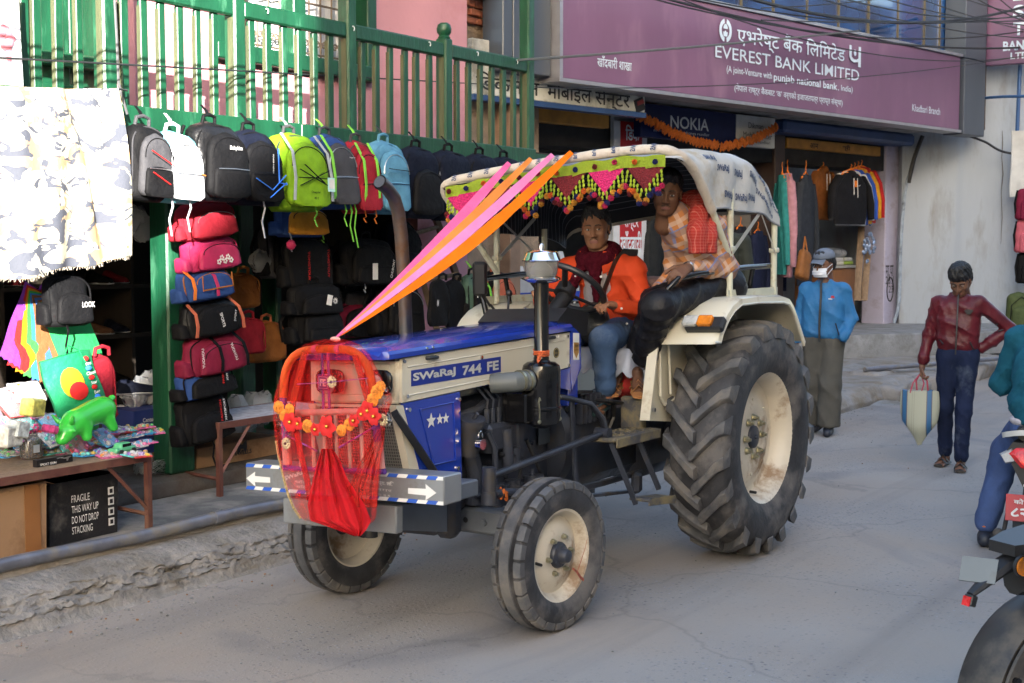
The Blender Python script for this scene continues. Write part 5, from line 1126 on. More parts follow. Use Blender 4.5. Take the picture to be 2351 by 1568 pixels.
# canvas roof: outside white with print, lining dark with pale stripes
def lerp_tab(tab, x):
 for(x0, v0), (x1, v1)in zip(tab, tab[1:]):
  if x1<=x<=x0:f=(x0-x)/(x0-x1);return v0+(v1-v0)*f
 return tab[-1][1]if x<tab[-1][0]else tab[0][1]
ZT=[(.975, 2.24), (.85, 2.285), (.55, 2.30), (.3, 2.315), (.12, 2.325), (-.05, 2.285), (-.28, 2.16), (-.36, 2.09), (-.385, 2.02)]
ZBm=[(.975, 2.22), (.93, 2.215), (.85, 2.20), (.73, 2.145), (.60, 2.04), (.50, 1.965), (.28, 1.972), (.12, 1.972), (-.1, 1.955), (-.385, 1.895)]
def roof(x, v, off=0.0):
 """v runs from -1 (right hem) to 1 (left hem)"""
 zt_, zb_=lerp_tab(ZT, x), lerp_tab(ZBm, x);s=abs(v);sg=1 if v>=0 else-1
 yc, ys=.60, .735
 if s<.58:y=yc*s/.58;z=zt_-.015*(s/.58)**2
 else:
  t=(s-.58)/.42;ang=min(t/.45, 1)*math.pi/2;k=min(.10, (zt_-zb_)*.5)
  y=yc+(ys-yc)*math.sin(ang);z=zt_-.015-k*(1-math.cos(ang))
  if t>.45:z-=(zt_-.015-k-zb_)*(t-.45)/.55
  y+=.008*math.sin(x*23+z*9)*min(1, t*2)*(1-.7*max(0, x-.5))
 z+=.010*math.sin(x*11+y*5)*(1-abs(x-.3)*.8)-.012*math.cos((x-.27)*9)*(1 if s<.6 else .3)
 z+=(.05*(y*sg-.72))-(0 if sg>0 else .055*s)
 return Vector((x, sg*(y+off), z+(off if s<.6 else off*.4)))
M_CANV=mat('white_canvas', (.46, .46, .45), .85, var=.08, scale=4, bump=.35, bscale=16, dirt=(.36, .31, .23), dirt_amt=.3, dirt_scale=3)
def lining():
 m=mat('dark_striped_lining', (.010, .010, .016), .8);N, L, b=nodes_of(m)
 tc=N.new('ShaderNodeTexCoord');wv=N.new('ShaderNodeTexWave');wv.bands_direction='X';wv.inputs['Scale'].default_value=8.5;L.new(tc.outputs['Object'], wv.inputs['Vector'])
 rp=N.new('ShaderNodeValToRGB');rp.color_ramp.elements[0].position=.955;rp.color_ramp.elements[0].color=(.010, .010, .016, 1);rp.color_ramp.elements[1].position=.985;rp.color_ramp.elements[1].color=(.15, .15, .17, 1);L.new(wv.outputs[0], rp.inputs[0]);L.new(rp.outputs[0], b.inputs['Base Color']);return m
xs_=[.975-1.36*k/46 for k in range(47)]
mb=MB();mb.grid(46, 64, lambda a, b:roof(xs_[int(round(a*46))], -1+2*b, .004));cano=mb.obj('canopy', M_CANV, tr, smooth=70)
mb=MB();mb.grid(46, 64, lambda a, b:roof(xs_[int(round(a*46))], -1+2*b, -.004));mb.obj('lining', lining(), cano, smooth=70)
mb=MB();mb.grid(1, 30, lambda a, b:roof(-.386, -1+2*b)+Vector((0, 0, -.025*a)));mb.obj('rear_flap', M_CANV, cano, smooth=70)
mb=MB()
for v in(1, -1):mb.tube([roof(x, v*.997, .002)for x in xs_[13:]], .006, 6)
mb.obj('hem', mat('grey_hem', (.25, .26, .28), .8), cano)
M_PRINT=mat('navy_print', (.045, .07, .15), .7)
def on_roof(s, x0, v0, L_, h, rot=0.0):
 def wp_(px, py):
  a, b=px*math.cos(rot)-py*math.sin(rot), px*math.sin(rot)+py*math.cos(rot)
  return roof(max(-.38, min(.95, x0-a)), max(-.99, min(.99, v0-b*1.35)), .0075)
 mb=MB();text(mb, s, L_, h, (0, 0, 0), (1, 0, 0), (0, 1, 0), bold=.03, warp=wp_);return mb.obj('lettering', M_PRINT, cano, smooth=0)
for k, (x0, v0, rt)in enumerate([(.52, .70, -.1), (.40, .78, -.05), (.20, .80, .0), (.33, .93, -.05), (.16, .93, 0), (.02, .92, 0), (.0, .80, -.2), (-.10, .74, -.2), (-.12, .88, -.2), (-.22, .82, -.25), (-.24, .93, -.2), (-.33, .80, -.2), (.30, .62, .2), (.12, .55, .1), (-.05, .6, -.1), (.6, .5, .1), (.5, .3, 0), (.2, .3, 0), (-.1, .3, 0)]):
 on_roof('SWaRaJ', x0, v0, .125, .038, rt)
# canvas sleeve round the front bar, printed
M_SLEEVE=mat('cream_canvas_sleeve', (.52, .46, .39), .85, var=.1, scale=12, bump=.4, bscale=40, dirt=(.38, .31, .24), dirt_amt=.3, dirt_scale=12)
mb=MB();SL=[]
for i in range(1, len(BARP)-2):
 for q in(0, .33, .66):SL.append(BARP[i].lerp(BARP[i+1], q))
for _ in range(2):SL=[SL[0]]+[(SL[i-1]+SL[i]*2+SL[i+1])/4 for i in range(1, len(SL)-1)]+[SL[-1]]
mb.tube(SL, [.026+.0018*math.sin(k*2.1)for k in range(len(SL))], 14);slv=mb.obj('bar_sleeve', M_SLEEVE, tr, smooth=60)
for y in[.62-.115*k for k in range(12)]:
 zc=None
 for a_, b_ in zip(BARP[5:], BARP[6:]):
  if b_.y<=y<=a_.y:f=(a_.y-y)/(a_.y-b_.y);zc=a_.lerp(b_, f)
 if zc is None:continue
 ang=R(35)
 def wrp(px, py, zc=zc):t=ang+px/.0285;return Vector((zc.x+.0285*math.cos(t), zc.y+py, zc.z+.0285*math.sin(t)-.085*0))
 mb=MB();text(mb, 'SWa' if int(y*100)%3 else 'RaJ', .05, .032, (0, 0, 0), (1, 0, 0), (0, 1, 0), bold=.03, warp=wrp);mb.obj('lettering', M_PRINT, slv, smooth=0)
# --- bumper and front guard
GX=2.75
mb=TB();mb.box((2.66, .0, .745), (.13, 1.145, .125), bev=.006)
bump=mb.obj('bumper', M_SILV, tr)
mb=TB();mb.box((2.69, -.02, .60), (.05, .66, .12), bev=.006);mb.box((2.5, .36, .70), (.3, .05, .06), bev=.006);mb.obj('bumper_plate', M_SILV, bump)
mb=TB();mb.box((2.42, .40, .69), (.24, .10, .075), bev=.006);mb.box((2.42, -.40, .69), (.24, .10, .075), bev=.006);mb.prism([(2.64, .64), (2.2, .60), (2.2, .45), (2.6, .53)], (0, -.2, 0), (1, 0, 0), (0, 0, 1), -.4);mb.obj('front_bracket', M_GREYP, tr)
for z, ph in((.797, 0), (.693, .5)):
 k=0;y=-.57
 while y<.56:
  mb=TB();mb.prism([(y, z-.008), (min(y+.052, .571), z-.008), (min(y+.064, .571), z+.008), (y+.012, z+.008)], (2.7265, 0, 0), (0, 1, 0), (0, 0, 1), .001);mb.obj('edge_tape', M_DECW if k%2 else mat('blue_tape', (.03, .10, .45), .4), bump);y+=.0525;k+=1
for y0, sg in((.46, 1), (-.49, -1)):
 mb=TB();A=[(-.075, -.012), (.02, -.014), (.018, -.034), (.075, 0), (.018, .034), (.02, .014), (-.075, .012)]
 mb.prism([(y0+sg*p[0], .735+p[1])for p in(A if sg>0 else A[::-1])], (2.7262, 0, 0), (0, 1, 0), (0, 0, 1), .0012);mb.obj('arrow', M_DECW, bump)
def on_bump(s, y, z, w_, h, rot=0, **k):
 mb=MB();text(mb, s, w_, h, lean(Vector((2.7268, y, z))), (0, math.cos(rot), math.sin(rot)), (0, -math.sin(rot), math.cos(rot)), **k);mb.obj('lettering', M_DECW, bump, smooth=0)
on_bump('SWaRaJ', -.26, .765, .13, .025, .35, bold=.03);on_bump('अरनिको इन्जिन', -.10, .765, .2, .024, bold=.02);on_bump('एण्ड ट्रयाक्टर्स प्रा. लि.', .18, .763, .26, .024, bold=.02);on_bump('खाँदबारी, सं. स.', -.14, .735, .24, .016);on_bump('विराटनगर, नेपाल', -.12, .712, .26, .016);on_bump('विराटनगर', .2, .735, .2, .014);on_bump('लि. नं. २३१', .2, .712, .18, .014)
M_ORG=mat('orange_cloth_wrap', (.72, .11, .012), .75, var=.12, scale=30, bump=.5, bscale=60, stretch=(1, 1, 1))
M_PKW=mat('pink_cloth_wrap', (.75, .33, .28), .75, var=.12, scale=25, bump=.5, bscale=50)
M_PURPT=mat('purple_tube_paint', (.14, .05, .28), .35, var=.08)
M_CRB=mat('cream_bar_paint', (.60, .46, .38), .45, var=.08)
gp=lambda px, py, d=0.0:tl(px, py, 'x', GX+d)
HP=[(650, 912), (651, 890), (653, 866), (657, 848), (664, 832), (674, 819), (687, 810), (703, 804.5), (725, 802), (751, 801), (778, 801.5), (797, 803), (812, 808), (826, 818), (837, 831), (845, 846), (851, 866), (854, 885), (856, 905)]
guard=thing
mb=MB();mb.tube([gp(*p)for p in HP], .0185, 14);hoop=mb.obj('guard_hoop', M_ORG, tr, smooth=60)
for i in(8, 10):mb=MB();q=gp(*HP[i]);mb.cyl(q-Vector((0, .012, .003)), q+Vector((0, .014, .003)), .0205, n=14);mb.obj('pink_wrap', mat('magenta_cloth_wrap', (.75, .10, .22), .7), hoop)
for a_, b_ in(((650, 912), (660, 1070)), ((856, 905), (874, 1080))):
 mb=MB();mb.tube([gp(*a_), gp(*b_)], .017, 12);mb.obj('guard_post', M_PURPT, tr)
 mb=MB();m0=gp(a_[0]+(b_[0]-a_[0])*.62, a_[1]+(b_[1]-a_[1])*.62);mb.tube([m0, gp(b_[0], b_[1]-4)], .021, 12);mb.obj('pink_wrap', M_PKW, tr)
mb=MB();mb.tube([gp(655, 949), gp(740, 946), gp(864, 944)], .0145, 12);mb.obj('cross_bar', M_PKW, tr)
for a_, b_ in(((739.5, 804), (743, 946)), ((753, 804), (756.5, 946))):mb=MB();mb.tube([gp(*a_), gp(*b_)], .0065, 10);mb.obj('guard_bar', M_PURPT, tr)
for px in(689, 718.5, 744, 772, 801.5, 830):mb=MB();mb.tube([gp(px-2, 950), gp(px+3, 1076)], .0085, 10);mb.obj('guard_bar', M_CRB, tr)
mb=MB();mb.tube([gp(648, 1074), gp(884, 1083)], .012, 8);mb.obj('guard_base', M_PURPT, tr)
c=gp(743, 878, .014);mb=MB();mb.box(c, (.012, .064, .070), bev=.003);fp=mb.obj('name_plate', mat('deep_violet_plate', (.10, .025, .16), .35), tr)
M_PKL=mat('pale_pink_letter', (.72, .45, .48), .45)
mb=MB();text(mb, 'FE', .034, .032, c+Vector((.007, .002, 0)), (0, 1, 0), (0, 0, 1), bold=.05, lift=.001);q=.024;mb.tube([c+Vector((.0065, a*q+.002, b*q*1.05))for a, b in((-1, -1), (1, -1), (1, 1), (-1, 1))], .0012, 4, loop=True);mb.obj('lettering', M_PKL, fp, smooth=0)
# ------------------------------------------------------------ goods of the bag shop
def fab(name, c, **k):
 k.setdefault('rough', .7);k.setdefault('var', .18);k.setdefault('scale', 12);k.setdefault('bump', .5);k.setdefault('bscale', 22);k.setdefault('spec', .12)
 return mat(name, c, **k)
B_BLK=fab('black_nylon', (.006, .006, .007));B_NAVY=fab('navy_nylon', (.006, .008, .018));B_GREY=fab('grey_nylon', (.05, .05, .056));B_WHT=fab('white_nylon', (.55, .57, .6));B_AQUA=fab('aqua_nylon', (.16, .42, .48))
B_LEA=fab('black_leatherette', (.007, .007, .008), rough=.38, spec=.3);B_LIME=fab('lime_nylon', (.17, .33, .015));B_BLUE=fab('blue_nylon', (.025, .06, .20));B_SKY=fab('sky_blue_nylon', (.09, .24, .36));B_RED=fab('red_nylon', (.27, .016, .028));B_PINK=fab('pink_satin', (.40, .028, .10), rough=.4)
B_MAR=fab('maroon_canvas', (.16, .012, .035));B_NEON=fab('neon_green_webbing', (.20, .55, .06), bump=0);B_COR=fab('coral_webbing', (.42, .11, .06), bump=0);B_LG=fab('light_grey_webbing', (.34, .36, .38), bump=0);B_BRN=fab('tan_leather_trim', (.30, .11, .03));B_YEL=fab('mustard_canvas', (.45, .20, .02));B_ORG=fab('orange_webbing', (.75, .20, .03), bump=0)
W_PR=fab('white_print', (.62, .62, .62), bump=0);R_PR=fab('red_print_ink', (.5, .02, .02), bump=0);B_PR=fab('blue_print_ink', (.05, .2, .75), bump=0);ZIPM=mat('zip_metal', (.5, .5, .5), .3, .9)
def pack_rings(W, H, D, z0=0, n=16, K=22, top=.24, bot=.10, lean=0.0, e=3.2):
 rings=[]
 for i in range(n+1):
  t=i/n;k=1.0
  if t>1-top:k=max(.0, 1-((t-1+top)/top)**2.4)**.5
  if t<bot:k=min(k, max(0, 1-((bot-t)/bot)**2.5)**.5*.22+.78)
  k=max(k, .06);w_=W/2*k*(1-.10*t);d=D*(.35+.65*k)*(1-.22*t);P=[]
  for j in range(K):
   a=2*math.pi*j/K;c, s_=math.cos(a), math.sin(a)
   P.append((w_*math.copysign(abs(c)**(2/e), c), -d/2+d/2*math.copysign(abs(s_)**(2/e), s_)-lean*(1-t), z0+H*t))
  rings.append(P)
 return rings
def pack(label, rect, Y, m, m2=None, D=.17, tilt=0.0, yaw=0.0, pocket=(.86, .80), tails=None, hook=None, logo=None, stripe=None, group=None, side=True, name='backpack', pm=None, zc=None, straps=None, hookm=None):
 x0, y0, x1, y1=rect;a=atY(x0, y1, Y);b_=atY(x1, y0, Y);cx=(a.x+b_.x)/2;zb_=atY((x0+x1)/2, y1, Y).z;W=(b_.x-a.x)*1.04;H=atY((x0+x1)/2, y0, Y).z-zb_
 m2=m2 or m;r=random.Random(int(x0*7+y0))
 t=thing(name, label, 'backpack' if name=='backpack' else 'bag', (cx, Y, zb_), (R(r.uniform(-3, 3)), tilt, yaw), group)
 mb=MB();mb.loft(pack_rings(W, H, D));ph=r.uniform(0, 6)
 mb.v=[(p[0]+.006*math.sin(p[2]*30+ph), p[1]+.008*math.sin(p[0]*34+p[2]*22+ph), p[2])for p in mb.v];mb.obj('body', m, t, smooth=60)
 if pocket:
  pw, phh=pocket;mb=MB();mb.loft([[(x, y-D*.86, z+H*.06)for x, y, z in q]for q in pack_rings(W*pw, H*phh, D*.42, n=12, top=.4)]);mb.obj('front_pocket', pm or m2, t, smooth=60)
  if phh>.74 and H>.25:
   mb=MB();mb.loft([[(x, y-D*1.12, z+H*.05)for x, y, z in q]for q in pack_rings(W*pw*.88, H*.40, D*.26, n=8, top=.22)]);mb.obj('lower_pocket', m if r.random()<.3 else(pm or m2), t, smooth=60);mb=MB();mb.tube([(-W*pw*.36, -D*1.34, H*.40), (0, -D*1.39, H*.405), (W*pw*.36, -D*1.34, H*.40)], .003, 4);mb.obj('zip', ZIPM if r.random()<.3 else B_BLK, t)
   mb=MB();mb.tube([(-W*.42, -D*.1, H*.93), (-W*.56, D*.02, H*.6), (-W*.52, 0, H*.1)], .020, 6, flat=.5);mb.obj('shoulder_strap', B_BLK, t)
  mb=MB();pts=[]
  for k in range(17):q=math.pi*k/16;pts.append((W*pw*.42*math.cos(q), -D*1.20+.02*math.sin(q)*.6, H*(.10+phh*.55+phh*.32*math.sin(q))))
  mb.tube(pts, .003, 5);mb.obj('zip', zc or(ZIPM if r.random()<.25 else B_BLK), t)
 mb=MB();pts=[]
 for k in range(21):q=math.pi*(k/20);pts.append((W*.46*math.cos(q), -D*(.62+.12*(1-math.sin(q))), H*(.60+.345*math.sin(q)**.7)))
 mb.tube([(W*.455, -D*.78, H*.12)]+pts+[(-W*.455, -D*.78, H*.12)], .005, 6);mb.obj('piping', zc or m2, t)
 mb=MB();mb.tube([(-.05, -.05, H*.97), (-.045, -.055, H+.03), (0, -.06, H+.042), (.045, -.055, H+.03), (.05, -.05, H*.97)], .011, 7);mb.obj('handle', hookm or m2, t)
 if hook is not None:
  mb=MB();mb.ribbon([(0, -.05, H+.03), (.004, -.02, H+.07), (.0, .01, H+.10)], (.022, .004, 0), .004);mb.ribbon([(.01, -.05, H+.03), (.012, -.02, H+.07), (.0, .012, H+.10)], (.018, .006, 0), .004);mb.obj('hanging_loop', hook, t)
 if side:
  mb=MB();mb.loft([[(x*.18-W*.50, y*1.0-D*.1, z)for x, y, z in q]for q in pack_rings(W, H*.42, D*.8, z0=H*.05, n=8, top=.2)]);mb.obj('side_pocket', m2, t, smooth=60)
 if tails:
  for px_, ln, tm in tails:
   x=W*px_;mb=MB();mb.ribbon([(x, -D*1.0, H*.12), (x+.012, -D*1.05, -.02), (x+.004, -D*.95, -ln*.5), (x+.02, -D, -ln)], (.016, .004, 0), .002);mb.obj('strap_tail', tm, t)
 if straps:
  for px_, tm in straps:mb=MB();mb.ribbon([(W*px_, -D*.7, H*.96), (W*px_*1.05, -D*1.22, H*.72), (W*px_*1.1, -D*1.36, H*.4), (W*px_*1.15, -D*1.32, H*.12)], (.024, .002, 0), .004);mb.obj('front_strap', tm, t)
 if stripe:
  for pts, sm in stripe:mb=MB();mb.tube([(W*u, -D*1.40 if pocket else-D*1.02, H*v)for u, v in pts], .006, 5, flat=.5);mb.obj('piping_line', sm, t)
 if logo:
  for s_, u, v, w_, h_, rot, lm in logo:
   mb=MB();text(mb, s_, w_, h_, (W*u, -D*((1.40 if v<.42 and H>.25 else 1.27)if pocket and v<.75 else 1.03), H*v), (math.cos(rot), 0, math.sin(rot)), (-math.sin(rot), 0, math.cos(rot)), bold=.015, lift=.004);mb.obj('lettering', lm, t, smooth=0)
 return t
ROW='backpacks hanging in a row from the balcony boards';Q=math.pi/2
YH=6.06
pack('black and grey backpack with red slanting zips, leftmost of the hanging row', (264, 283, 345, 462), YH, B_BLK, B_GREY, tilt=.05, hook=B_BLK, stripe=[([(-.3, .62), (.32, .45)], R_PR), ([(-.25, .35), (.2, .22)], R_PR)], group=ROW)
pack('pale aqua and white backpack beside the leather one in the hanging row', (326, 300, 418, 466), YH, B_AQUA, B_WHT, tilt=.04, pm=B_WHT, hook=B_WHT, tails=[(-.3, .19, B_WHT), (.12, .16, B_WHT)], stripe=[([(.2, .42), (.3, .40)], B_ORG)], group=ROW)
pack('big plain black leatherette backpack with a white script logo', (410, 280, 515, 463), YH, B_LEA, B_BLK, D=.20, pocket=(.86, .8), hook=B_BLK, logo=[('Delayhlon', .06, .66, .10, .03, 0, W_PR)], group=ROW)
pack('black backpack with bright blue piping lines and white upright lettering', (505, 297, 604, 472), YH, B_NAVY, B_BLK, pocket=(.85, .78), hook=B_BLK, stripe=[([(.18, .74), (.2, .3), (.38, .28)], B_PR), ([(-.3, .34), (.05, .2), (.35, .4)], B_PR), ([(0, .1), (.36, .3)], B_PR)], logo=[('POWER FASHION STYLE', .12, .48, .17, .010, -Q, W_PR)], tails=[(.0, .2, B_WHT)], group=ROW)
t5=pack('lime green and grey hiking backpack with a price card', (600, 305, 706, 487), YH, B_LIME, B_GREY, D=.19, pm=B_LIME, hook=B_LG, tails=[(.15, .1, B_NEON)], straps=[(-.34, B_LG), (.34, B_LG)], logo=[('Onepolar', .0, .22, .085, .020, 0, B_BLK), ('40 l', .0, .15, .04, .016, 0, B_BLK), ('Onepolar', .1, .80, .08, .018, 0, B_PR)], stripe=[([(-.3, .3), (.3, .5)], B_BLK), ([(-.3, .5), (.3, .3)], B_BLK), ([(-.2, .56), (.2, .34)], B_BLK)], group=ROW)
mb=MB();mb.box((.10, -.31, .16), (.062, .004, .088));mb.obj('price_card', mat('mint_card', (.35, .62, .6), .5), t5);mb=MB();mb.box((.10, -.3125, .165), (.048, .003, .06));mb.obj('card_print', W_PR, t5)
pack('navy and grey hiking backpack with neon green straps', (700, 308, 780, 482), YH, B_BLUE, B_GREY, tilt=-.03, hook=B_NEON, tails=[(.2, .22, B_NEON), (.32, .26, B_NEON), (.05, .12, B_NEON)], straps=[(-.3, B_NEON)], logo=[('Onepolar', .2, .66, .06, .012, .0, W_PR)], group=ROW)
pack('small red and grey backpack with a neon buckle strap', (770, 322, 836, 490), YH, B_RED, B_GREY, D=.15, tilt=-.04, pm=B_RED, hook=B_NEON, straps=[(-.2, B_NEON), (.2, B_NEON)], tails=[(-.1, .06, B_ORG), (.25, .07, B_ORG)], group=ROW)
pack('light blue backpack with a wide black top pocket', (826, 322, 902, 492), YH, B_SKY, B_SKY, D=.15, pm=B_SKY, hook=B_GREY, stripe=[([(-.32, .6), (.36, .58)], B_BLK)], group=ROW, side=False)
mb_=None
for i, (rc, lb)in enumerate([((896, 335, 976, 502), 'plain navy black backpack beside the light blue one'), ((974, 344, 1052, 507), 'navy black backpack with a white corner line, partly behind the canopy'), ((1048, 352, 1118, 500), 'navy black backpack with a chrome handle clip, third of the black ones'), ((1108, 360, 1185, 500), 'navy black backpack at the right end of the hanging row')]):
 pack(lb, rc, YH, B_NAVY, B_BLK, hook=B_BLK, pocket=(.8, .62), stripe=[([(.1, .52), (.1, .2), (.3, .14)], W_PR)]if i==1 else None, logo=[('A', .18, .63, .025, .03, 0, ZIPM)]if i<2 else None, group=ROW)
CG='school bags strung one below the other on the green pillar';YC=6.22
pack('glossy red school bag at the top of the pillar string', (392, 462, 514, 548), YC, B_RED, B_RED, D=.15, pocket=(.8, .7), group=CG, tilt=-.12)
tp=pack('pink satin school bag with printed flowers on the pillar', (406, 540, 520, 620), YC, B_PINK, B_PINK, D=.15, pocket=(.8, .75), group=CG, tilt=-.11)
for k in range(5):
 mb=MB();c=Vector((-.05+.025*k, -.205, .06+.022*(k%2)))
 for j in range(5):mb.ball(c+Vector((.012*math.cos(j*1.257), 0, .012*math.sin(j*1.257))), (.007, .002, .007), 6, 4)
 mb.obj('flower_print', W_PR, tp)
pack('blue canvas school bag with tan leather trim on the pillar', (396, 612, 502, 690), YC, B_BLUE, B_BLUE, D=.15, pocket=(.84, .8), zc=B_BRN, straps=[(.0, B_PINK), (-.42, B_ORG)], stripe=[([(-.3, .75), (-.32, .35), (.3, .35), (.3, .75)], B_BRN)], group=CG, tilt=-.11)
pack('black backpack with two coral straps and white sports lettering on the pillar', (400, 684, 522, 768), YC, B_LEA, B_BLK, D=.15, pocket=(.8, .8), straps=[(-.42, B_COR), (.32, B_COR)], logo=[('SPORTS', .0, .45, .09, .022, -1.35, W_PR), ('[SPORT', .24, .5, .07, .018, 1.3, W_PR)], group=CG, tilt=-.11)
pack('maroon satchel with two black buckle straps and a lettered tape', (406, 762, 531, 852), YC, B_MAR, B_MAR, D=.16, pocket=(.82, .75), zc=B_BLK, straps=[(-.1, B_BLK), (.3, B_BLK)], logo=[('YUOHOU', .12, .55, .12, .02, -1.2, W_PR), ('YUOHOU', -.42, .55, .12, .02, Q, W_PR)], group=CG, tilt=-.11)
pack('royal blue backpack with red and white lettering low on the pillar', (394, 842, 510, 908), YC, B_BLUE, B_BLK, D=.15, pocket=(.85, .7), logo=[('FASHI', .1, .62, .07, .016, Q, R_PR), ('XNY', .18, .62, .05, .016, Q, W_PR)], group=CG, tilt=-.11)
pack('black backpack with upright red and white lettering, lowest on the pillar', (396, 900, 504, 1012), YC, B_BLK, B_BLK, D=.15, pocket=(.85, .55), tails=[(-.05, .18, B_BLK)], logo=[('FASHION', .12, .62, .13, .016, Q, R_PR), ('XNYSPORT', .2, .62, .14, .016, Q, W_PR)], group=CG, tilt=-.11)
IN='bags hanging inside the shop front'
pack('mustard and navy shoulder bag with a kraft price tag', (620, 470, 722, 545), 6.35, B_BLUE, B_BLUE, D=.14, pm=B_YEL, pocket=(.86, .8), tails=[(.3, .04, B_NEON), (-.4, .1, B_LG)], logo=[('meow', .1, .58, .06, .022, 0, R_PR)], group=IN, name='shoulder_bag')
pack('black lettered tote bag with a pink pompom', (640, 545, 742, 665), 6.45, B_BLK, B_BLK, D=.12, pocket=None, logo=[('TONGTOUY', -.12, .45, .2, .02, -Q, R_PR), ('TONGTOUY', .3, .5, .2, .02, -Q, R_PR)], group=IN, name='tote_bag')
mb=MB();mb.ball(atY(668, 562, 6.2), .032, 16, 10);mb.v=[tuple(Vector(p)+Vector((rng.gauss(0, .002), rng.gauss(0, .002), rng.gauss(0, .002))))for p in mb.v];solo(mb, 'pompom', B_PINK, 'fluffy pink pompom hanging on the black tote bag', 'pompom')
pd=pack('black backpack with a white daisy and a paper tag', (648, 648, 758, 722), 6.4, B_BLK, B_BLK, D=.14, pocket=(.8, .6), group=IN)
mb=MB();
for j in range(10):mb.ball((.10+.016*math.cos(j*.628), -.17, .10+.016*math.sin(j*.628)), (.011, .002, .004), 6, 4, rot=(0, -j*.628, 0))
mb.obj('daisy', W_PR, pd);mb=MB();mb.box((.03, -.18, .11), (.05, .003, .07), rot=(0, .2, 0));mb.obj('paper_tag', W_PR, pd)
pack('plain black backpack below the daisy one with a tag on its strap', (655, 700, 756, 790), 6.42, B_BLK, B_BLK, D=.15, logo=[('8520', .2, .8, .06, .02, -.3, W_PR)], group=IN)
pack('black backpack with a white number one and upright lettering', (768, 545, 880, 655), 6.55, B_BLK, B_BLK, D=.14, tails=[(-.2, .05, B_LG)], logo=[('CHUBONT', .25, .35, .14, .024, 1.3, W_PR), ('1', -.1, .3, .06, .12, 0, W_PR)], group=IN)
for lb, rc, y, m_ in[('navy backpack hanging behind the exhaust pipe', (858, 500, 930, 640), 6.7, B_NAVY), ('black backpack low beside the exhaust pipe', (845, 640, 935, 770), 6.6, B_BLK), ('dark red sports bag low in the dark shop', (745, 690, 850, 770), 6.8, B_MAR), ('dull floral bag hanging low in the dark shop', (735, 620, 815, 700), 6.9, B_GREY), ('black bag at the shop back between the pillars', (690, 560, 770, 660), 6.9, B_BLK), ('black backpack hanging behind the maroon satchel', (586, 520, 640, 640), 6.8, B_GREY)]:
 pack(lb, rc, y, m_, B_BLK, group=IN)
pack('quilted red handbag with gold clasps', (524, 728, 592, 812), 6.7, B_RED, B_RED, D=.1, pocket=None, group=IN, name='handbag', side=False)
pack('brown leather handbag in the shade', (508, 625, 578, 706), 6.9, B_BRN, B_BRN, D=.1, pocket=None, group=IN, name='handbag', side=False)
pack('orange leather handbag on the shop floor', (560, 735, 640, 830), 7.0, B_BRN, B_COR, D=.1, pocket=None, group=IN, name='handbag', side=False)
pack('small black backpack with big white lettering above the toy table', (86, 628, 182, 748), 6.2, B_BLK, B_BLK, D=.13, pocket=(.8, .6), logo=[('LOOK', .22, .42, .085, .03, 0, W_PR)], tails=[(-.2, .2, B_BLK)])
# camouflage cloth slung on the balcony, a white banner above it
def camo():
 m=mat('camouflage_cotton', (.42, .36, .22), .9, bump=.2, bscale=60);N, L, b=nodes_of(m);tc=N.new('ShaderNodeTexCoord');prev=None
 for k, (sc, th, col)in enumerate(((6.2, .54, (.40, .25, .14)), (5.4, .55, (.42, .39, .29)), (7.0, .575, (.065, .072, .095)))):
  mp=N.new('ShaderNodeMapping');mp.inputs['Location'].default_value=(k*3.1, k*1.7, k);mp.inputs['Scale'].default_value=(1, 1, 1.25+.2*k);L.new(tc.outputs['Object'], mp.inputs[0])
  n=N.new('ShaderNodeTexNoise');n.inputs['Scale'].default_value=sc;n.inputs['Detail'].default_value=2.2;n.inputs['Distortion'].default_value=1.3;L.new(mp.outputs[0], n.inputs['Vector'])
  g=N.new('ShaderNodeMath');g.operation='GREATER_THAN';g.inputs[1].default_value=th;L.new(n.outputs[0], g.inputs[0]);x=N.new('ShaderNodeMix');x.data_type='RGBA';L.new(g.outputs[0], x.inputs[0])
  if prev:L.new(prev, x.inputs[6])
  else:x.inputs[6].default_value=(.52, .46, .36, 1)
  x.inputs[7].default_value=(*col, 1);prev=x.outputs[2]
 L.new(prev, b.inputs['Base Color']);return m
YM=5.95;c00, c10, c11, c01=Vector((3.2, YM, 2.57)), atY(271, 203, YM), atY(299, 590, YM), atY(-250, 690, YM)
def cam_pt(u, v):
 top=c00.lerp(c10, u);bot=c01.lerp(c11, u);p=top.lerp(bot, v);k=max(0, u-.82)/.18
 p.y+=.03*math.sin(u*16+v*2)*(.3+.7*v)+.012*math.sin(u*47+v*5)+.05*math.exp(-((u-.9+.06*(1-v))/.025)**2)-.10*v*(1-v);p.z+=-.035*math.sin(math.pi*u)*(1-v)+.012*math.sin(u*21)*v
 return p
mb=MB();mb.grid(90, 40, cam_pt, thick=.003);ct=solo(mb, 'camouflage_cloth', camo(), 'camouflage print cloth slung from the balcony in the sun', 'cloth', smooth=60)
mb=MB();r=random.Random(2)
for k in range(150):
 p=cam_pt(k/150, 1);mb.tube([p, p+Vector((r.uniform(-.01, .01), r.uniform(-.01, .01), -r.uniform(.006, .022)))], .0012, 3)
o=mb.obj('frayed_edge', mat('pale_threads', (.45, .4, .33), .9), ct, world=True);o['kind']='stuff'
mb=MB();mb.tube([atY(271, 203, YM), atY(283, 206, 6.1), atY(292, 208, 6.25)], .006, 6);mb.tube([atY(262, -20, 6.2), atY(268, 90, 6.2), atY(272, 190, 6.1), atY(284, 235, 6.1), atY(292, 262, 6.1)], .008, 6);solo(mb, 'cord', mat('dark_cord', (.08, .08, .085), .6), 'dark twisted cord tying the camouflage cloth to the balcony', 'cord')
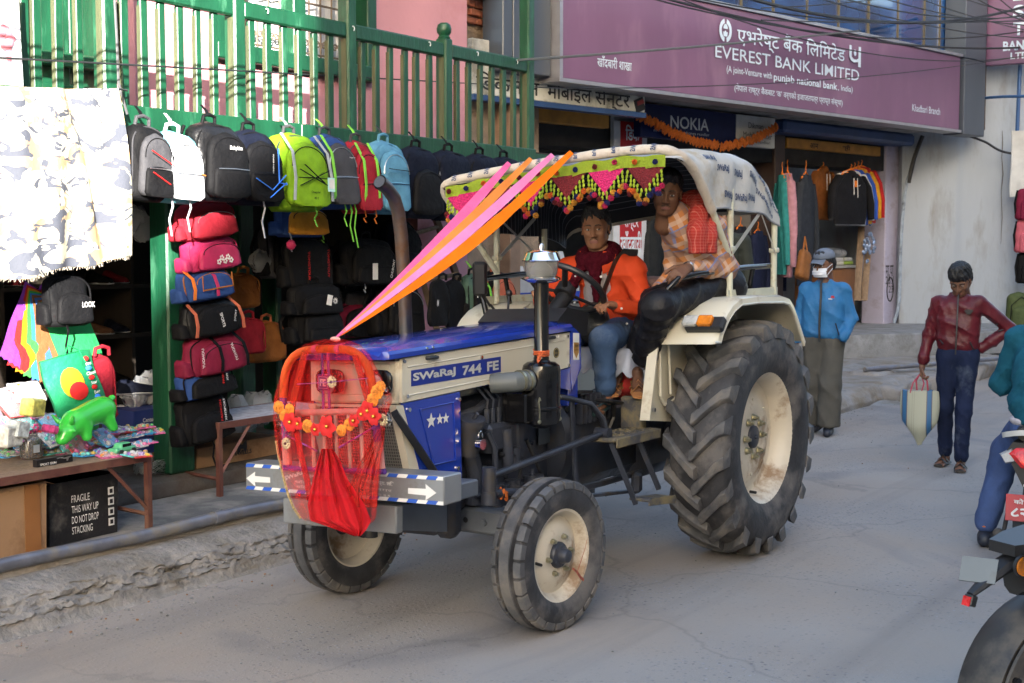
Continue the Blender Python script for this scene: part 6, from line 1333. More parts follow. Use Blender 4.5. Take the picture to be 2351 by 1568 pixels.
a, b_=atY(-60, 186, 6.15), atY(45, -30, 6.15);mb=MB();mb.grid(12, 12, lambda u, v:(a.x+(b_.x-a.x)*u, 6.15+.01*math.sin(u*5+v*3), a.z+(b_.z-a.z)*v), thick=.004);bnr=solo(mb, 'banner', mat('white_flex_print', (.62, .63, .68), .4), 'white printed banner with a pink flower at the top left', 'banner')
mb=MB();c=atY(10, 86, 6.14);
for k in range(7):mb.ball(c+Vector((.035*math.cos(k*.9), -.004*k*.3, .035*math.sin(k*.9))), (.035, .004, .025), 10, 6, rot=(0, k*.9, 0))
mb.prism([(-.02, 0), (.03, 0), (.02, -.16)], c+Vector((.01, -.006, -.03)), (1, 0, 0), (0, 0, 1), -.003);mb.obj('flower_print', mat('pink_print', (.55, .18, .22), .5), bnr, world=True)
# fan of coloured cloth bags and the green bag
fan=[((.20, .04, .32), 36), ((.42, .02, .02), 29), ((.42, .17, .01), 23), ((.04, .28, .05), 18), ((.03, .14, .36), 13), ((.17, .075, .03), 9), ((.04, .11, .32), 2), ((.17, .075, .03), -4), ((.02, .24, .07), -9)]
pv=atY(105, 660, 6.42)
for i, (c_, an)in enumerate(fan):
 t=thing('cloth_bag', ('purple', 'red', 'orange yellow', 'light green', 'sky blue', 'brown', 'mid blue', 'dark brown', 'leaf green')[i]+' cloth shopping bag in the fan above the toys, number %s from the left'%('one two three four five six seven eight nine'.split()[i]), 'bag', pv+Vector((0, -.012*i, 0)), (R(-16), R(an), 0), 'coloured cloth bags hung in a fan')
 mb=MB();
 def sh(u, v, i=i):w_=.28;return(-.14+w_*u+.0, -.02*math.sin(u*3.1)-.006*math.sin(v*9+i), -.06-.50*v+(.010*(int(u*16)%2)if v>.97 else 0))
 mb.grid(16, 12, sh, thick=.004);mb.obj('bag_body', fab('cloth_bag_%d'%i, c_, var=.06), t);mb=MB();mb.tube([(-.05, -.01, -.09), (-.03, -.01, .02), (0, 0, .06), (.03, -.01, .02), (.05, -.01, -.09)], .012, 6, flat=.25);mb.obj('handle', fab('cloth_bag_%d'%i, c_), t)
gb=thing('cloth_bag', 'green picture bag with white words and a yellow sun behind the toy cow', 'bag', atY(190, 945, 5.98), (R(-14), R(-9)*-1*-1, 0));ga, gb2=atY(128, 945, 5.98), atY(240, 800, 5.98);gw, gh=gb2.x-ga.x, gb2.z-ga.z
mb=MB();mb.grid(10, 10, lambda u, v:(-gw/2+gw*u, -.05*math.sin(math.pi*u)-.01*math.sin(v*7), gh*v), thick=.05);mb.obj('bag_body', fab('green_pvc', (.015, .22, .09), rough=.4), gb)
mb=MB();mb.ball((-.05, -.062, gh*.52), (.075, .004, .085), 20, 8);mb.obj('sun_print', fab('yellow_print', (.62, .36, .02), bump=0), gb);mb=MB();mb.ball((-.03, -.066, gh*.36), (.06, .004, .05), 18, 8);mb.obj('red_print', R_PR, gb)
for k, s_ in enumerate(('Bee', 'Cloud', 'Star', 'Bee', 'Cloud')):
 z=gh*(.86-.17*k);mb=MB();text(mb, s_, None, .018, (.085, -.052, z-.028), (1, 0, 0), (0, 0, 1), bold=.01, lift=.006, shear=.2);mb.obj('lettering', W_PR, gb, smooth=0);mb=MB();mb.ball((.085, -.05, z), (.020, .005, .014), 8, 5);mb.obj('picture', (R_PR, B_PR, R_PR, R_PR, B_PR)[k], gb)
mb=MB();mb.tube([(-.03, -.03, gh*.97), (0, -.05, gh+.05), (.05, -.06, gh+.01), (.06, -.07, gh*.8)], .010, 6, flat=.3);mb.obj('handle', fab('green_strap', (.02, .35, .12)), gb)
pack('red bag printed with white flowers behind the green picture bag', (196, 812, 256, 965), 6.1, B_RED, B_RED, D=.05, pocket=None, side=False, name='cloth_bag')
# toy table, its frame and what lies on it
M_RUST=mat('rusty_red_angle_iron', (.12, .045, .035), .6, .2, var=.3, scale=12, dirt=(.16, .08, .05), dirt_amt=.4)
def table(label, x0, x1, y0, y1, z, zf, top, paper=False):
 t=thing('table', label, 'table', ((x0+x1)/2, (y0+y1)/2, zf));mb=MB();mb.box(((x0+x1)/2, (y0+y1)/2, z-.006), (x1-x0-.02, y1-y0-.02, .012));mb.obj('tabletop', top, t, world=True)
 mb=MB()
 for y in(y0, y1):mb.box(((x0+x1)/2, y, z-.018), (x1-x0, .012, .04))
 for x in(x0, x1):mb.box((x, (y0+y1)/2, z-.018), (.012, y1-y0, .04))
 mb.obj('table_frame', M_RUST, t, world=True)
 for x in(x0+.012, x1-.012):
  for y in(y0+.012, y1-.012):mb=MB();mb.box((x, y, (z+zf)/2-.02), (.03, .03, z-zf-.03));mb.obj('leg', M_RUST, t, world=True)
 s_=-1 if x1<5.2 else 1;xe=x1-.02 if s_<0 else x0+.02
 mb=MB();mb.tube([(xe, y0+.01, zf+.10), (xe, y1-.02, zf+.12)], .012, 4);mb.tube([(xe, y0+.01, zf+.13), (xe+s_*.26, y0+.01, z-.03)], .012, 4);mb.obj('brace', M_RUST, t, world=True);return t
ZT_=.665;tE=atY(346, 1046, 5.60)
table('rusty iron table heaped with toys outside the bag shop', 3.0, tE.x, 5.60, 6.25, ZT_, .24, M_TIMB)
table('rusty iron table spread with newspaper between the pillar and the tractor', 5.80, 6.9, 6.02, 6.5, .70, .25, mat('newspaper_sheet', (.36, .37, .42), .8, var=.3, scale=25))
# inflatable green cow
s=SDF();s.cap((-.10, 0, .15), (.12, 0, .165), .075, .085, .04);s.cap((-.10, 0, .14), (-.20, -.01, .10), .06, .055, .04);s.cap((-.20, -.01, .10), (-.235, -.015, .07), .045, .036, .02)
for x, y in((-.08, -.05), (-.08, .05), (.11, -.055), (.11, .055)):s.cap((x, y, .1), (x*1.15, y*1.2, .045), .036, .028, .03)
s.cap((.19, 0, .20), (.225, 0, .215), .02, .02, .015);s.cap((-.19, .04, .17), (-.20, .07, .215), .016, .007, .012);s.cap((-.19, -.05, .17), (-.20, -.075, .215), .016, .007, .012);s.cap((-.2, -.055, .13), (-.21, -.085, .12), .014, .008, .012)
c=atY(206, 1006, 5.82);cow=thing('toy_cow', 'bright green inflatable hopping cow standing on the toy table', 'toy', (c.x, c.y, c.z-.005), (0, R(-7), R(12)));mb=MB();net_into(mb, s, .009);mb.obj('body', mat('green_vinyl', (.04, .48, .055), .25, var=.05, coat=.3), cow, smooth=70);cow.scale=(.95, .95, .82)
for y in(-.05, .045):mb=MB();mb.ball((-.232, y*.85, .115), (.006, .007, .008), 8, 6);mb.obj('eye', M_BLK, cow)
# toy car, pinwheel jar, gun box
def on_table(px, py):q=atZ(px, py, ZT_+.01);return Vector((q.x, q.y, ZT_+.002))
cc=on_table(280, 1040);tcar=thing('toy_car', 'green plastic toy saloon car in front of the inflatable cow', 'toy car', cc, (0, 0, R(12)));s=SDF();s.box((0, 0, .028), (.17, .07, .028), .012, .01);s.box((.005, 0, .05), (.09, .058, .03), .014, .012);mb=MB();net_into(mb, s, .006);mb.obj('body', mat('green_toy_plastic', (.10, .42, .20), .3), tcar)
for x in(-.05, .05):
 for y in(-.036, .036):mb=MB();mb.cyl((x, y-.006, .017), (x, y+.006, .017), .017, n=12);mb.obj('wheel', M_BLKM, tcar)
mb=MB();mb.box((.005, -.030, .052), (.07, .002, .016));mb.obj('window', M_BLKP, tcar)
jc=on_table(72, 1048);jar=thing('jar', 'clear plastic jar of pink toy pinwheels at the left of the toy table', 'jar', jc);mb=MB();mb.lathe([(.05, 0), (.055, .01), (.055, .09), (.048, .105), (.035, .115), (.035, .135), (.037, .135), (.037, .115), (.05, .106), (.0575, .09), (.0575, .008), (.05, -.001)], n=24);mb.obj('jar_body', mat('clear_jar', (.75, .7, .66), .1, trans=.85, var=.02), jar)
mb=MB()
for k in range(14):mb.tube([(.03*math.cos(k), .03*math.sin(k*1.3), .005), (.03*math.cos(k*1.7), .03*math.sin(k), .10)], .006, 5)
mb.obj('sticks', mat('orange_yellow_sticks', (.55, .25, .04), .4, var=.6, scale=50), jar);mb=MB();mb.box((-.01, -.0585, .055), (.036, .003, .04));mb.obj('jar_label', W_PR, jar)
for k in range(5):
 mb=MB();c=Vector((.028*math.cos(k*1.26), .028*math.sin(k*1.26), .15+.012*(k%3)))
 for j in range(6):d=Vector((math.cos(j*1.047), -.25, math.sin(j*1.047)));mb.ball(c+d*.014, (.010, .003, .007), 6, 4, rot=(0, -j*1.047+.5, 0))
 mb.obj('pinwheel', mat('hot_pink_plastic', (.65, .06, .22), .35), jar)
bx=on_table(122, 1062);sg_=thing('toy_box', 'long black toy gun box with white lettering on the table edge', 'box', bx, (0, 0, R(2)));mb=MB();mb.box((0, 0, .018), (.225, .03, .036));mb.obj('carton', mat('black_glossy_card', (.012, .012, .014), .3), sg_);mb=MB();text(mb, 'SPORT GUN', .10, .013, (-.045, -.0152, .010), (1, 0, 0), (0, 0, 1), bold=.02);text(mb, 'NO.P.7200', .04, .006, (.03, -.0152, .030), (1, 0, 0), (0, 0, 1));mb.obj('lettering', W_PR, sg_, smooth=0);mb=MB();mb.prism([(-.03, .004), (.02, .012), (.03, .008), (.012, .002), (.006, -.012), (-.004, -.010), (-.002, .0)], Vector((.075, -.0152, .02)), (1, 0, 0), (0, 0, 1), -.001);mb.obj('gun_picture', ZIPM, sg_)
# packets of small toys: each packet a thing, its pieces a part
r=random.Random(21);pcols=[(.6, .05, .05), (.6, .4, .03), (.05, .3, .6), (.6, .12, .3), (.1, .45, .12), (.5, .5, .52), (.55, .2, .04), (.25, .1, .45), (.1, .5, .5)]
M_FILM=mat('clear_plastic_film', (.8, .8, .82), .12, alpha=.28, var=.02, spec=.8)
plab=['packet of mixed plastic toys lying on the toy table', 'clear packet of bright beads and toys on the toy table']
def packet(x, y, z, w_, d, an, up, k):
 c1, c2, c3=r.choice(pcols), r.choice(pcols), r.choice(pcols)
 t=thing('toy_packet', plab[0], 'toy packet', (x, y, z), (up, r.uniform(-.1, .1), an), 'packets of small toys heaped on the table');mb=MB();mb.box((0, 0, .004), (w_, d, .006));mb.obj('card', mat('card_%d'%(k%7), c1, .5, var=.5, scale=40), t)
 mb=MB()
 for q in range(7):mb.ball((r.uniform(-.4, .4)*w_, r.uniform(-.4, .4)*d, .014), (r.uniform(.008, .018), r.uniform(.006, .014), r.uniform(.006, .014)), 7, 5, m=q%2, rot=(0, 0, r.uniform(0, 3)))
 o=mb.obj('toy_pieces', [mat('toy_%d'%pcols.index(c2), c2, .3), mat('toy_%d'%pcols.index(c3), c3, .3)], t);o['kind']='stuff'
 mb=MB();mb.grid(5, 4, lambda u, v:(-w_/2+w_*u, -d/2+d*v, .012+.018*math.sin(math.pi*u)*math.sin(math.pi*v)+.003*math.sin(u*17+v*13)));mb.obj('film', M_FILM, t)
k=0
for px in range(-60, 340, 26):
 for row in range(4):
  py=(1046, 1022, 1004, 990)[row]-(px<240 and row>1)*6+r.uniform(-5, 5)
  if px>300 and row==3:continue
  q=atZ(px+r.uniform(-8, 8), py, ZT_);packet(q.x, min(6.2, q.y), ZT_+.004+.012*row*(px<180), r.uniform(.09, .13), r.uniform(.07, .1), r.uniform(-.4, .4), r.uniform(-.05, .25), k);k+=1
for px, py, h in((15, 975, .16), (45, 950, .2), (90, 965, .2), (120, 985, .12), (25, 915, .22), (75, 920, .24), (115, 945, .18), (-20, 940, .25), (150, 995, .1), (5, 890, .28), (60, 880, .3), (175, 1000, .08), (-40, 900, .3), (240, 985, .06)):
 q=atY(px, py, 5.85+h*.8);packet(q.x, q.y, q.z-.05, r.uniform(.12, .17), r.uniform(.1, .15), r.uniform(-.5, .5), r.uniform(.5, 1.2), k);k+=1
for i, (px, py, c_, lb)in enumerate([(20, 1000, (.55, .55, .5), 'clear box of yellow blocks at the left end of the toy table'), (75, 935, (.45, .42, .1), 'yellow plastic toy digger in a bag on the heap'), (40, 985, (.5, .55, .55), 'white and green picture box standing on the toy table'), (115, 985, (.5, .05, .2), 'small pink box of sweets beside the jar')]):
 q=atY(px, py, 5.75);mb=MB();s_=(.13, .11, .10, .05)[i];mb.box((q.x, 5.75, q.z), (s_, .08, s_*.8), rot=(.1, .1*i, .3), bev=.008);solo(mb, 'toy_box', mat('toy_box_%d'%i, c_, .35, var=.6, scale=30), lb, 'toy box')
# cartons under the tables
def carton(label, px0, px1, py0, py1, Y, D, m, zf=.245, open_=True, yaw=0):
 a, b_=atY(px0, py1, Y), atY(px1, py0, Y);w_, h=b_.x-a.x, b_.z-zf;t=thing('carton', label, 'box', ((a.x+b_.x)/2, Y+D/2, zf), (0, 0, yaw));mb=MB();T=.006
 for c, d in(((0, -D/2, h/2), (w_, T, h)), ((0, D/2, h/2), (w_, T, h)), ((-w_/2, 0, h/2), (T, D-T, h)), ((w_/2, 0, h/2), (T, D-T, h)), ((0, 0, T), (w_-T, D-T, T))):mb.box(c, d)
 mb.v=[(p[0]+.008*math.sin(p[2]*9+p[1]*4), p[1]+.008*math.sin(p[0]*7), p[2])for p in mb.v];mb.obj('carton_body', m, t)
 if open_:
  for x, s_ in((-w_/2, -1), (w_/2, 1)):mb=MB();mb.grid(2, 6, lambda u, v:(x+s_*.05*u, -D/2+D*v, h-.02*u+.008*math.sin(v*20)));mb.obj('flap', m, t)
 else:mb=MB();mb.box((0, 0, h), (w_, D, T));mb.obj('flap', m, t)
 return t, w_, h, D
M_CARD=mat('brown_cardboard', (.32, .19, .10), .8, var=.10, scale=4, bump=.15, dirt=(.22, .12, .06), dirt_amt=.25);M_CARDK=mat('black_printed_card', (.014, .014, .016), .45, var=.3, scale=6, bump=.15, dirt=(.08, .075, .07), dirt_amt=.15, dirt_scale=8)
t, w_, h, D=carton('torn brown cardboard box under the left end of the toy table', -60, 106, 1105, 1240, 5.66, .36, M_CARD)
mb=MB();mb.box((.12, -D/2-.005, h/2), (.09, .003, h));mb.obj('tape', mat('brown_parcel_tape', (.25, .11, .04), .3), t)
t, w_, h, D=carton('scuffed black carton with white handling words under the toy table', 112, 270, 1085, 1222, 5.74, .40, M_CARDK)
for k, s_ in enumerate(('FRAGILE', 'THIS WAY UP', 'DO NOT DROP', 'STACKING')):mb=MB();text(mb, s_, (.115, .17, .17, .13)[k], .038, (-.085+(.115, .17, .17, .13)[k]/2, -D/2-.004, h*.70-.055*k), (1, 0, 0), (0, 0, 1), lift=.004);mb.obj('lettering', W_PR, t, smooth=0)
for k in range(4):mb=MB();mb.box((.17, -D/2-.006, h*.72-.055*k), (.036, .003, .040));o=mb.obj('handling_mark', W_PR, t);mb=MB();mb.box((.17, -D/2-.008, h*.72-.055*k), (.018, .003, .022));mb.obj('symbol', M_BLK, o)
t, w_, h, D=carton('brown fan carton with black lettering behind the green pillar', 452, 640, 1000, 1085, 6.36, .42, M_CARD, zf=.37, open_=False)
mb=MB();text(mb, 'HAVELLS', .17, .03, (.02, -D/2-.004, h*.45), (1, 0, 0), (0, 0, 1), bold=.03, lift=.004);text(mb, 'Electric Ceiling Fan', .14, .012, (-.2, -D/2-.004, h*.9), (1, 0, 0), (0, 0, 1), lift=.004);mb.prism([(-.04, .045), (-.02, .03), (0, .012), (.02, .03), (.04, .045), (.045, 0), (.035, -.045), (.01, -.01), (-.01, -.01), (-.035, -.045), (-.045, 0)], Vector((.02, -D/2-.008, h*.72)), (1, 0, 0), (0, 0, 1), -.002);mb.obj('lettering', M_BLK, t, smooth=0)
M_BLUEC=mat('blue_shoe_carton', (.02, .035, .16), .5)
for k, (x0, x1, y0, y1)in enumerate(((306, 388, 935, 988), (306, 386, 985, 1040), (388, 404, 960, 1000))):
 t, w_, h, D=carton(('upper blue shoe box with white script by the pillar', 'lower blue shoe box with white script by the pillar', 'orange shoe box behind the pillar')[k], x0, x1, y0, y1, 6.55, .3, M_BLUEC if k<2 else mat('orange_shoe_carton', (.5, .1, .02), .5), zf=atY(340, y1, 6.55).z, open_=False)
 if k<2:mb=MB();text(mb, 'Century', .11, .035, (-.02, -D/2-.004, h*.5), (1, 0, 0), (0, 0, 1), bold=.02, lift=.004);mb.obj('lettering', W_PR, t, smooth=0)
mb=MB();r=random.Random(5);c=atZ(355, 1075, .40)
for k in range(60):a0=r.uniform(0, 6.3);rr=r.uniform(.10, .15);mb.tube([(c.x+rr*math.cos(a0+j*.5), c.y+rr*.6*math.sin(a0+j*.5), .375+r.uniform(.0, .09))for j in range(7)], .0015, 3)
solo(mb, 'wire_coil', mat('galvanised_wire', (.32, .34, .33), .4, .6), 'coil of thin galvanised wire on the shop floor by the pillar', 'wire')
def shoe(x, y, z, an, c, lab, grp='shoes on the shelves and floor of the bag shop', s_=1.0):
 t=thing('shoe', lab, 'shoe', (x, y, z), (0, 0, an), grp);mb=MB();q=[]
 for u, w_, h in((-.13, .028, .06), (-.11, .036, .085), (-.06, .038, .085), (0, .038, .062), (.06, .044, .048), (.11, .040, .038), (.14, .02, .022)):q.append([(u*s_, w_*math.cos(a)*s_, (.012+h*max(0, math.sin(a)))*s_)for a in[math.pi*j/8 for j in range(9)]])
 mb.loft(q);mb.obj('upper', c, t, smooth=60);mb=MB();mb.tube([(-.13*s_, 0, .010*s_), (-.05*s_, 0, .010*s_), (.06*s_, 0, .010*s_), (.14*s_, 0, .012*s_)], [.034*s_, .040*s_, .046*s_, .024*s_], 10, flat=.3);mb.obj('sole', W_PR, t)
SC_=[B_BLK, B_NAVY, B_GREY, fab('brown_shoe', (.10, .05, .03)), fab('white_shoe', (.4, .4, .4)), fab('dull_red_shoe', (.2, .02, .03))]
for z in(.765, 1.135, 1.495, 1.865):
 for k in range(14):shoe(3.7+.23*k+r.uniform(-.03, .03), 7.92+.05*(k%2), z+.0, -Q+r.uniform(-.2, .2), SC_[r.randrange(6)], 'shoe standing among the rows on the dark shelves', 'shoes in rows on the dark shelves')
for k, (px, py)in enumerate(((315, 905), (335, 912), (350, 930), (365, 925), (330, 935), (300, 918))):q=atY(px, py, 6.7);shoe(q.x, 6.7+.05*k, q.z, -.5+.3*k, SC_[(1, 1, 5, 4, 0, 1)[k]], 'dark trainer in the loose heap beside the shoe boxes', 'trainers heaped beside the shoe boxes')
M_POLY=mat('crumpled_polythene', (.55, .57, .6), .15, alpha=.45, bump=.8, bscale=25)
for k, (px, py, s_)in enumerate(((345, 890, .16), (310, 905, .12), (375, 900, .13), (590, 935, .16), (545, 965, .18), (300, 500, .12), (330, 520, .13), (600, 600, .12))):
 q=atY(px, py, 6.75);mb=MB();mb.ball((0, 0, 0), s_, 16, 10);mb.v=[(q.x+p[0]*(.8+.5*fb(p[0], p[1], k, 14)), q.y+p[1]*.7, q.z+p[2]*(.7+.5*fb(p[2], p[0], k, 14)))for p in mb.v]
 solo(mb, 'plastic_bag', M_POLY, ('crumpled clear plastic bag on the shoe heap', 'grey crumpled plastic bag left on the shoe heap', 'crumpled plastic bag against the green pillar', 'plastic bag of shoes behind the newspaper table', 'clear bag with red print on the newspaper table', 'clear bag hanging behind the camouflage cloth', 'plastic wrapped goods hanging above the shelves', 'plastic wrapped bag hanging between the pillars')[k], 'plastic bag', smooth=30)
# ------------------------------------------------------------ between the houses and under the bank sign
lad=thing('ladder', 'old wooden ladder leaning against the pink wall', 'ladder', atY(1060, 745, 6.9))
P0, P1=atY(1105, 790, 6.8), atY(1000, 500, 7.2);P2, P3=atY(1015, 800, 6.8), atY(935, 520, 7.2)
for a, b_ in((P0, P1), (P2, P3)):mb=MB();mb.tube([a, b_], .035, 4);mb.obj('rail', M_TIMB, lad, world=True)
for t_ in(.15, .35, .55, .75, .93):mb=MB();mb.tube([P0.lerp(P1, t_), P2.lerp(P3, t_)], .02, 6);mb.obj('rung', M_TIMB, lad, world=True)
HG='bags hanging beside the ladder'
pack('flat black tote bag with a purple tag hanging by the ladder', (978, 640, 1022, 748), 6.3, B_BLK, B_BLK, D=.05, pocket=None, side=False, name='tote_bag', logo=[('M', -.2, .5, .02, .05, 0, W_PR)], group=HG)
pack('black tote bag with a pale strip hanging by the ladder', (1015, 640, 1060, 752), 6.35, B_BLK, B_BLK, D=.05, pocket=None, side=False, name='tote_bag', tails=[(.1, .02, B_LG)], group=HG)
pack('green grey backpack with neon green loops behind the mirror', (1050, 628, 1096, 745), 6.4, fab('sage_nylon', (.06, .11, .09)), B_BLK, D=.15, tails=[(.2, .05, B_NEON)], hook=B_NEON, straps=[(.2, B_NEON)], group=HG)
pack('black and orange backpack behind the tractor mirror', (1090, 620, 1150, 735), 6.6, B_BLK, B_COR, D=.15, group=HG)
# phone counter
n_=.55;a, b_=atB(1120, 720, n_), atB(1330, 720, n_);zt3=atB(1250, 640, n_).z
ctr=thing('counter', 'blue fronted phone shop counter with stacked phone boxes', 'counter', bp((a.x+b_.x)/2, n_, .2), (0, 0, BA))
mb=MB(XB);mb.box(((a.x+b_.x)/2, n_+.25, (zt3+.2)/2), (b_.x-a.x, .5, zt3-.2));mb.obj('counter_body', mat('white_counter', (.34, .36, .38), .4), ctr, world=True)
zb3, zc3=atB(1200, 714, n_).z, atB(1200, 672, n_).z;mb=MB(XB);mb.box(((a.x+b_.x)/2, n_-.008, (zb3+zc3)/2), (b_.x-a.x, .012, zc3-zb3));mb.obj('blue_panel', mat('royal_blue_panel', (.012, .04, .30), .35), ctr, world=True)
mb=MB();on_sign(mb, 'SAMSUNG', 1135, 700, 1240, 700, 30, n=n_-.018, bold=.03);mb.obj('lettering', W_PR, ctr, world=True, smooth=0)
r=random.Random(9)
for k in range(26):
 x=a.x+(b_.x-a.x)*(k%13+.5)/13;z=zt3+.01+.16*(k//13);c_=[(.5, .5, .5), (.5, .3, .03), (.4, .04, .04), (.08, .2, .4), (.06, .07, .08), (.4, .42, .45)][r.randrange(6)]
 mb=MB(XB);mb.box((x, n_+.12+.12*(k//13), z+.065), (.075, .05, .12), rot=(-.35, 0, r.uniform(-.1, .1)));solo(mb, 'phone_box', mat('phone_box_%d'%r.randrange(6), c_, .4), 'small phone box standing in rows on the blue fronted counter', 'phone box', 'phone boxes in rows on the counter')
mb=MB();q=atB(1155, 580, .9);mb.ball(bp(*q), (.16, .12, .06), 12, 7);solo(mb, 'green_packet', mat('green_packet_film', (.03, .45, .08), .3), 'bright green packet lying on top of the phone counter', 'packet')
# garments on hangers in the clothes shop
def garment(label, px, py0, py1, wpx, m, n_, turn=0.0, hood=False, extra=None, grp='clothes on hangers in the shop entrance', sleeves=True):
 a, b_=atB(px-wpx/2, py0, n_), atB(px+wpx/2, py1, n_);zt_=atB(px, py0, n_).z;H=zt_-atB(px, py1, n_).z;W=b_.x-a.x;c=atB(px, py0, n_)
 t=thing('garment', label, 'jacket' if 'jacket' in label else 'hoodie' if 'hoodie' in label else 'shirt', bp(c.x, n_, zt_-H), (0, 0, BA+turn), grp);rr=random.Random(int(px))
 mb=MB();rings=[]
 for i in range(13):
  v=i/12;w_=W*(.36 if v<.85 else .36-.22*(v-.85)/.15)*(1 if v>.1 else .93);d=.05+.035*math.sin(v*3)
  rings.append([(w_*math.cos(q)+.006*math.sin(v*20+q), d*math.sin(q)+.012*math.sin(q*5+v*6+px), H*v)for q in[2*math.pi*j/20 for j in range(20)]])
 mb.loft(rings);mb.obj('body', m, t, smooth=60)
 if sleeves:
  for s_ in(-1, 1):mb=MB();mb.tube([(s_*W*.25, 0, H*.92), (s_*W*.38, .0, H*.72), (s_*W*.44, -.02, H*.42), (s_*W*.45, -.03, H*.10)], [.07, .075, .065, .05], 10, flat=.7);mb.obj('sleeve', m, t, smooth=60)
 mb=MB();mb.tube([(-W*.2, 0, H*.97), (0, 0, H*1.03), (W*.2, 0, H*.97)], .012, 6);mb.tube([(0, 0, H*1.02), (0, 0, H*1.07), (.02, 0, H*1.10), (.0, 0, H*1.13)], .006, 5);mb.obj('hanger', B_ORG, t)
 if hood:mb=MB();mb.ball((0, -.01, H*.97), (.10, .075, .07), 12, 7);mb.obj('hood', m, t);mb=MB();[mb.tube([(x, -.085, H*.9), (x*1.1, -.095, H*.55-x*.4)], .006, 5)for x in(-.05, .05)];mb.obj('drawstring', W_PR, t)
 if extra:extra(t, W, H)
 return t
G=lambda n, c:fab('cloth_'+n, c, rough=.85)
garment('teal shirt at the left end of the hanging clothes', 1796, 402, 630, 40, G('teal', (.03, .20, .20)), .95, .9);garment('pink sweatshirt with dark sleeve lettering', 1808, 398, 636, 44, G('pink', (.40, .20, .24)), .9, .9)
garment('dark grey zipped jacket in front of the pink sweatshirt', 1850, 402, 655, 78, G('charcoal', (.028, .032, .040)), .8, .25);garment('rust brown hoodie behind the dark grey jacket', 1890, 388, 505, 70, G('rust', (.20, .07, .02)), 1.15, .1, True)
for k, (nm, c_)in enumerate((('red', (.35, .02, .02)), ('orange yellow', (.5, .24, .02)), ('blue', (.03, .08, .35)), ('white', (.5, .5, .5)))):garment('%s sweatshirt edge showing behind the black hoodie'%nm, 1978-8*k, 384+3*k, 512+2*k, 84, G(nm.replace(' ', '_'), c_), 1.02-.05*k, -.1)
def blk(t, W, H):
 mb=MB();mb.prism([(-.03, -.004), (-.02, -.012), (.035, .012), (-.018, -.002)], Vector((.10, -.095, H*.76)), (1, 0, 0), (0, 0, 1), -.002);mb.obj('white_tick', W_PR, t);mb=MB();mb.box((.0, -.09, H*.79), (.06, .01, .09));mb.obj('orange_tag', B_ORG, t)
garment('black hoodie with white drawstrings and an orange tag', 1953, 398, 515, 100, G('black', (.010, .010, .012)), .78, .0, True, blk)
for k, (px, py0, py1, w_, c_, nm)in enumerate(((1700, 520, 690, 60, (.015, .015, .02), 'black'), (1740, 530, 690, 56, (.012, .016, .04), 'navy'), (1500, 500, 650, 60, (.02, .022, .024), 'dark grey'), (1650, 520, 700, 50, (.04, .02, .02), 'dark brown'), (1780, 480, 690, 50, (.01, .012, .03), 'midnight'))):garment('%s jacket in the dark of the clothes shop behind the tractor'%nm, px, py0, py1, w_, G('d%d'%k, c_), 1.0+.1*k, .2)
tb=atB(1830, 605, .5);pk=thing('leather_bag', 'tan leather shoulder bag hanging below the clothes', 'bag', bp(tb.x, .5, atB(1830, 640, .5).z), (0, R(18), BA));mb=MB();mb.loft([[(x, y, z)for x, y, z in q]for q in pack_rings(.26, .42, .14)]);mb.obj('body', fab('tan_leather', (.22, .09, .03), rough=.45), pk, smooth=60);mb=MB();mb.tube([(-.05, -.05, .4), (0, 0, .6), (.05, -.05, .4)], .012, 6);mb.obj('strap', B_BRN, pk)
# wooden counter with boxes, brooms
n_=1.3;a, b_=atB(1888, 745, n_), atB(1962, 745, n_);zt3=atB(1925, 615, n_).z;wc=thing('counter', 'brown wooden counter piled with packets in the clothes shop', 'counter', bp((a.x+b_.x)/2, n_, .43), (0, 0, BA))
mb=MB(XB);mb.box(((a.x+b_.x)/2, n_+.25, (zt3+.43)/2), (b_.x-a.x, .5, zt3-.43), bev=.01);mb.obj('counter_body', mat('brown_ply', (.22, .09, .03), .5, var=.2, stretch=(4, 4, .6)), wc, world=True);mb=MB(XB);mb.box(((a.x+b_.x)/2, n_+.24, zt3+.02), (b_.x-a.x+.08, .56, .04));mb.obj('counter_top', mat('pale_ply', (.3, .3, .28), .5), wc, world=True)
for k in range(7):
 x=a.x+(b_.x-a.x)*(.2+.3*(k%3));mb=MB(XB);mb.box((x, n_+.12, zt3+.075+.055*(k//3)), (.27, .2, .05), rot=(0, 0, .06*k-.2), bev=.004);solo(mb, 'packet_box', mat('pkt_%d'%(k%4), [(.5, .5, .5), (.5, .5, .46), (.3, .42, .06), (.45, .46, .5)][k%4], .45), 'flat white or green packet box stacked on the brown counter', 'box', 'packet boxes stacked on the brown counter')
mb=MB(XB);q=atB(1935, 565, n_);mb.ball((q.x, n_+.2, zt3+.22), (.35, .2, .10), 14, 8);solo(mb, 'plastic_bag', M_POLY, 'clear plastic packets on top of the packet boxes', 'plastic bag')
for k, (px, lb)in enumerate(((1972, 'wooden plank leaning in the clothes shop doorway, left one'), (1988, 'pale wooden plank hanging by the white door wall, right one'))):p0, p1=atB(px-4, 690, .9), atB(px+6, 520+40*k, 1.1);mb=MB(XB);mb.tube([p0, p1], .05, 4, flat=.25);solo(mb, 'plank', M_TIMB, lb, 'plank')
mb=MB(XB);q=atB(1995, 560, .95);r=random.Random(3)
for k in range(22):mb.ball((q.x+r.gauss(0, .08), .95, q.z+r.gauss(0, .12)), (.035, .02, .05), 6, 4, rot=(0, r.uniform(0, 3), 0))
solo(mb, 'trinkets', mat('shiny_blue_grey_packets', (.2, .26, .38), .2, .4, var=.7, scale=30), 'bunch of shiny blue packets hung by the white door wall', 'packets', kind='stuff')
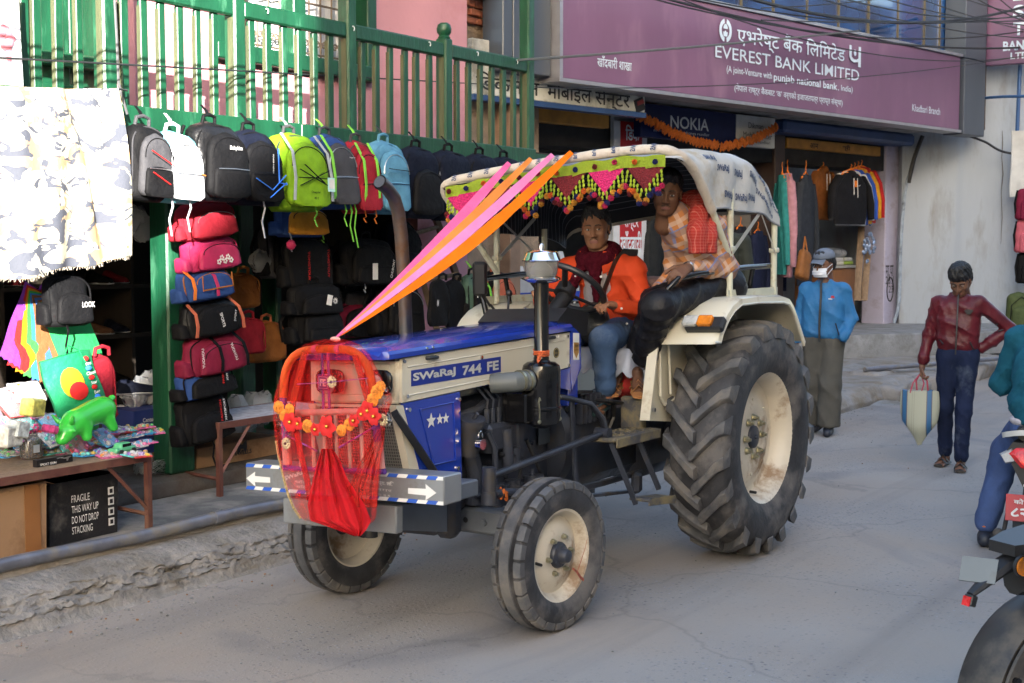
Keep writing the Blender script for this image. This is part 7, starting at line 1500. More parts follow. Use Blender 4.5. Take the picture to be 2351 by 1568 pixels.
# clothes and bags at the right edge
for lb, rc, m_, off in(('dark red backpack hanging at the right edge of the photo', (2330, 430, 2375, 505), B_MAR, .3), ('pink backpack hanging under the dark red one at the right edge', (2326, 500, 2375, 580), fab('rose_nylon', (.45, .10, .13)), .3), ('black bag hanging under the pink backpack at the right edge', (2328, 575, 2380, 650), B_BLK, .3)):
 c=atW((rc[0]+rc[2])/2, rc[3], off);H=atW(rc[0], rc[1], off).z-c.z;t=thing('backpack', lb, 'backpack', c, (0, 0, R(-60)), 'bags hanging at the right edge');mb=MB();mb.loft(pack_rings(.36, H, .2));mb.obj('body', m_, t, smooth=60);mb=MB();mb.tube([(-.15, -.1, H*.9), (-.2, -.14, H*.5), (-.16, -.1, .02)], .02, 6, flat=.4);mb.obj('strap', B_BLK, t);mb=MB();mb.loft([[(x, y-.15, z)for x, y, z in q]for q in pack_rings(.26, H*.6, .08)]);mb.obj('front_pocket', m_, t, smooth=60)
mb=MB();c0, c1=atW(2322, 300, .35), atW(2400, 452, .35);mb.grid(12, 12, lambda u, v:(c0.x+(c1.x-c0.x)*u+.03*math.sin(v*5), c0.y+(c1.y-c0.y)*u+.03*math.sin(u*14), c0.z+(c1.z-c0.z)*v), thick=.01);solo(mb, 'white_cloth', mat('off_white_cotton', (.5, .49, .46), .9), 'off white cloth hanging at the right edge above the bags', 'cloth')
c=atW(2335, 745, .4);t=thing('backpack', 'olive green backpack standing on the far step at the right edge', 'backpack', (c.x, c.y, .53), (0, 0, R(-60)));mb=MB();mb.loft(pack_rings(.42, .52, .24));mb.obj('body', fab('olive_nylon', (.07, .09, .035)), t, smooth=60);mb=MB();mb.loft([[(x, y-.19, z)for x, y, z in q]for q in pack_rings(.32, .3, .1)]);mb.obj('front_pocket', fab('olive_nylon', (.07, .09, .035)), t, smooth=60);mb=MB();mb.tube([(-.17, -.22, .05), (-.16, -.23, .32), (0, -.2, .45), (.16, -.23, .32)], .007, 5);mb.obj('zip', B_BLK, t)
# ------------------------------------------------------------ people
def skin_mat(name, c):
 return mat(name, c, .55, var=.05, scale=5, bump=.03, bscale=150, spec=.3)
SK1=skin_mat('warm_brown_skin', (.24, .115, .065));SK2=skin_mat('dark_brown_skin', (.13, .062, .036));SK3=skin_mat('tan_skin', (.25, .14, .095));SK4=skin_mat('brown_skin', (.15, .075, .048))
M_LIP=mat('lip_skin', (.22, .085, .07), .45, var=.08);M_EYEW=mat('eye_white', (.50, .48, .45), .25, var=.02);M_IRIS=mat('dark_iris', (.008, .006, .005), .12, var=.02)
M_HAIR=mat('black_hair', (.006, .006, .007), .5, var=.3, scale=60, bump=.6, bscale=90, stretch=(1, 1, .3));M_NAIL=mat('finger_nail', (.36, .22, .17), .35)
def bone_frame(o, fwd, up=(0, 0, 1)):
 f=Vector(fwd).normalized();u=Vector(up);l=u.cross(f).normalized();u=f.cross(l)
 M=Matrix((f, l, u)).transposed().to_4x4();M.translation=Vector(o);return M
def head_mesh(mb, X, skin_i=0, lip_i=1, brow_i=2, h=.0058, wide=1.0, hi=True, jaw=1.0):
 """head with its own axes: x to the face, y to its left, z up; origin at the middle of the skull (about eye level)"""
 s=SDF();w_=wide
 s.ell((-.012, 0, .045), (.098, .076*w_, .088), .02)
 s.ell((.030, 0, -.012), (.062, .064*w_, .078), .03)
 s.ell((.032, 0, -.062*jaw), (.052, .050*w_, .052), .03);s.ell((.062, 0, -.100*jaw), (.022, .022, .017), .025)
 s.cap((-.02, .052*w_, -.05), (.045, .026, -.094*jaw), .019, .014, .03);s.cap((-.02, -.052*w_, -.05), (.045, -.026, -.094*jaw), .019, .014, .03)
 for sg in(1, -1):
  s.ell((.062, sg*.036*w_, -.022), (.022, .022, .02), .025)
  s.cap((.088, sg*.012, .026), (.076, sg*.052, .024), .0085, .007, .014)
  s.ell((.096, sg*.031, .004), (.014, .017, .0095), .012, sub=True)
  s.ell((-.006, sg*.078*w_, -.006), (.017, .008, .030), .006, rot=(0, -.15, sg*.35));s.ell((.0, sg*.083*w_, -.004), (.009, .005, .018), .005, rot=(0, -.15, sg*.35), sub=True)
 s.cap((.092, 0, .012), (.108, 0, -.030), .0075, .011, .012);s.ell((.108, 0, -.034), (.011, .012, .009), .008)
 for sg in(1, -1):s.ell((.097, sg*.014, -.036), (.010, .0085, .0075), .007)
 s.cap((.082, -.018, -.066), (.082, .018, -.066), .0062, .0062, .008);s.cap((.0865, -.007, -.0635), (.0865, .007, -.0635), .005, .005, .006)
 s.cap((.082, -.015, -.0745), (.082, .015, -.0745), .0066, .0066, .008);s.cap((.0945, -.022, -.070), (.0945, .022, -.070), .0020, .0020, .003, sub=True)
 s.cap((-.028, 0, -.07), (-.045, 0, -.19), .052*w_, .056*w_, .03)
 def pick(c):
  o=np.full(len(c), skin_i)
  m=(np.abs(c[:, 1])<.024)&(c[:, 2]>-.0795+.12*np.abs(c[:, 1]))&(c[:, 2]<-.0595-.22*np.abs(c[:, 1]))&(c[:, 0]>.082-.25*np.abs(c[:, 1]));o[m]=lip_i
  return o
 old=mb.xf;mb.xf=X if old is None else old@X
 net_into(mb, s, h, pick=pick);mb.xf=old
def face_parts(body, X, mats, look=(1, 0, 0), moustache=0):
 """eyes, brows as children of the body"""
 for sg in(1, -1):
  mb=MB(X);mb.ball((.0815, sg*.031, .0035), (.0120, .0135, .0078), 14, 9);e=mb.obj('eye', M_EYEW, body, world=True)
  mb=MB(X);d=Vector(look).normalized();c=Vector((.0815, sg*.031, .0035))+Vector((d.x*.0098, d.y*.0105, d.z*.006));mb.ball(c, (.0042, .0066, .0062), 12, 7);mb.obj('iris', M_IRIS, e, world=True)
  mb=MB(X);mb.tube([(.0925, sg*.016, .0085), (.0948, sg*.026, .0112), (.0918, sg*.037, .0102), (.0835, sg*.046, .005)], [.0022, .003, .003, .002], 6);mb.obj('eyelid', mats, body, world=True)
  mb=MB(X);mb.tube([(.0985, sg*.010, .0245), (.0975, sg*.022, .0300), (.0925, sg*.036, .0305), (.081, sg*.050, .0235)], [.0030, .0044, .004, .0018], 6, flat=.8);mb.obj('eyebrow', M_HAIR, body, world=True)
  if moustache:
   mb=MB(X);mb.tube([(.0955, sg*.003, -.0515), (.0935, sg*.014, -.0525), (.0865, sg*.026, -.0615)], [.0018, .0028, .001], 6);mb.obj('moustache', mat('thin_moustache', (.035, .02, .014), .7), body, world=True)
def hair_mesh(X, style='short', wide=1.0):
 s=SDF()
 if style=='short':
  s.ell((-.022, 0, .055), (.102, .084*wide, .090), .02);s.ell((.045, 0, .112), (.052, .062, .030), .03)
  s.ell((-.055, 0, .0), (.062, .080*wide, .07), .03)
 elif style=='quiff':
  s.ell((-.022, 0, .058), (.102, .084*wide, .090), .02);s.ell((.036, .006, .120), (.052, .062, .030), .03, rot=(0, -.2, 0));s.ell((-.055, 0, .0), (.06, .080*wide, .07), .03);s.ell((.0, -.01, .136), (.06, .05, .03), .03)
 elif style=='fringe':
  s.ell((-.018, 0, .058), (.108, .088*wide, .092), .02);s.ell((.062, 0, .088), (.044, .066, .042), .03);s.ell((-.055, 0, -.005), (.066, .084*wide, .075), .03);s.ell((.03, .0, .135), (.05, .06, .03), .03)
 s.ell((.125, 0, -.045), (.095, .105, .082 if style!='fringe' else .088), .012, sub=True)
 for sg in(1, -1):s.ell((.012, sg*.095, -.02), (.040, .034, .045), .01, sub=True)
 s.box((-.02, 0, -.13), (.3, .3, .14), .02, .02, sub=True)
 mb=MB(X)
 def wr(P):
  a=np.arctan2(P[:, 1], P[:, 0]+.03);return .0022*np.sin(a*46+6*np.sin(P[:, 2]*60))+.003*np.sin(a*17+P[:, 2]*80)+.002*np.sin(P[:, 0]*210+P[:, 1]*90)
 net_into(mb, s, .0062, wr)
 return mb
def hand_sdf(s, wrist, fwd, palm_n, side, curl=.6, spread=.12, size=1.0, thumb=.5):
 """wrist point, direction of the fingers, normal out of the palm, side = direction the thumb leaves the palm"""
 f=Vector(fwd).normalized();n=Vector(palm_n);n=(n-f*n.dot(f)).normalized();t=f.cross(n);t=t if t.dot(Vector(side))>0 else-t
 W=Vector(wrist);L=.098*size
 s.cap(W-f*.03, W+f*.02, .024*size, .026*size, .012)
 for q in(-.027, -.009, .009, .027):s.cap(W+f*.02+t*q*.7*size, W+f*.088*size+t*q*size, .0155*size, .0125*size, .010)
 for i, (q, ln)in enumerate(((.028, .070), (.0095, .080), (-.0095, .074), (-.028, .058))):
  p=W+f*.090*size+t*q*size;a=0.0;d0=(f+t*(q*spread*12)).normalized();rs=(.0098, .0088, .0078, .0066)
  for j, (fr, bend)in enumerate(((.46, curl*.9), (.31, curl*1.15), (.23, curl*.8))):
   a+=bend;d=d0*math.cos(a)+n*math.sin(a);p2=p+d*ln*fr*size
   s.cap(p, p2, rs[j]*size, rs[j+1]*size, .0035);p=p2
 b=W+f*.022*size+t*.022*size;d=(f*.55+t*.75+n*thumb*.6).normalized();p=b+d*.040*size;s.cap(b, p, .0155*size, .0115*size, .010)
 d=(f*.85+t*.35+n*thumb).normalized();p2=p+d*.032*size;s.cap(p, p2, .0112*size, .0098*size, .004);d=(f*.9+t*.05+n*thumb*1.3).normalized();s.cap(p2, p2+d*.026*size, .0098*size, .0075*size, .004)
def foot_sdf(s, ankle, toe, up, size=1.0):
 f=(Vector(toe)).normalized();u=Vector(up);u=(u-f*u.dot(f)).normalized();t=f.cross(u);A=Vector(ankle)
 s.cap(A, A-u*.05-f*.03, .034*size, .032*size, .02);s.cap(A-u*.03, A-u*.062+f*.11, .032*size, .022*size, .02);s.cap(A-u*.05+f*.06+t*.016, A-u*.068+f*.13+t*.02, .026, .016, .02)
 for i, q in enumerate((-.032, -.015, 0, .015, .033)):
  L=(.052, .05, .046, .04, .034)[i];s.cap(A-u*.066+f*.125+t*q, A-u*.070+f*(.125+L)+t*q*1.1, .0115 if i==0 else .009, .010 if i==0 else .0075, .005)
def body_obj(root, mb, mats):return mb.obj('body', mats, root, world=True, smooth=70)
def cloth_obj(root, name, s, m, h=.012, wr=None, xf=None, **k):
 mb=MB(xf);net_into(mb, s, h, wr, **k);return mb.obj(name, m, root, world=True, smooth=75)
TRM=mat_of(tr)
def person(label, loc):return thing('person', label, 'person', loc)
def head_at(root, mb, X, skin, hair, wide=1.0, look=(1, 0, 0), moust=0, jaw=1.0):head_mesh(mb, X, wide=wide, jaw=jaw)
def hx(c, yaw, pitch=0, roll=0, scale=1.0, base=None):
 M=Matrix.Translation(c)@Euler((roll, pitch, yaw)).to_matrix().to_4x4()@Matrix.Scale(scale, 4)
 return M if base is None else base@M
M_DENIM=mat('worn_blue_denim', (.045, .085, .17), .8, spec=.15, var=.35, scale=5, bump=.2, bscale=90, dirt=(.11, .15, .22), dirt_amt=.35, dirt_scale=4)
M_DENIMD=mat('dark_blue_denim', (.012, .019, .05), .8, spec=.15, var=.35, scale=4, bump=.2, bscale=90, dirt=(.07, .09, .125), dirt_amt=.28, dirt_scale=3)
M_ORSH=mat('orange_red_shirt', (.52, .055, .016), .72, spec=.15, var=.10, scale=8, bump=.15, bscale=120)
M_GREYT=mat('grey_t_shirt', (.30, .28, .30), .8, var=.12, scale=40, bump=.2, bscale=90, stretch=(1, 6, 1))
M_SCARF=mat('maroon_knit_scarf', (.055, .005, .011), .95, spec=.05, var=.3, scale=30, bump=.7, bscale=60)
M_BAGL=mat('black_leather_bag', (.018, .018, .017), .35, var=.3, scale=8, bump=.15)
M_SANDAL=mat('dark_green_sandal', (.02, .06, .06), .6)
# ---- driver
drv=person('young man in an open orange shirt and maroon scarf steering the tractor', L2W((.33, 0, 1.25)))
b=MB(TRM)
HX=hx((.475, -.015, 1.868), R(21), R(4), R(2), .95, TRM)
b.xf=None;head_mesh(b, HX, wide=1.05);b.xf=TRM
s=SDF();s.chain([(.33, 0, 1.3), (.38, 0, 1.5), (.42, 0, 1.68), (.45, -.01, 1.78)], [.10, .11, .08, .045], .05)
LSH, RSH, LEL, REL, LWR, RWR=(.405, .185, 1.635), (.46, -.19, 1.635), (.40, .275, 1.40), (.60, -.275, 1.42), (.70, .235, 1.445), (.80, -.19, 1.475)
LKN, RKN, LAN, RAN=(.765, .205, 1.255), (.74, -.13, 1.27), (.735, .205, .955), (.80, -.12, .98)
s.chain([LSH, LEL, LWR], [.04, .035, .026], .03);s.chain([RSH, REL, RWR], [.04, .035, .026], .03);s.cap(LSH, RSH, .05, .05, .05)
s.chain([(.33, .09, 1.28), LKN, LAN], [.07, .05, .036], .03);s.chain([(.33, -.09, 1.28), RKN, RAN], [.07, .05, .036], .03)
net_into(b, s, .014)
s=SDF();hand_sdf(s, LWR, (.75, -.12, .12), (.15, -.2, -1), (.2, -1, .3), curl=.85, size=.92, thumb=.4);net_into(b, s, .0055)
s=SDF();hand_sdf(s, RWR, (.6, .25, .45), (.5, .5, -.6), (.2, 1, .3), curl=.8, size=.92);net_into(b, s, .0065)
s=SDF();foot_sdf(s, LAN, (.95, .12, -.15), (.1, 0, 1), .92);net_into(b, s, .0065)
s=SDF();foot_sdf(s, RAN, (1, .05, -.2), (.1, 0, 1), .92);net_into(b, s, .009)
body=body_obj(drv, b, [SK1, M_LIP]);face_parts(body, HX, SK1, (1, .22, -.02), 1)
hair_mesh(HX, 'quiff', 1.05).obj('hair', M_HAIR, body, world=True, smooth=70)
s=SDF();s.chain([(.33, 0, 1.26), (.38, 0, 1.48), (.42, 0, 1.62)], [.135, .128, .115], .06);s.cap((.41, .12, 1.64), (.44, -.12, 1.64), .07, .07, .05)
cloth_obj(drv, 't_shirt', s, M_GREYT, .014, folds(.005, 12, (0, .4, 1)), TRM)
# shirt: open at the front
s=SDF();s.chain([(.31, 0, 1.24), (.36, 0, 1.46), (.395, 0, 1.60)], [.165, .152, .135], .06);s.cap(LSH, RSH, .080, .078, .06);s.cap((.41, .09, 1.70), (.44, -.10, 1.70), .055, .055, .05)
s.chain([LSH, LEL], [.075, .062], .03);s.chain([LEL, (.67, .24, 1.44)], [.06, .044], .02);s.chain([RSH, REL], [.075, .06], .03);s.chain([REL, (.77, -.205, 1.47)], [.06, .044], .02)
s.cap((.40, .22, 1.26), (.42, .24, 1.17), .06, .045, .05);s.cap((.24, .17, 1.25), (.26, .20, 1.16), .07, .05, .05)
s.box((.62, .005, 1.48), (.26, .155, .70), .03, .02, rot=(0, -.16, 0), sub=True);s.ell((.455, -.01, 1.80), (.075, .075, .12), .02, sub=True)
cloth_obj(drv, 'shirt', s, M_ORSH, .0105, folds(.012, 12, (.2, .5, 1), .7), TRM)
for sg in(1, -1):
 mb=MB(TRM);mb.grid(6, 6, lambda a, c:(.53-.05*a+.012*math.sin(c*3), -.01+sg*(.075+.055*a), 1.745-.13*c*(1-.4*a)-.02*a), thick=.005);mb.obj('collar', M_ORSH, drv, world=True)
for p in[(.585, .085, 1.60), (.50, .205, 1.335), (.54, .20, 1.28), (.59, -.08, 1.60), (.60, -.078, 1.45), (.688, .275, 1.43)]:
 mb=MB(TRM);mb.ball(p, .0075, 8, 6);mb.obj('button', M_DECW, drv, world=True)
# scarf, wound and hanging
s=SDF();
for k in range(14):
 a, c=2*math.pi*k/14, 2*math.pi*(k+1)/14
 f=lambda t:(.452+.082*math.cos(t), -.008+.088*math.sin(t), 1.722-.035*math.cos(t))
 s.cap(f(a), f(c), .046, .046, .02)
s.cap((.53, .01, 1.69), (.555, .03, 1.60), .045, .035, .03);s.cap((.555, .03, 1.60), (.565, .055, 1.40), .032, .022, .02);s.cap((.53, -.06, 1.68), (.585, -.095, 1.56), .035, .03, .02);s.cap((.585, -.095, 1.56), (.60, -.12, 1.46), .028, .018, .02)
cloth_obj(drv, 'scarf', s, M_SCARF, .009, folds(.008, 26, (.3, .2, 1), 2.0), TRM)
s=SDF();s.chain([(.34, .085, 1.285), LKN], [.098, .078], .03);s.chain([LKN, (.737, .205, 1.005)], [.077, .058], .03);s.chain([(.34, -.085, 1.285), RKN, (.80, -.12, 1.03)], [.098, .077, .058], .03);s.cap((.30, .06, 1.27), (.30, -.06, 1.27), .12, .12, .05)
s.cap((.737, .205, 1.015), (.737, .205, .995), .062, .062, .004)
cloth_obj(drv, 'jeans', s, M_DENIM, .0105, folds(.009, 13, (.7, .4, .6), 1.3), TRM)
mb=MB(TRM);mb.tube([(.30, .16, 1.73), (.42, .135, 1.735), (.50, .125, 1.68), (.555, .10, 1.55), (.565, .06, 1.43)], .024, 8, flat=.22, up=(1, 0, 0));mb.obj('bag_strap', M_BAGL, drv, world=True)
s=SDF();s.ell((.575, .03, 1.335), (.055, .10, .125), .02, rot=(.15, -.2, .2));s.ell((.60, .05, 1.40), (.035, .07, .06), .02)
cloth_obj(drv, 'shoulder_bag', s, M_BAGL, .011, folds(.004, 16), TRM)
mb=MB(TRM);f=Vector((.95, .12, -.15)).normalized();A=Vector(LAN)+Vector((0, 0, -.067));mb.tube([A-f*.06, A+f*.02, A+f*.1, A+f*.175], [.036, .034, .042, .036], 12, flat=.22);mb.tube([A+f*.03+Vector((0, .042, .01)), A+f*.08+Vector((0, .02, .042)), A+f*.12+Vector((0, -.01, .02)), A+f*.08+Vector((0, -.03, .035)), A+f*.03+Vector((0, -.042, .01))], .0055, 6);mb.obj('sandal', M_SANDAL, drv, world=True)
mb=MB(TRM);g=Vector(LWR)+Vector((.09, -.03, .01));mb.tube([g+Vector((.004*0, .011*math.cos(t), .011*math.sin(t)))for t in[2*math.pi*k/10 for k in range(10)]], .003, 5, loop=True);mb.obj('ring', mat('gold_ring', (.6, .42, .12), .25, .9), drv, world=True)
# ---- passenger on the left fender
psg=person('man in an orange checked shirt with a red towel sitting on the fender', L2W((.2, .6, 1.47)))
b=MB(TRM);PX_=hx((.575, .49, 2.058), R(26), R(10), R(-4), .97, TRM);b.xf=None;head_mesh(b, PX_, wide=1.02);b.xf=TRM
pL, pR, pLE, pRE, pLW, pRW=(.36, .655, 1.875), (.33, .40, 1.875), (.215, .68, 1.645), (.22, .36, 1.62), (.66, .655, 1.655), (.42, .36, 1.53)
s=SDF();s.chain([(.12, .57, 1.52), (.22, .55, 1.72), (.36, .515, 1.88), (.49, .5, 1.98)], [.08, .08, .06, .046], .05);s.chain([pL, pLE, pLW], [.045, .035, .027], .03);s.chain([pR, pRE, pRW], [.045, .035, .027], .03)
net_into(b, s, .014)
s=SDF();hand_sdf(s, pLW, (.75, -.05, -.25), (-.2, -.55, -.75), (0, -1, -.1), curl=.55, size=1.0, thumb=.6);net_into(b, s, .0055)
s=SDF();foot_sdf(s, (.60, .33, 1.075), (.8, .5, -.25), (.1, 0, 1), .95);foot_sdf(s, (.56, .17, 1.06), (.85, .35, -.2), (.1, 0, 1), .95);net_into(b, s, .0075)
body=body_obj(psg, b, [SK2, M_LIP]);face_parts(body, PX_, SK2, (1, -.1, -.1), 1);hair_mesh(PX_, 'short', 1.02).obj('hair', M_HAIR, body, world=True, smooth=70)
def plaid():
 m=mat('orange_blue_check_cloth', (.48, .19, .06), .8);N, L, b=nodes_of(m);tc=N.new('ShaderNodeTexCoord')
 mp=N.new('ShaderNodeMapping');mp.inputs['Rotation'].default_value=(R(20), R(24), R(35));L.new(tc.outputs['Object'], mp.inputs[0]);sx=N.new('ShaderNodeSeparateXYZ');L.new(mp.outputs[0], sx.inputs[0])
 base=None;prev=None
 def band(sock, sc, off, lo, col, amt, prev):
  a=N.new('ShaderNodeMath');a.operation='MULTIPLY_ADD';a.inputs[1].default_value=sc;a.inputs[2].default_value=off;L.new(sock, a.inputs[0])
  f=N.new('ShaderNodeMath');f.operation='FRACT';L.new(a.outputs[0], f.inputs[0]);g=N.new('ShaderNodeMath');g.operation='LESS_THAN';g.inputs[1].default_value=lo;L.new(f.outputs[0], g.inputs[0])
  h=N.new('ShaderNodeMath');h.operation='MULTIPLY';h.inputs[1].default_value=amt;L.new(g.outputs[0], h.inputs[0])
  x=N.new('ShaderNodeMix');x.data_type='RGBA';L.new(h.outputs[0], x.inputs[0]);L.new(prev, x.inputs[6]);x.inputs[7].default_value=(*col, 1);return x.outputs[2]
 c=b.inputs['Base Color'].links[0].from_socket
 for k, sk in enumerate((sx.outputs[0], sx.outputs[2])):
  c=band(sk, 8.0, .1+.3*k, .34, (.20, .14, .13), .62, c);c=band(sk, 8.0, .55+.3*k, .20, (.60, .45, .36), .6, c);c=band(sk, 8.0, .82+.3*k, .07, (.14, .20, .42), .75, c)
 L.new(c, b.inputs['Base Color']);return m
s=SDF();s.chain([(.12, .57, 1.50), (.24, .55, 1.72), (.37, .515, 1.86), (.46, .50, 1.93)], [.165, .15, .115, .078], .06);s.cap(pL, pR, .08, .078, .06);s.cap((.47, .50, 1.92), (.50, .5, 1.95), .065, .06, .04)
s.chain([pL, pLE], [.078, .066], .03);s.chain([pLE, (.60, .655, 1.65)], [.066, .047], .025);s.chain([pR, pRE, pRW], [.07, .055, .045], .03);s.ell((.42, .50, 1.87), (.10, .12, .11), .05);s.cap((.48, .5, 1.90), (.50, .5, 1.955), .075, .070, .03)
s.ell((.585, .49, 2.045), (.082, .074, .085), .02, sub=True)
cloth_obj(psg, 'shirt', s, plaid(), .0115, folds(.014, 11, (.3, .5, .9), 1.1), TRM)
s=SDF();s.chain([(.18, .62, 1.555), (.84, .585, 1.455)], [.10, .086], .04);s.chain([(.84, .585, 1.455), (.68, .42, 1.17)], [.088, .07], .05);s.chain([(.18, .48, 1.56), (.50, .38, 1.46), (.50, .26, 1.16)], [.09, .08, .068], .04);s.cap((.12, .64, 1.54), (.12, .48, 1.54), .12, .12, .05)
cloth_obj(psg, 'trousers', s, mat('black_shiny_trousers', (.008, .008, .011), .5, var=.25, scale=7, bump=.3, bscale=30, spec=.25), .0115, folds(.013, 13, (.6, .2, .8), .4), TRM)
def red_check():
 m=mat('red_check_towel', (.30, .018, .012), .9, bump=.4, bscale=80);N, L, b=nodes_of(m);tc=N.new('ShaderNodeTexCoord');sx=N.new('ShaderNodeSeparateXYZ');L.new(tc.outputs['Object'], sx.inputs[0])
 c=b.inputs['Base Color'].links[0].from_socket
 for sk in(sx.outputs[0], sx.outputs[2]):
  a=N.new('ShaderNodeMath');a.operation='MULTIPLY';a.inputs[1].default_value=62;L.new(sk, a.inputs[0]);f=N.new('ShaderNodeMath');f.operation='FRACT';L.new(a.outputs[0], f.inputs[0]);g=N.new('ShaderNodeMath');g.operation='LESS_THAN';g.inputs[1].default_value=.13;L.new(f.outputs[0], g.inputs[0]);h=N.new('ShaderNodeMath');h.operation='MULTIPLY';h.inputs[1].default_value=.5;L.new(g.outputs[0], h.inputs[0])
  x=N.new('ShaderNodeMix');x.data_type='RGBA';L.new(h.outputs[0], x.inputs[0]);L.new(c, x.inputs[6]);x.inputs[7].default_value=(.5, .18, .14, 1);c=x.outputs[2]
 L.new(c, b.inputs['Base Color']);return m
s=SDF();s.chain([(.38, .40, 2.01), (.37, .55, 2.03), (.42, .62, 2.0), (.50, .645, 1.95)], [.035, .05, .055, .05], .03);s.chain([(.50, .645, 1.95), (.55, .66, 1.85), (.555, .665, 1.735)], [.048, .052, .05], .03);s.chain([(.44, .69, 1.92), (.49, .715, 1.83), (.49, .72, 1.74)], [.03, .034, .034], .03);s.box((.53, .68, 1.68), (.3, .3, .10), .01, .01, sub=True)
cloth_obj(psg, 'towel', s, red_check(), .009, folds(.007, 22, (.8, .5, .1), .3), TRM)
M_TANS=mat('tan_leather_sandal', (.34, .15, .05), .6, var=.15)
for A, f in((Vector((.60, .33, 1.075)), Vector((.8, .5, -.25)).normalized()), (Vector((.56, .17, 1.06)), Vector((.85, .35, -.2)).normalized())):
 u=Vector((0, 0, 1));t=f.cross(u).normalized();B=A-u*.072;mb=MB(TRM);mb.tube([B-f*.06, B+f*.03, B+f*.12, B+f*.19], [.038, .036, .046, .036], 12, flat=.22);mb.tube([B+f*.05+t*.046, A+f*.06-u*.022, B+f*.05-t*.046], .018, 8, flat=.25);mb.tube([B+f*.13+t*.046, B+f*.125+u*.045, B+f*.13-t*.046], .012, 8, flat=.3);mb.obj('sandal', M_TANS, psg, world=True)
mb=MB(TRM);W=Vector(pLW)-Vector((.02, 0, 0));mb.tube([W+Vector((.006*math.sin(t), .031*math.cos(t), .031*math.sin(t)))for t in[2*math.pi*k/16 for k in range(16)]], .006, 6, loop=True);mb.box(W+Vector((.0, .02, .024)), (.022, .02, .012), rot=(-.6, 0, 0), bev=.004);mb.obj('wrist_watch', M_CHROME, psg, world=True)
# something lies rolled on the gearbox behind the driver
mb=MB(TRM);mb.ball((.02, .12, 1.55), (.16, .22, .045), 14, 8);o=solo(mb, 'rolled_blanket', mat('dusty_pink_blanket', (.30, .20, .21), .9, bump=.4), 'rolled dusty pink blanket behind the driver between the fenders', 'blanket')
# ---- walkers
def walker(label, x, y, face, z=0):
 p=person(label, (x, y, z));return p, Matrix.Translation((x, y, z))@Matrix.Rotation(R(face), 4, 'Z')
def std_shoe(root, X, a, d, m, L=.265, w_=.046):
 s=SDF();A=Vector((a[0], a[1], 0));d=Vector(d).normalized();zz=a[2]
 s.cap(A-d*.06+Vector((0, 0, zz+.045)), A+d*.02+Vector((0, 0, zz+.06)), .044, .042, .02);s.cap(A+Vector((0, 0, zz+.045)), A+d*(L-.12)+Vector((0, 0, zz+.036)), .044, .036, .03)
 s.box(A+d*.04+Vector((0, 0, zz-.01)), (.6, .6, .024), .002, .003, sub=True)
 return cloth_obj(root, 'shoe', s, m, .009, None, X)
blu, XBm=walker('man in a blue windbreaker, grey cap and white face mask walking behind the tractor', 12.17, 4.62, 190)
b=MB();HXb=XBm@hx((.03, .0, 1.592), R(-24), R(6));head_mesh(b, HXb, wide=1.05);b.xf=XBm
s=SDF();s.chain([(0, 0, .95), (0, 0, 1.25), (0, 0, 1.45)], [.08, .08, .06], .05);bl=dict(L=(0, .168, 1.365), R=(0, -.168, 1.365), LE=(-.03, .245, 1.10), RE=(-.02, -.235, 1.09), LW=(.10, .20, .93), RW=(.05, -.25, .84))
s.chain([bl['L'], bl['LE'], bl['LW']], [.04, .034, .028], .03);s.chain([bl['R'], bl['RE'], bl['RW']], [.04, .034, .028], .03);s.chain([(0, .09, .9), (.05, .08, .5), (.03, .07, .1)], [.08, .055, .04], .03);s.chain([(0, -.09, .9), (-.02, -.09, .5), (-.14, -.09, .14)], [.08, .055, .04], .03);net_into(b, s, .016)
s=SDF();hand_sdf(s, bl['RW'], (.05, -.05, -1), (.2, 1, 0), (1, .2, 0), curl=.4);net_into(b, s, .0075)
body=body_obj(blu, b, [SK4, M_LIP]);face_parts(body, HXb, SK4, (1, 0, 0));hair_mesh(HXb, 'short', 1.05).obj('hair', M_HAIR, body, world=True, smooth=70)
M_WIND=mat('blue_nylon_windbreaker', (.028, .145, .33), .55, var=.12, scale=6, bump=.35, bscale=22, spec=.25)
s=SDF();s.box((.005, 0, 1.10), (.27, .40, .46), .11, .04);s.box((0, 0, 1.28), (.23, .38, .24), .10, .05);s.cap(bl['L'], bl['R'], .070, .070, .05);s.cap((0, 0, 1.42), (.015, 0, 1.475), .085, .07, .04)
s.chain([bl['L'], bl['LE'], (.09, .205, .95)], [.074, .066, .055], .02);s.chain([bl['R'], bl['RE'], (.045, -.25, .88)], [.074, .064, .05], .02)
s.cap((.02, 0, 1.48), (.03, 0, 1.60), .062, .07, .015, sub=True);s.box((0, 0, .80), (.8, .8, .13), .01, .01, sub=True)
s.cap((.09, .205, .95), (.1, .2, .93), .054, .052, .02)
cloth_obj(blu, 'windbreaker', s, M_WIND, .0135, folds(.016, 10, (.3, .6, .8), 2.2), XBm)
mb=MB(XBm);mb.tube([(.115, .0, 1.47), (.165, .0, 1.42), (.192, .005, 1.3), (.205, .0, 1.12), (.205, -.002, 1.0), (.20, 0, .885)], .011, 6, flat=.5, up=(1, 0, 0));mb.obj('zip', M_BLKM, blu, world=True)
mb=MB(XBm);mb.tube([(.155, .135, 1.06), (.16, .155, 1.0), (.15, .17, .95)], .006, 5);mb.obj('zip', M_BLKM, blu, world=True, label='pocket zip')
mb=MB(XBm);text(mb, 'fila', .04, .014, (.192, .095, 1.285), (.25, 1, 0), (0, 0, 1), lift=.006, bold=.02);mb.obj('lettering', M_DECW, blu, world=True, smooth=0)
mb=MB(XBm);mb.prism([(-.01, 0), (.03, -.004), (.022, .016), (.0, .020)], Vector((.195, .105, 1.296)), Vector((.25, 1, 0)).normalized(), (0, 0, 1), .004);mb.obj('red_mark', mat('red_print', (.4, .02, .03), .6), blu, world=True)
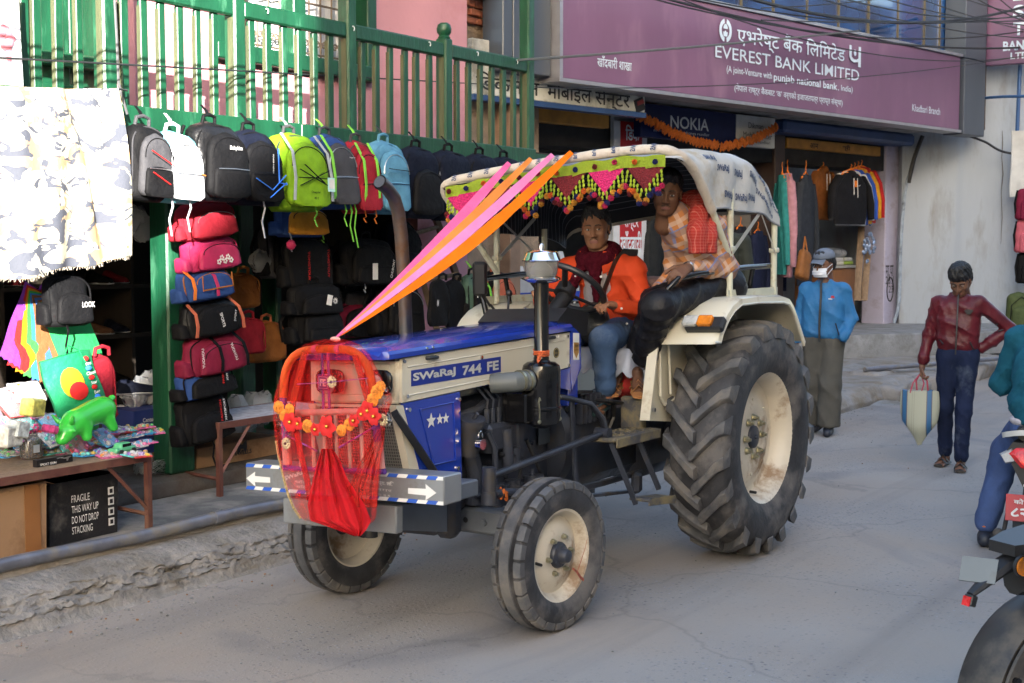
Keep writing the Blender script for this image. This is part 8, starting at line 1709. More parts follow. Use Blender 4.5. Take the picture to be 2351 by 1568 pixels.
s=SDF();s.chain([(0, .085, .86), (.06, .08, .48), (.055, .072, .11)], [.115, .105, .112], .03);s.chain([(0, -.085, .86), (-.01, -.09, .48), (-.12, -.09, .12)], [.115, .105, .108], .03);s.cap((0, .07, .9), (0, -.07, .9), .115, .115, .05);s.box((.05, .075, .03), (.3, .25, .10), .01, .01, sub=True)
cloth_obj(blu, 'trousers', s, mat('olive_grey_trousers', (.085, .082, .072), .8, spec=.15, var=.15, scale=6, bump=.2, bscale=80), .013, folds(.012, 8, (.75, .55, .35), 1.7), XBm)
M_SHOEB=mat('dark_blue_shoe', (.018, .022, .035), .5)
std_shoe(blu, XBm, (.06, .07, 0), (1, .1, 0), M_SHOEB);std_shoe(blu, XBm, (-.11, -.09, .005), (1, -.15, 0), M_SHOEB)
HXl=HXb
s=SDF();s.ell((-.008, 0, .082), (.114, .094, .078), .02);s.box((0, 0, .012), (.4, .4, .10), .01, .01, sub=True)
mb=MB(HXl);net_into(mb, s, .007);mb.grid(10, 10, lambda a, c:(.075+.105*a*math.sin(math.pi*(.12+.76*c))**.7, -.072+.144*c, .068-.026*a-.02*(2*c-1)**2*(.3+a)), thick=.006);mb.obj('cap', mat('grey_blue_cap', (.12, .145, .19), .85, var=.15, scale=20), blu, world=True, smooth=70)
mb=MB(HXl)
def mk(a, c):
 t=(2*a-1)*1.25;return(.045+.078*math.cos(t)*(1-.28*(2*c-1)**2)+(.010 if .3<c<.75 else 0)+.003*math.sin(c*22), .078*math.sin(t), -.020-.082*c)
mb.grid(18, 12, mk, thick=.003)
for sg in(1, -1):mb.tube([(.068, sg*.080, -.02), (.03, sg*.087, .0), (.0, sg*.09, .012)], .0025, 5);mb.tube([(.068, sg*.080, -.08), (.03, sg*.087, -.05), (-.005, sg*.088, -.03)], .0025, 5)
mb.obj('face_mask', mat('white_face_mask', (.62, .66, .72), .8), blu, world=True, smooth=60)
mar, XMm=walker('young man in a maroon leather jacket looking down and carrying a striped bag', 10.92, 3.03, 191)
b=MB();HXm=XMm@hx((.075, .012, 1.50), R(-8), R(32));head_mesh(b, HXm, wide=1.0, jaw=.95);b.xf=XMm
ml=dict(L=(0, .150, 1.325), R=(0, -.155, 1.315), LE=(-.08, .385, 1.12), RE=(-.02, -.225, 1.05), LW=(-.02, .17, .955), RW=(.05, -.265, .82))
s=SDF();s.chain([(0, 0, .92), (-.01, 0, 1.2), (.02, 0, 1.42)], [.07, .06, .05], .05);s.chain([ml['L'], ml['LE'], ml['LW']], [.036, .03, .026], .03);s.chain([ml['R'], ml['RE'], ml['RW']], [.036, .03, .026], .03);s.chain([(0, .08, .88), (.06, .06, .48), (.08, .05, .09)], [.07, .048, .036], .03);s.chain([(0, -.08, .88), (-.02, -.09, .48), (-.14, -.09, .09)], [.07, .048, .036], .03);net_into(b, s, .016)
s=SDF();hand_sdf(s, ml['RW'], (.1, -.02, -1), (.1, 1, 0), (1, .2, 0), curl=.9, size=.95);net_into(b, s, .007)
s=SDF();foot_sdf(s, (.08, .05, .085), (1, .05, 0), (0, 0, 1), .98);foot_sdf(s, (-.14, -.09, .085), (1, -.2, 0), (0, 0, 1), .98);net_into(b, s, .008)
body=body_obj(mar, b, [SK4, M_LIP]);face_parts(body, HXm, SK4, (1, 0, -.5));hair_mesh(HXm, 'fringe', 1.02).obj('hair', M_HAIR, body, world=True, smooth=70)
M_MAR=mat('maroon_leather', (.085, .008, .014), .38, var=.2, scale=9, bump=.35, bscale=26, spec=.3)
s=SDF();s.box((0, 0, 1.06), (.235, .33, .32), .10, .04);s.box((0, 0, 1.23), (.21, .35, .26), .095, .05);s.cap(ml['L'], ml['R'], .060, .060, .05);s.cap((0, 0, 1.36), (.02, 0, 1.415), .075, .062, .04)
s.chain([ml['L'], ml['LE']], [.066, .056], .02);s.chain([ml['LE'], (-.03, .18, .965)], [.056, .046], .015);s.chain([ml['R'], ml['RE'], (.045, -.262, .85)], [.066, .055, .044], .02);s.cap((.02, 0, 1.42), (.04, 0, 1.55), .05, .06, .015, sub=True);s.box((0, 0, .845), (.8, .36, .13), .01, .01, sub=True)
cloth_obj(mar, 'jacket', s, M_MAR, .0125, folds(.014, 11, (.3, .5, .8), 3.1), XMm)
mb=MB(XMm);mb.tube([(.095, .005, 1.42), (.135, .005, 1.36), (.158, .003, 1.2), (.168, .0, 1.05), (.160, -.004, .92)], .006, 6, flat=.5, up=(1, 0, 0));mb.obj('zip', M_BLKM, mar, world=True)
mb=MB(XMm);mb.prism([(-.035, .012), (-.02, .02), (.02, .02), (.035, .012), (.012, -.018), (-.012, -.018)], Vector((.135, .085, 1.255)), Vector((-.2, 1, 0)).normalized(), (0, 0, 1), .006);mb.obj('badge', M_BLKM, mar, world=True)
for a_, b_ in(((-.045, .35, 1.19), (.005, .28, 1.15)), ((-.055, .39, 1.14), (-.005, .30, 1.10)), ((.135, .10, 1.02), (.118, .13, .96)), ((.12, -.13, 1.03), (.138, -.10, 1.0))):mb=MB(XMm);mb.tube([a_, b_], .006, 5);mb.obj('pocket_zip', M_BLKM, mar, world=True)
s=SDF();s.chain([(0, .075, .86), (.06, .06, .48), (.08, .05, .10)], [.088, .066, .058], .03);s.chain([(0, -.075, .86), (-.02, -.09, .48), (-.135, -.09, .11)], [.088, .066, .057], .03);s.cap((0, .06, .92), (0, -.06, .92), .105, .105, .05)
cloth_obj(mar, 'jeans', s, M_DENIMD, .0125, folds(.009, 12, (.7, .45, .55), 2.7), XMm)
M_SANB=mat('dark_brown_sandal', (.03, .025, .022), .55)
for A, d in(((.08, .05, 0), (1, .05, 0)), ((-.14, -.09, 0), (1, -.2, 0))):
 d=Vector(d).normalized();A=Vector(A);t=Vector((-d.y, d.x, 0));mb=MB(XMm);mb.tube([A-d*.06+Vector((0, 0, .012)), A+d*.04+Vector((0, 0, .012)), A+d*.12+Vector((0, 0, .012)), A+d*.19+Vector((0, 0, .012))], [.038, .036, .048, .036], 12, flat=.3);mb.tube([A+d*.04+t*.046+Vector((0, 0, .02)), A+d*.05+Vector((0, 0, .085)), A+d*.04-t*.046+Vector((0, 0, .02))], .024, 8, flat=.2);mb.tube([A+d*.11+t*.048+Vector((0, 0, .02)), A+d*.10+Vector((0, 0, .062)), A+d*.11-t*.048+Vector((0, 0, .02))], .02, 8, flat=.2);mb.obj('sandal', M_SANB, mar, world=True)
# the bag he carries: a thing of its own
def bag_stripes():
 m=mat('woven_striped_plastic', (.36, .37, .29), .5);N, L, b=nodes_of(m);tc=N.new('ShaderNodeTexCoord');sx=N.new('ShaderNodeSeparateXYZ');L.new(tc.outputs['Object'], sx.inputs[0])
 ad=N.new('ShaderNodeMath');ad.operation='MULTIPLY_ADD';ad.inputs[1].default_value=5.2;ad.inputs[2].default_value=.02;L.new(sx.outputs[1], ad.inputs[0]);f=N.new('ShaderNodeMath');f.operation='FRACT';L.new(ad.outputs[0], f.inputs[0]);rp=N.new('ShaderNodeValToRGB');rp.color_ramp.interpolation='CONSTANT';el=rp.color_ramp.elements;cr=(.36, .37, .29, 1);bl_=(.03, .12, .26, 1);dk=(.10, .09, .10, 1)
 el[0].position=0;el[0].color=cr;el[1].position=.30;el[1].color=dk
 for p, c in((.33, bl_), (.50, dk), (.53, cr), (.72, (.28, .29, .23, 1)), (.74, cr), (.80, (.28, .29, .23, 1)), (.82, cr)):
  e=el.new(p);e.color=c
 L.new(f.outputs[0], rp.inputs[0]);L.new(rp.outputs[0], b.inputs['Base Color']);return m
W=XMm@Vector((.06, -.275, .735));bg_=thing('shopping_bag', 'cream and blue striped woven bag with pink handles in the walker\'s hand', 'bag', W-Vector((0, 0, .58)), (0, 0, R(191)))
mb=MB();rings=[]
for k in range(15):
 t=k/14;z=.02+.44*t;w_=.155*math.sin(math.pi*(.10+.53*t))**.8*(.25+.75*min(1, t*2.4));d=.085*min(1, t*3+.05)*(1-.55*t)
 rings.append([(d*math.cos(a)*1.0, w_*math.sin(a), z+.006*math.sin(a*3))for a in[2*math.pi*j/22 for j in range(22)]])
mb.loft(rings);mb.obj('bag_body', bag_stripes(), bg_, smooth=60)
for y in(-.055, .03):mb=MB();mb.tube([(.03, y-.02, .44), (.02, y+.0, .52), (.0, .0, .60), (-.01, y+.02, .54), (-.02, y+.03, .44)], .010, 6, flat=.5);mb.obj('handle', mat('pink_webbing', (.42, .06, .10), .7), bg_)
# ---- person in the shop behind the tractor
q=on_plane(1663, 500, (0, 5.75, 0), Vector((0, 1, 0)))
boy=person('person with short dark hair in a dark jacket standing on the shop step behind', (q.x, q.y, .37));XQ=Matrix.Translation((q.x, q.y, q.z-1.52))@Matrix.Rotation(R(205), 4, 'Z')
b=MB();HXq=XQ@hx((0, 0, 1.52), R(0), R(5));head_mesh(b, HXq, h=.008);b.xf=XQ;s=SDF();s.chain([(0, 0, .8), (0, 0, 1.35)], [.09, .06], .05);s.chain([(0, .08, .8), (0, .08, .0)], [.07, .04], .03);s.chain([(0, -.08, .8), (0, -.08, .0)], [.07, .04], .03);net_into(b, s, .02)
body=body_obj(boy, b, [SK3, M_LIP]);face_parts(body, HXq, SK3);hair_mesh(HXq, 'short').obj('hair', M_HAIR, body, world=True, smooth=70)
s=SDF();s.chain([(0, 0, .85), (0, 0, 1.25)], [.16, .15], .05);s.cap((0, .17, 1.29), (0, -.17, 1.29), .075, .075, .05);s.chain([(0, .19, 1.29), (0, .24, 1.0), (.05, .2, .8)], [.075, .065, .05], .03);s.chain([(0, -.19, 1.29), (0, -.24, 1.0), (.05, -.2, .8)], [.075, .065, .05], .03);s.cap((0, 0, 1.33), (0, 0, 1.37), .08, .07, .03)
cloth_obj(boy, 'jacket', s, mat('dark_olive_jacket', (.03, .034, .028), .7, spec=.15), .017, folds(.008, 11), XQ)
s=SDF();s.chain([(0, .08, .85), (0, .08, .05)], [.1, .07], .04);s.chain([(0, -.08, .85), (0, -.08, .05)], [.1, .07], .04);cloth_obj(boy, 'trousers', s, M_BLKM, .018, None, XQ)
# ------------------------------------------------------------ wedding-style dressing of the tractor
def sheer(name, c, f):
 m=mat(name, c, .95, bump=.3, bscale=120, spec=.04);N, L, b=nodes_of(m);tr_=N.new('ShaderNodeBsdfTransparent');mx=N.new('ShaderNodeMixShader');mx.inputs[0].default_value=f
 out=N['Material Output'];L.new(tr_.outputs[0], mx.inputs[1]);L.new(b.outputs[0], mx.inputs[2]);L.new(mx.outputs[0], out.inputs[0]);return m
M_VEIL=sheer('sheer_red_net', (.62, .020, .018), .42);M_VEIL2=sheer('gathered_red_net', (.50, .012, .018), .9)
def vpt(px, py, d=0.0):return L2W(tl(px, py, 'x', GX+.045+d))
def sheet(mb, rows, amp, fr, d0=0.0, n=40):
 """rows of (y, left x, right x, forward offset) in the photo, laid on the guard's own plane"""
 def fn(u, v):
  t=v*(len(rows)-1);i=min(int(t), len(rows)-2);f=t-i;q=[rows[i][k]*(1-f)+rows[i+1][k]*f for k in range(4)]
  return vpt(q[1]+(q[2]-q[1])*u, q[0], d0+q[3]+amp*math.sin(u*fr+v*2.2)+amp*.5*math.sin(u*fr*2.3+v))
 mb.grid(n, 40, fn)
veil=thing('veil', 'sheer red net veil with gold trim draped over the tractor guard', 'veil', vpt(760, 1190))
mb=MB();sheet(mb, [(779, 742, 792, -.03), (790, 700, 826, -.01), (815, 668, 850, 0), (860, 645, 872, 0), (915, 628, 903, 0), (960, 627, 884, .01), (1030, 634, 882, .03), (1100, 654, 872, .05), (1160, 676, 866, .06), (1192, 694, 862, .06), (1205, 740, 848, .06), (1222, 800, 832, .06)], .017, 38, n=90);mb.obj('net', M_VEIL, veil, world=True, smooth=70)
mb=MB();sheet(mb, [(1030, 738, 764, .02), (1055, 730, 780, .03), (1100, 718, 798, .06), (1160, 706, 838, .07), (1195, 712, 852, .07), (1215, 770, 842, .07), (1231, 812, 828, .07)], .014, 18, .02);mb.obj('gathered_fold', M_VEIL2, veil, world=True, smooth=70)
mb=MB();sheet(mb, [(985, 868, 884, .03), (1020, 848, 880, .04), (1070, 822, 872, .06), (1120, 800, 868, .07), (1165, 805, 866, .07)], .010, 20, .01);mb.obj('side_fold', sheer('gold_flecked_net', (.55, .03, .02), .62), veil, world=True, smooth=70)
for c_, P in(((.5, .05, .02), [(700, 806, 0), (690, 850, 0), (676, 905, .01), (668, 960, .01)]), ((.5, .03, .02), [(815, 815, 0), (828, 860, 0), (842, 910, 0), (850, 940, .01)]), ((.5, .02, .02), [(680, 985, .02), (690, 1040, .03), (705, 1100, .05), (712, 1150, .06)])):
 mb=MB();mb.ribbon([vpt(*p)for p in P], (.0, .035, 0), .002);mb.obj('net_tie', sheer('red_tie_%d'%int(c_[1]*100), c_, .6), veil, world=True)
mb=MB();mb.tube([vpt(634, 1012, .02), vpt(640, 1050, .03), vpt(648, 1085, .045), vpt(660, 1130, .055), (vpt(673, 1165, .065)), vpt(690, 1190, .065)], .006, 6);mb.obj('gold_trim', mat('gold_trim', (.5, .36, .16), .5, .3, var=.4, scale=90, bump=.8, bscale=150), veil, world=True)
M_PEARL=mat('pearl_gold_beads', (.5, .40, .24), .35, .4, var=.3, scale=60)
for px, py in((762, 877), (657, 1018), (782, 1098), (879, 964)):
 mb=MB();c=vpt(px, py, .05 if py>1050 else .02)
 for ring, (rr, k)in enumerate(((.021, 12), (.012, 8))):
  for j in range(k):a=6.283*j/k;mb.ball(c+Vector((-.004*ring, rr*math.cos(a), rr*math.sin(a))), (.005, .006, .006), 6, 4)
 mb.ball(c+Vector((-.008, 0, 0)), .006, 8, 5, m=1);mb.obj('bead_flower', [M_PEARL if py!=1098 else mat('white_shell_beads', (.6, .55, .5), .5), mat('dark_bead', (.1, .02, .02), .4)], veil, world=True)
# artificial flowers, one garland of them
gl=thing('flower_garland', 'garland of red and orange cloth flowers tied along the guard bars', 'garland', vpt(760, 1000))
M_RPET=mat('red_cloth_petal', (.58, .012, .012), .75, var=.12);M_OPET=mat('orange_yellow_petal', (.75, .22, .02), .7, var=.45, scale=45)
def flower(px, py, s_, kind, d=.03):
 mb=MB();c=vpt(px, py, d);r=random.Random(px)
 if kind=='r':
  for j in range(6):
   a=1.047*j+r.uniform(-.2, .2);u=Vector((0, math.cos(a), math.sin(a)));mb.grid(4, 4, lambda p, q:c+u*s_*p+Vector((-.012*math.sin(p*2.6)-.008, 0, 0))+Vector((0, -u.z, u.y))*(q-.5)*s_*.9*math.sin(.25+p*2.6), thick=.001)
  mb.obj('red_flower', M_RPET, gl, world=True, smooth=60);mb=MB();mb.ball(c+Vector((-.02, 0, 0)), .009, 10, 6);mb.obj('gold_bead', mat('gold_bead', (.75, .35, .06), .2, .8), gl, world=True)
 else:
  for ring in range(4):
   for j in range(9):
    a=.698*j+ring*.4;rr=s_*(1-.24*ring);u=Vector((0, math.cos(a), math.sin(a)));mb.ball(c+u*rr*.6+Vector((-.008*ring, 0, 0)), (rr*.16, rr*.34, rr*.34), 6, 4, rot=(a, 0, .4*r.random()))
  mb.obj('orange_flower', M_OPET, gl, world=True, smooth=40)
for px, py, s_, k in[(706, 978, .034, 'o'), (730, 985, .03, 'r'), (757, 978, .05, 'r'), (784, 988, .03, 'o'), (802, 975, .032, 'o'), (690, 972, .03, 'r'), (818, 965, .03, 'r'), (640, 935, .034, 'o'), (654, 955, .034, 'o'), (665, 940, .03, 'o'), (672, 968, .045, 'r'), (866, 900, .036, 'o'), (874, 888, .03, 'o'), (856, 918, .034, 'o'), (850, 942, .045, 'r'), (864, 955, .04, 'r'), (836, 950, .03, 'r')]:flower(px, py, s_, k)
mb=MB();r=random.Random(1)
for px, py in((640, 965), (650, 985), (660, 1000), (890, 905), (884, 920), (890, 960)):
 for k in range(16):c=vpt(px+r.uniform(-8, 8), py+r.uniform(-14, 14), .03);mb.tube([c, c+Vector((r.uniform(-.012, .012), r.uniform(-.015, .015), r.uniform(-.015, .015)))], .0009, 3)
o=mb.obj('tinsel', mat('silver_tinsel', (.7, .65, .55), .2, .9), gl, world=True);o['kind']='stuff'
mb=MB();mb.tube([vpt(682, 882, .03), vpt(762, 877, .032), vpt(845, 868, .03)], .0015, 4);mb.tube([vpt(660, 1000, .02), vpt(728, 1036, .02)], .004, 4);mb.tube([vpt(868, 975, .02), vpt(778, 1028, .02)], .004, 4);mb.obj('thread', mat('violet_ribbon', (.22, .05, .25), .5), gl, world=True)
# four ribbons from the guard to the canopy bar
ga_=L2W(tl(768, 779, 'x', GX-.005))
def bar_pt(y):
 for a, b_ in zip(BARP[5:], BARP[6:]):
  if b_.y<=y<=a.y:return a.lerp(b_, (a.y-y)/(a.y-b_.y))
for px, c_, w_, lb in((1176, (.88, .14, .34), .05, 'deep pink ribbon stretched from the guard to the canopy, leftmost of four'), (1221, (.90, .30, .07), .046, 'pale orange ribbon from guard to canopy beside the deep pink one'), (1277, (.88, .26, .52), .046, 'lilac pink ribbon from guard to canopy between the two orange ones'), (1320, (.95, .17, .01), .05, 'bright orange ribbon from the guard to the canopy, rightmost of four')):
 y=min((abs(proj_-px), yy)for yy, proj_ in[(yy, (lambda p:1175.5+CF*(p-CAM).dot(_cr)/(p-CAM).dot(_f))(L2W(bar_pt(yy))))for yy in[.6-.02*k for k in range(60)]])[1]
 e=L2W(bar_pt(y))+Vector((-.025, 0, .03));st=ga_+Vector((0, .004*(px-1250)/50, .002*(1320-px)/50));P=[];Wv=[]
 for k in range(21):
  t_=k/20;p=st.lerp(e, t_);p.z-=.05*math.sin(math.pi*t_)*(.6 if px<1300 else 1.2);P.append(p);ww=w_*min(1, .18+1.6*t_)*(1-.45*max(0, t_-.8)/.2)*(1.2 if px>1300 and .25<t_<.7 else 1);q=.35*math.sin(t_*2.2+px);dd=(e-st).normalized();fa=Vector((-.80, -.58, .05));w0=dd.cross(fa).normalized();n0=w0.cross(dd);Wv.append((w0*math.cos(q)+n0*math.sin(q))*ww)
 P.append(e+Vector((.05, 0, -.02)));Wv.append(Wv[-1]);mb=MB();mb.ribbon(P, Wv, .0015);solo(mb, 'ribbon', sheer('ribbon_%d'%px, c_, .93), lb, 'ribbon', 'ribbons between guard and canopy', smooth=80)
mb=MB();mb.ball(ga_+Vector((.005, 0, 0)), (.012, .03, .012), 8, 6);solo(mb, 'ribbon_knot', M_PKW, 'knot of ribbon cloth tied on top of the guard hoop', 'knot')
# crocheted fringe with pompoms along the canopy bar
fr_=thing('fringe', 'crocheted lime fringe with pink and maroon triangles and pompoms under the canopy bar', 'fringe', L2W((.99, 0, 2.1)))
M_LIMEY=mat('lime_crochet', (.42, .56, .03), .85, var=.12, scale=90, bump=1.0, bscale=160, stretch=(1, 3, .6));M_CPINK=mat('magenta_crochet', (.62, .018, .15), .9, var=.3, scale=120, bump=1, bscale=110);M_CMAR=mat('maroon_crochet', (.17, .010, .016), .9, var=.35, scale=120, bump=1, bscale=110)
def fz(y):return bar_pt(y).z-.032
Y0, Y1=.69, -.70;NT=6;SW=(Y0-Y1)/NT
mb=MB();mb.grid(60, 4, lambda u, v:L2W((.985+.006*math.sin(u*40), Y0+(Y1-Y0)*u, fz(Y0+(Y1-Y0)*u)+.006*math.cos(u*NT*6.283)-.062*v)), thick=.005);mb.obj('band', M_LIMEY, fr_, world=True)
PC=[mat('pom_%s'%n_, c_, .95, var=.25, scale=150, bump=1, bscale=200)for n_, c_ in(('orange', (.80, .14, .015)), ('magenta', (.65, .02, .12)), ('navy', (.012, .016, .13)), ('maroon', (.16, .008, .012)), ('mustard', (.7, .32, .03)))]
pr_=random.Random(4);pm=MB()
for k in range(120):
 z=1-2*(k+.5)/120;a=k*2.39996;s_=math.sqrt(1-z*z);d=Vector((s_*math.cos(a), s_*math.sin(a), z));pm.cyl(d*.003, d*(.0155+pr_.uniform(-.0025, .0015)), .0018, .0022, n=3)
pmm=[pm.mesh('pompom', c_)for c_ in PC];bd=MB();bd.ball((0, 0, 0), (.0072, .0072, .0115), 8, 6);bdm=bd.mesh('bead', M_LIMEY)
def pom(p, k, s_=1.0):
 o=bpy.data.objects.new('pompom', pmm[k%5]);COL.objects.link(o);o.parent=fr_;o.location=L2W(p)-fr_.location;o.scale=(s_, )*3;o.rotation_euler=(pr_.uniform(0, 6), pr_.uniform(0, 6), 0)
for k in range(12):y=Y0-.05-(Y0-Y1-.08)*k/11;pom((1.0, y, fz(y)-.03+pr_.uniform(-.008, .008)), (2, 0, 1, 3, 2, 0, 1, 3, 2, 0, 2, 3)[k], .95)
for t_ in range(NT):
 ya, yb=Y0-SW*t_-.008, Y0-SW*(t_+1)+.008;ym=(ya+yb)/2
 mb=MB();mb.grid(10, 10, lambda u, v:L2W((.984+.008*math.sin(u*5+t_)*v, ya+(yb-ya)*(u*(1-v)+.5*v), fz(ya+(yb-ya)*u)-.058-.125*v)), thick=.004);mb.obj('triangle', M_CMAR if t_%2==0 else M_CPINK, fr_, world=True)
 for sg in(1, -1):
  for j in range(5):
   f=(j+.35)/5;y=(ya if sg>0 else yb)+(ym-(ya if sg>0 else yb))*f;z=fz(y)-.058-.125*f;x=.992+pr_.uniform(-.004, .008);n_=3 if j<2 else 2;ys=sg*pr_.uniform(-.006, .012)
   mb=MB();mb.tube([L2W((x, y, z)), L2W((x, y+ys, z-.02*n_-.014))], .0016, 4);mb.obj('string', M_LIMEY, fr_, world=True)
   for q in range(n_):
    o=bpy.data.objects.new('bead', bdm);COL.objects.link(o);o.parent=fr_;o.location=L2W((x, y+ys*q/n_, z-.013-.0215*q))-fr_.location;o.rotation_euler=(pr_.uniform(-.3, .3), pr_.uniform(-.3, .3), 0)
   pom((x+.002, y+ys, z-.0215*n_-.022), pr_.randrange(5), pr_.uniform(.95, 1.15))
   if j in(1, 4):pom((x+.006, y+ys+pr_.uniform(-.02, .02), z-.0215*n_-.036), pr_.randrange(5), 1.05)
# thread on the front wheel
mb=MB();hc_=Vector((1.959, .614+.09, .352));P=[(-.02, .02, -.06), (-.06, .02, -.085), (-.09, .015, -.06), (-.13, .02, .01), (-.155, .015, .045)];mb.ribbon([L2W(hc_+Vector(p))for p in P], (.004, 0, .009), .002);mb.ribbon([L2W(hc_+Vector(p))for p in((-.06, .02, -.085), (-.09, .02, -.115), (-.12, .02, -.135))], (.006, 0, .012), .002);solo(mb, 'ribbon', mat('red_gold_ribbon', (.30, .07, .04), .7, var=.5, scale=30), 'thin red and gold ribbon knotted to the near front wheel', 'ribbon')
# ------------------------------------------------------------ motorcycle with its rider, at the right edge
M_WHP=mat('white_motorcycle_plastic', (.55, .55, .53), .3, coat=.4, dirt=(.3, .27, .22), dirt_amt=.3);M_TAIL=mat('red_tail_lamp', (.55, .008, .01), .15, coat=.6, var=.3, scale=40, bump=.3, bscale=90);M_PLATE=mat('red_number_plate', (.36, .025, .035), .45, dirt=(.25, .08, .07), dirt_amt=.3)
M_MUD=mat('dusty_black_plastic', (.022, .022, .025), .5, var=.3, scale=7, dirt=(.085, .075, .065), dirt_amt=.4, dirt_scale=6)
def ride_wheel(parent, c, rad, wd):
 w_=bpy.data.objects.new('wheel', None);COL.objects.link(w_);w_.parent=parent;w_.location=c;mb=MB();mb.lathe([(rad*.66, wd*.42), (rad*.82, wd*.5), (rad*.93, wd*.42), (rad*.985, wd*.22), (rad, 0), (rad*.985, -wd*.22), (rad*.93, -wd*.42), (rad*.82, -wd*.5), (rad*.66, -wd*.42)], (0, 0, 0), (0, 1, 0), 48, closed=True);mb.obj('tyre', M_TYRE, w_, smooth=60)
 mb=MB();mb.lathe([(rad*.66, wd*.4), (rad*.6, wd*.2), (rad*.6, -wd*.2), (rad*.66, -wd*.4), (rad*.68, -wd*.3), (rad*.68, wd*.3)], (0, 0, 0), (0, 1, 0), 40, closed=True);mb.cyl((0, -wd*.6, 0), (0, wd*.6, 0), rad*.16, n=16)
 for k in range(5):a=1.2566*k;mb.tube([(rad*.1*math.cos(a), 0, rad*.1*math.sin(a)), (rad*.62*math.cos(a), 0, rad*.62*math.sin(a))], .016, 6)
 mb.obj('rim', M_BLKM, w_)
 for k in range(0, 24):
  for sg in(1, -1):a=.2618*k;mb2=MB();mb2.box((rad*.985*math.cos(a), sg*wd*.2, rad*.985*math.sin(a)), (.006, wd*.3, .02), rot=(0, -a, .5*sg));mb2.obj('tread_block', M_TYRE, w_)
 return w_
lp_=on_plane(2338, 1050, (7.72, 0, 0), Vector((1, 0, 0)));by=lp_.y-.075
mc=thing('motorcycle', 'white and black motorcycle seen from behind with a red plate and a lit tail lamp', 'motorcycle', (7.72, by, 0), (0, 0, R(4)))
zl=lp_.z;zp_=on_plane(2345, 1160, (7.72, 0, 0), Vector((1, 0, 0))).z
def part(n_, m, f, p=mc, **k):mb=MB();f(mb);return mb.obj(n_, m, p, **k)
tl_=part('tail_lamp', M_TAIL, lambda b:b.loft([[(x, y*s_, zl+z*s_)for y, z in((-.13, .02), (-.09, .055), (.09, .055), (.13, .02), (.06, -.06), (-.06, -.06))]for x, s_ in((-.02, .7), (-.005, .95), (.05, 1), (.15, .9))]))
mb=MB();mb.ball((-.03, 0, zl-.005), (.012, .03, .016), 12, 6);lm=mat('lit_tail_bulb', (1, .45, .08), .3, emit=4.0);mb.obj('lit_bulb', lm, tl_)
for sg in(1, -1):part('indicator_lens', M_LAMPW, lambda b:b.loft([[(x, sg*(.13+y*s_), zl+z*s_)for y, z in((-.02, .05), (.05, .01), (.015, -.045), (-.05, -.03))]for x, s_ in((-.005, .7), (.03, 1), (.12, .9))]))
part('tail_cowl', M_BLKM, lambda b:(b.loft([[(x, y*s_, zl+.02+z)for y, z in((-.15, .0), (-.11, .06), (.11, .06), (.15, .0), (.05, -.10), (-.05, -.10))]for x, s_ in((.02, .98), (.2, 1), (.5, .9))]), b.prism([(-.12, zl-.03), (.12, zl-.03), (.05, zl-.17), (-.05, zl-.17)], (.03, 0, 0), (0, 1, 0), (0, 0, 1), .05)))
part('grab_rail', M_WHP, lambda b:b.grid(10, 4, lambda u, v:(-.04+.16*v+.10*(2*u-1)**2, -.17+.34*u, zl+.13-.035*(2*u-1)**2-.02*v), thick=.03), smooth=50)
part('seat', M_BLKM, lambda b:b.loft([[(x, w_*math.cos(q), zl+.10+.05*math.sin(q)+dz)for q in[6.283*j/14 for j in range(14)]]for x, w_, dz in((.08, .10, .02), (.25, .13, .03), (.55, .15, .0), (.75, .12, .02))]))
part('rear_mudguard', M_MUD, lambda b:b.grid(14, 8, lambda u, v:(.06-.10*math.sin(u*1.4)+.02*abs(2*v-1)**2, (-.10+.20*v)*(1-.25*u), zp_-.04-.30*u+.0), thick=.02))
pl_=part('number_plate', M_PLATE, lambda b:b.box((-.085, 0, zp_), (.006, .24, .145), rot=(0, .12, 0), bev=.002))
mb=MB();text(mb, 'को ३ प', .13, .032, (-.098, .01, zp_+.038), (0, -1, 0), (0, 0, 1), bold=.02);text(mb, '८२५४', .18, .055, (-.091, 0, zp_-.026), (0, -1, 0), (0, 0, 1), bold=.035);mb.obj('lettering', W_PR, pl_, smooth=0)
mb=MB();text(mb, 'HONDA', .08, .014, (-.012, 0, zl-.15), (0, -1, 0), (0, 0, 1), bold=.03, lift=.012);mb.obj('lettering', W_PR, mc, smooth=0)
ride_wheel(mc, (.28, 0, .30), .30, .11);ride_wheel(mc, (1.52, 0, .30), .30, .10)
part('engine', M_ENG, lambda b:(b.box((.9, 0, .38), (.4, .24, .3), bev=.05), b.cyl((.9, .02, .5), (1.02, .02, .68), .09, n=14)));part('fuel_tank', M_WHP, lambda b:b.ball((1.0, 0, .88), (.28, .16, .13), 18, 10));part('fork', M_CHROME, lambda b:[b.tube([(1.52, y, .30), (1.32, y, .95)], .022, 8)for y in(-.08, .08)])
part('handlebar', M_BLKM, lambda b:b.tube([(1.15, -.36, 1.02), (1.26, -.2, 1.06), (1.28, .2, 1.06), (1.15, .36, 1.02)], .013, 8));part('exhaust', M_MUD, lambda b:b.tube([(.95, -.14, .28), (.5, -.17, .26), (.05, -.19, .36)], [.025, .04, .05], 10));part('swing_arm', M_MUD, lambda b:(b.tube([(.75, .09, .36), (.28, .09, .30)], .025, 6), b.tube([(.05, .13, zp_-.05), (.06, .15, zp_-.16), (.10, .14, zp_-.2)], .012, 6), b.ball((.06, .18, zp_-.18), (.02, .03, .03), 8, 6)))
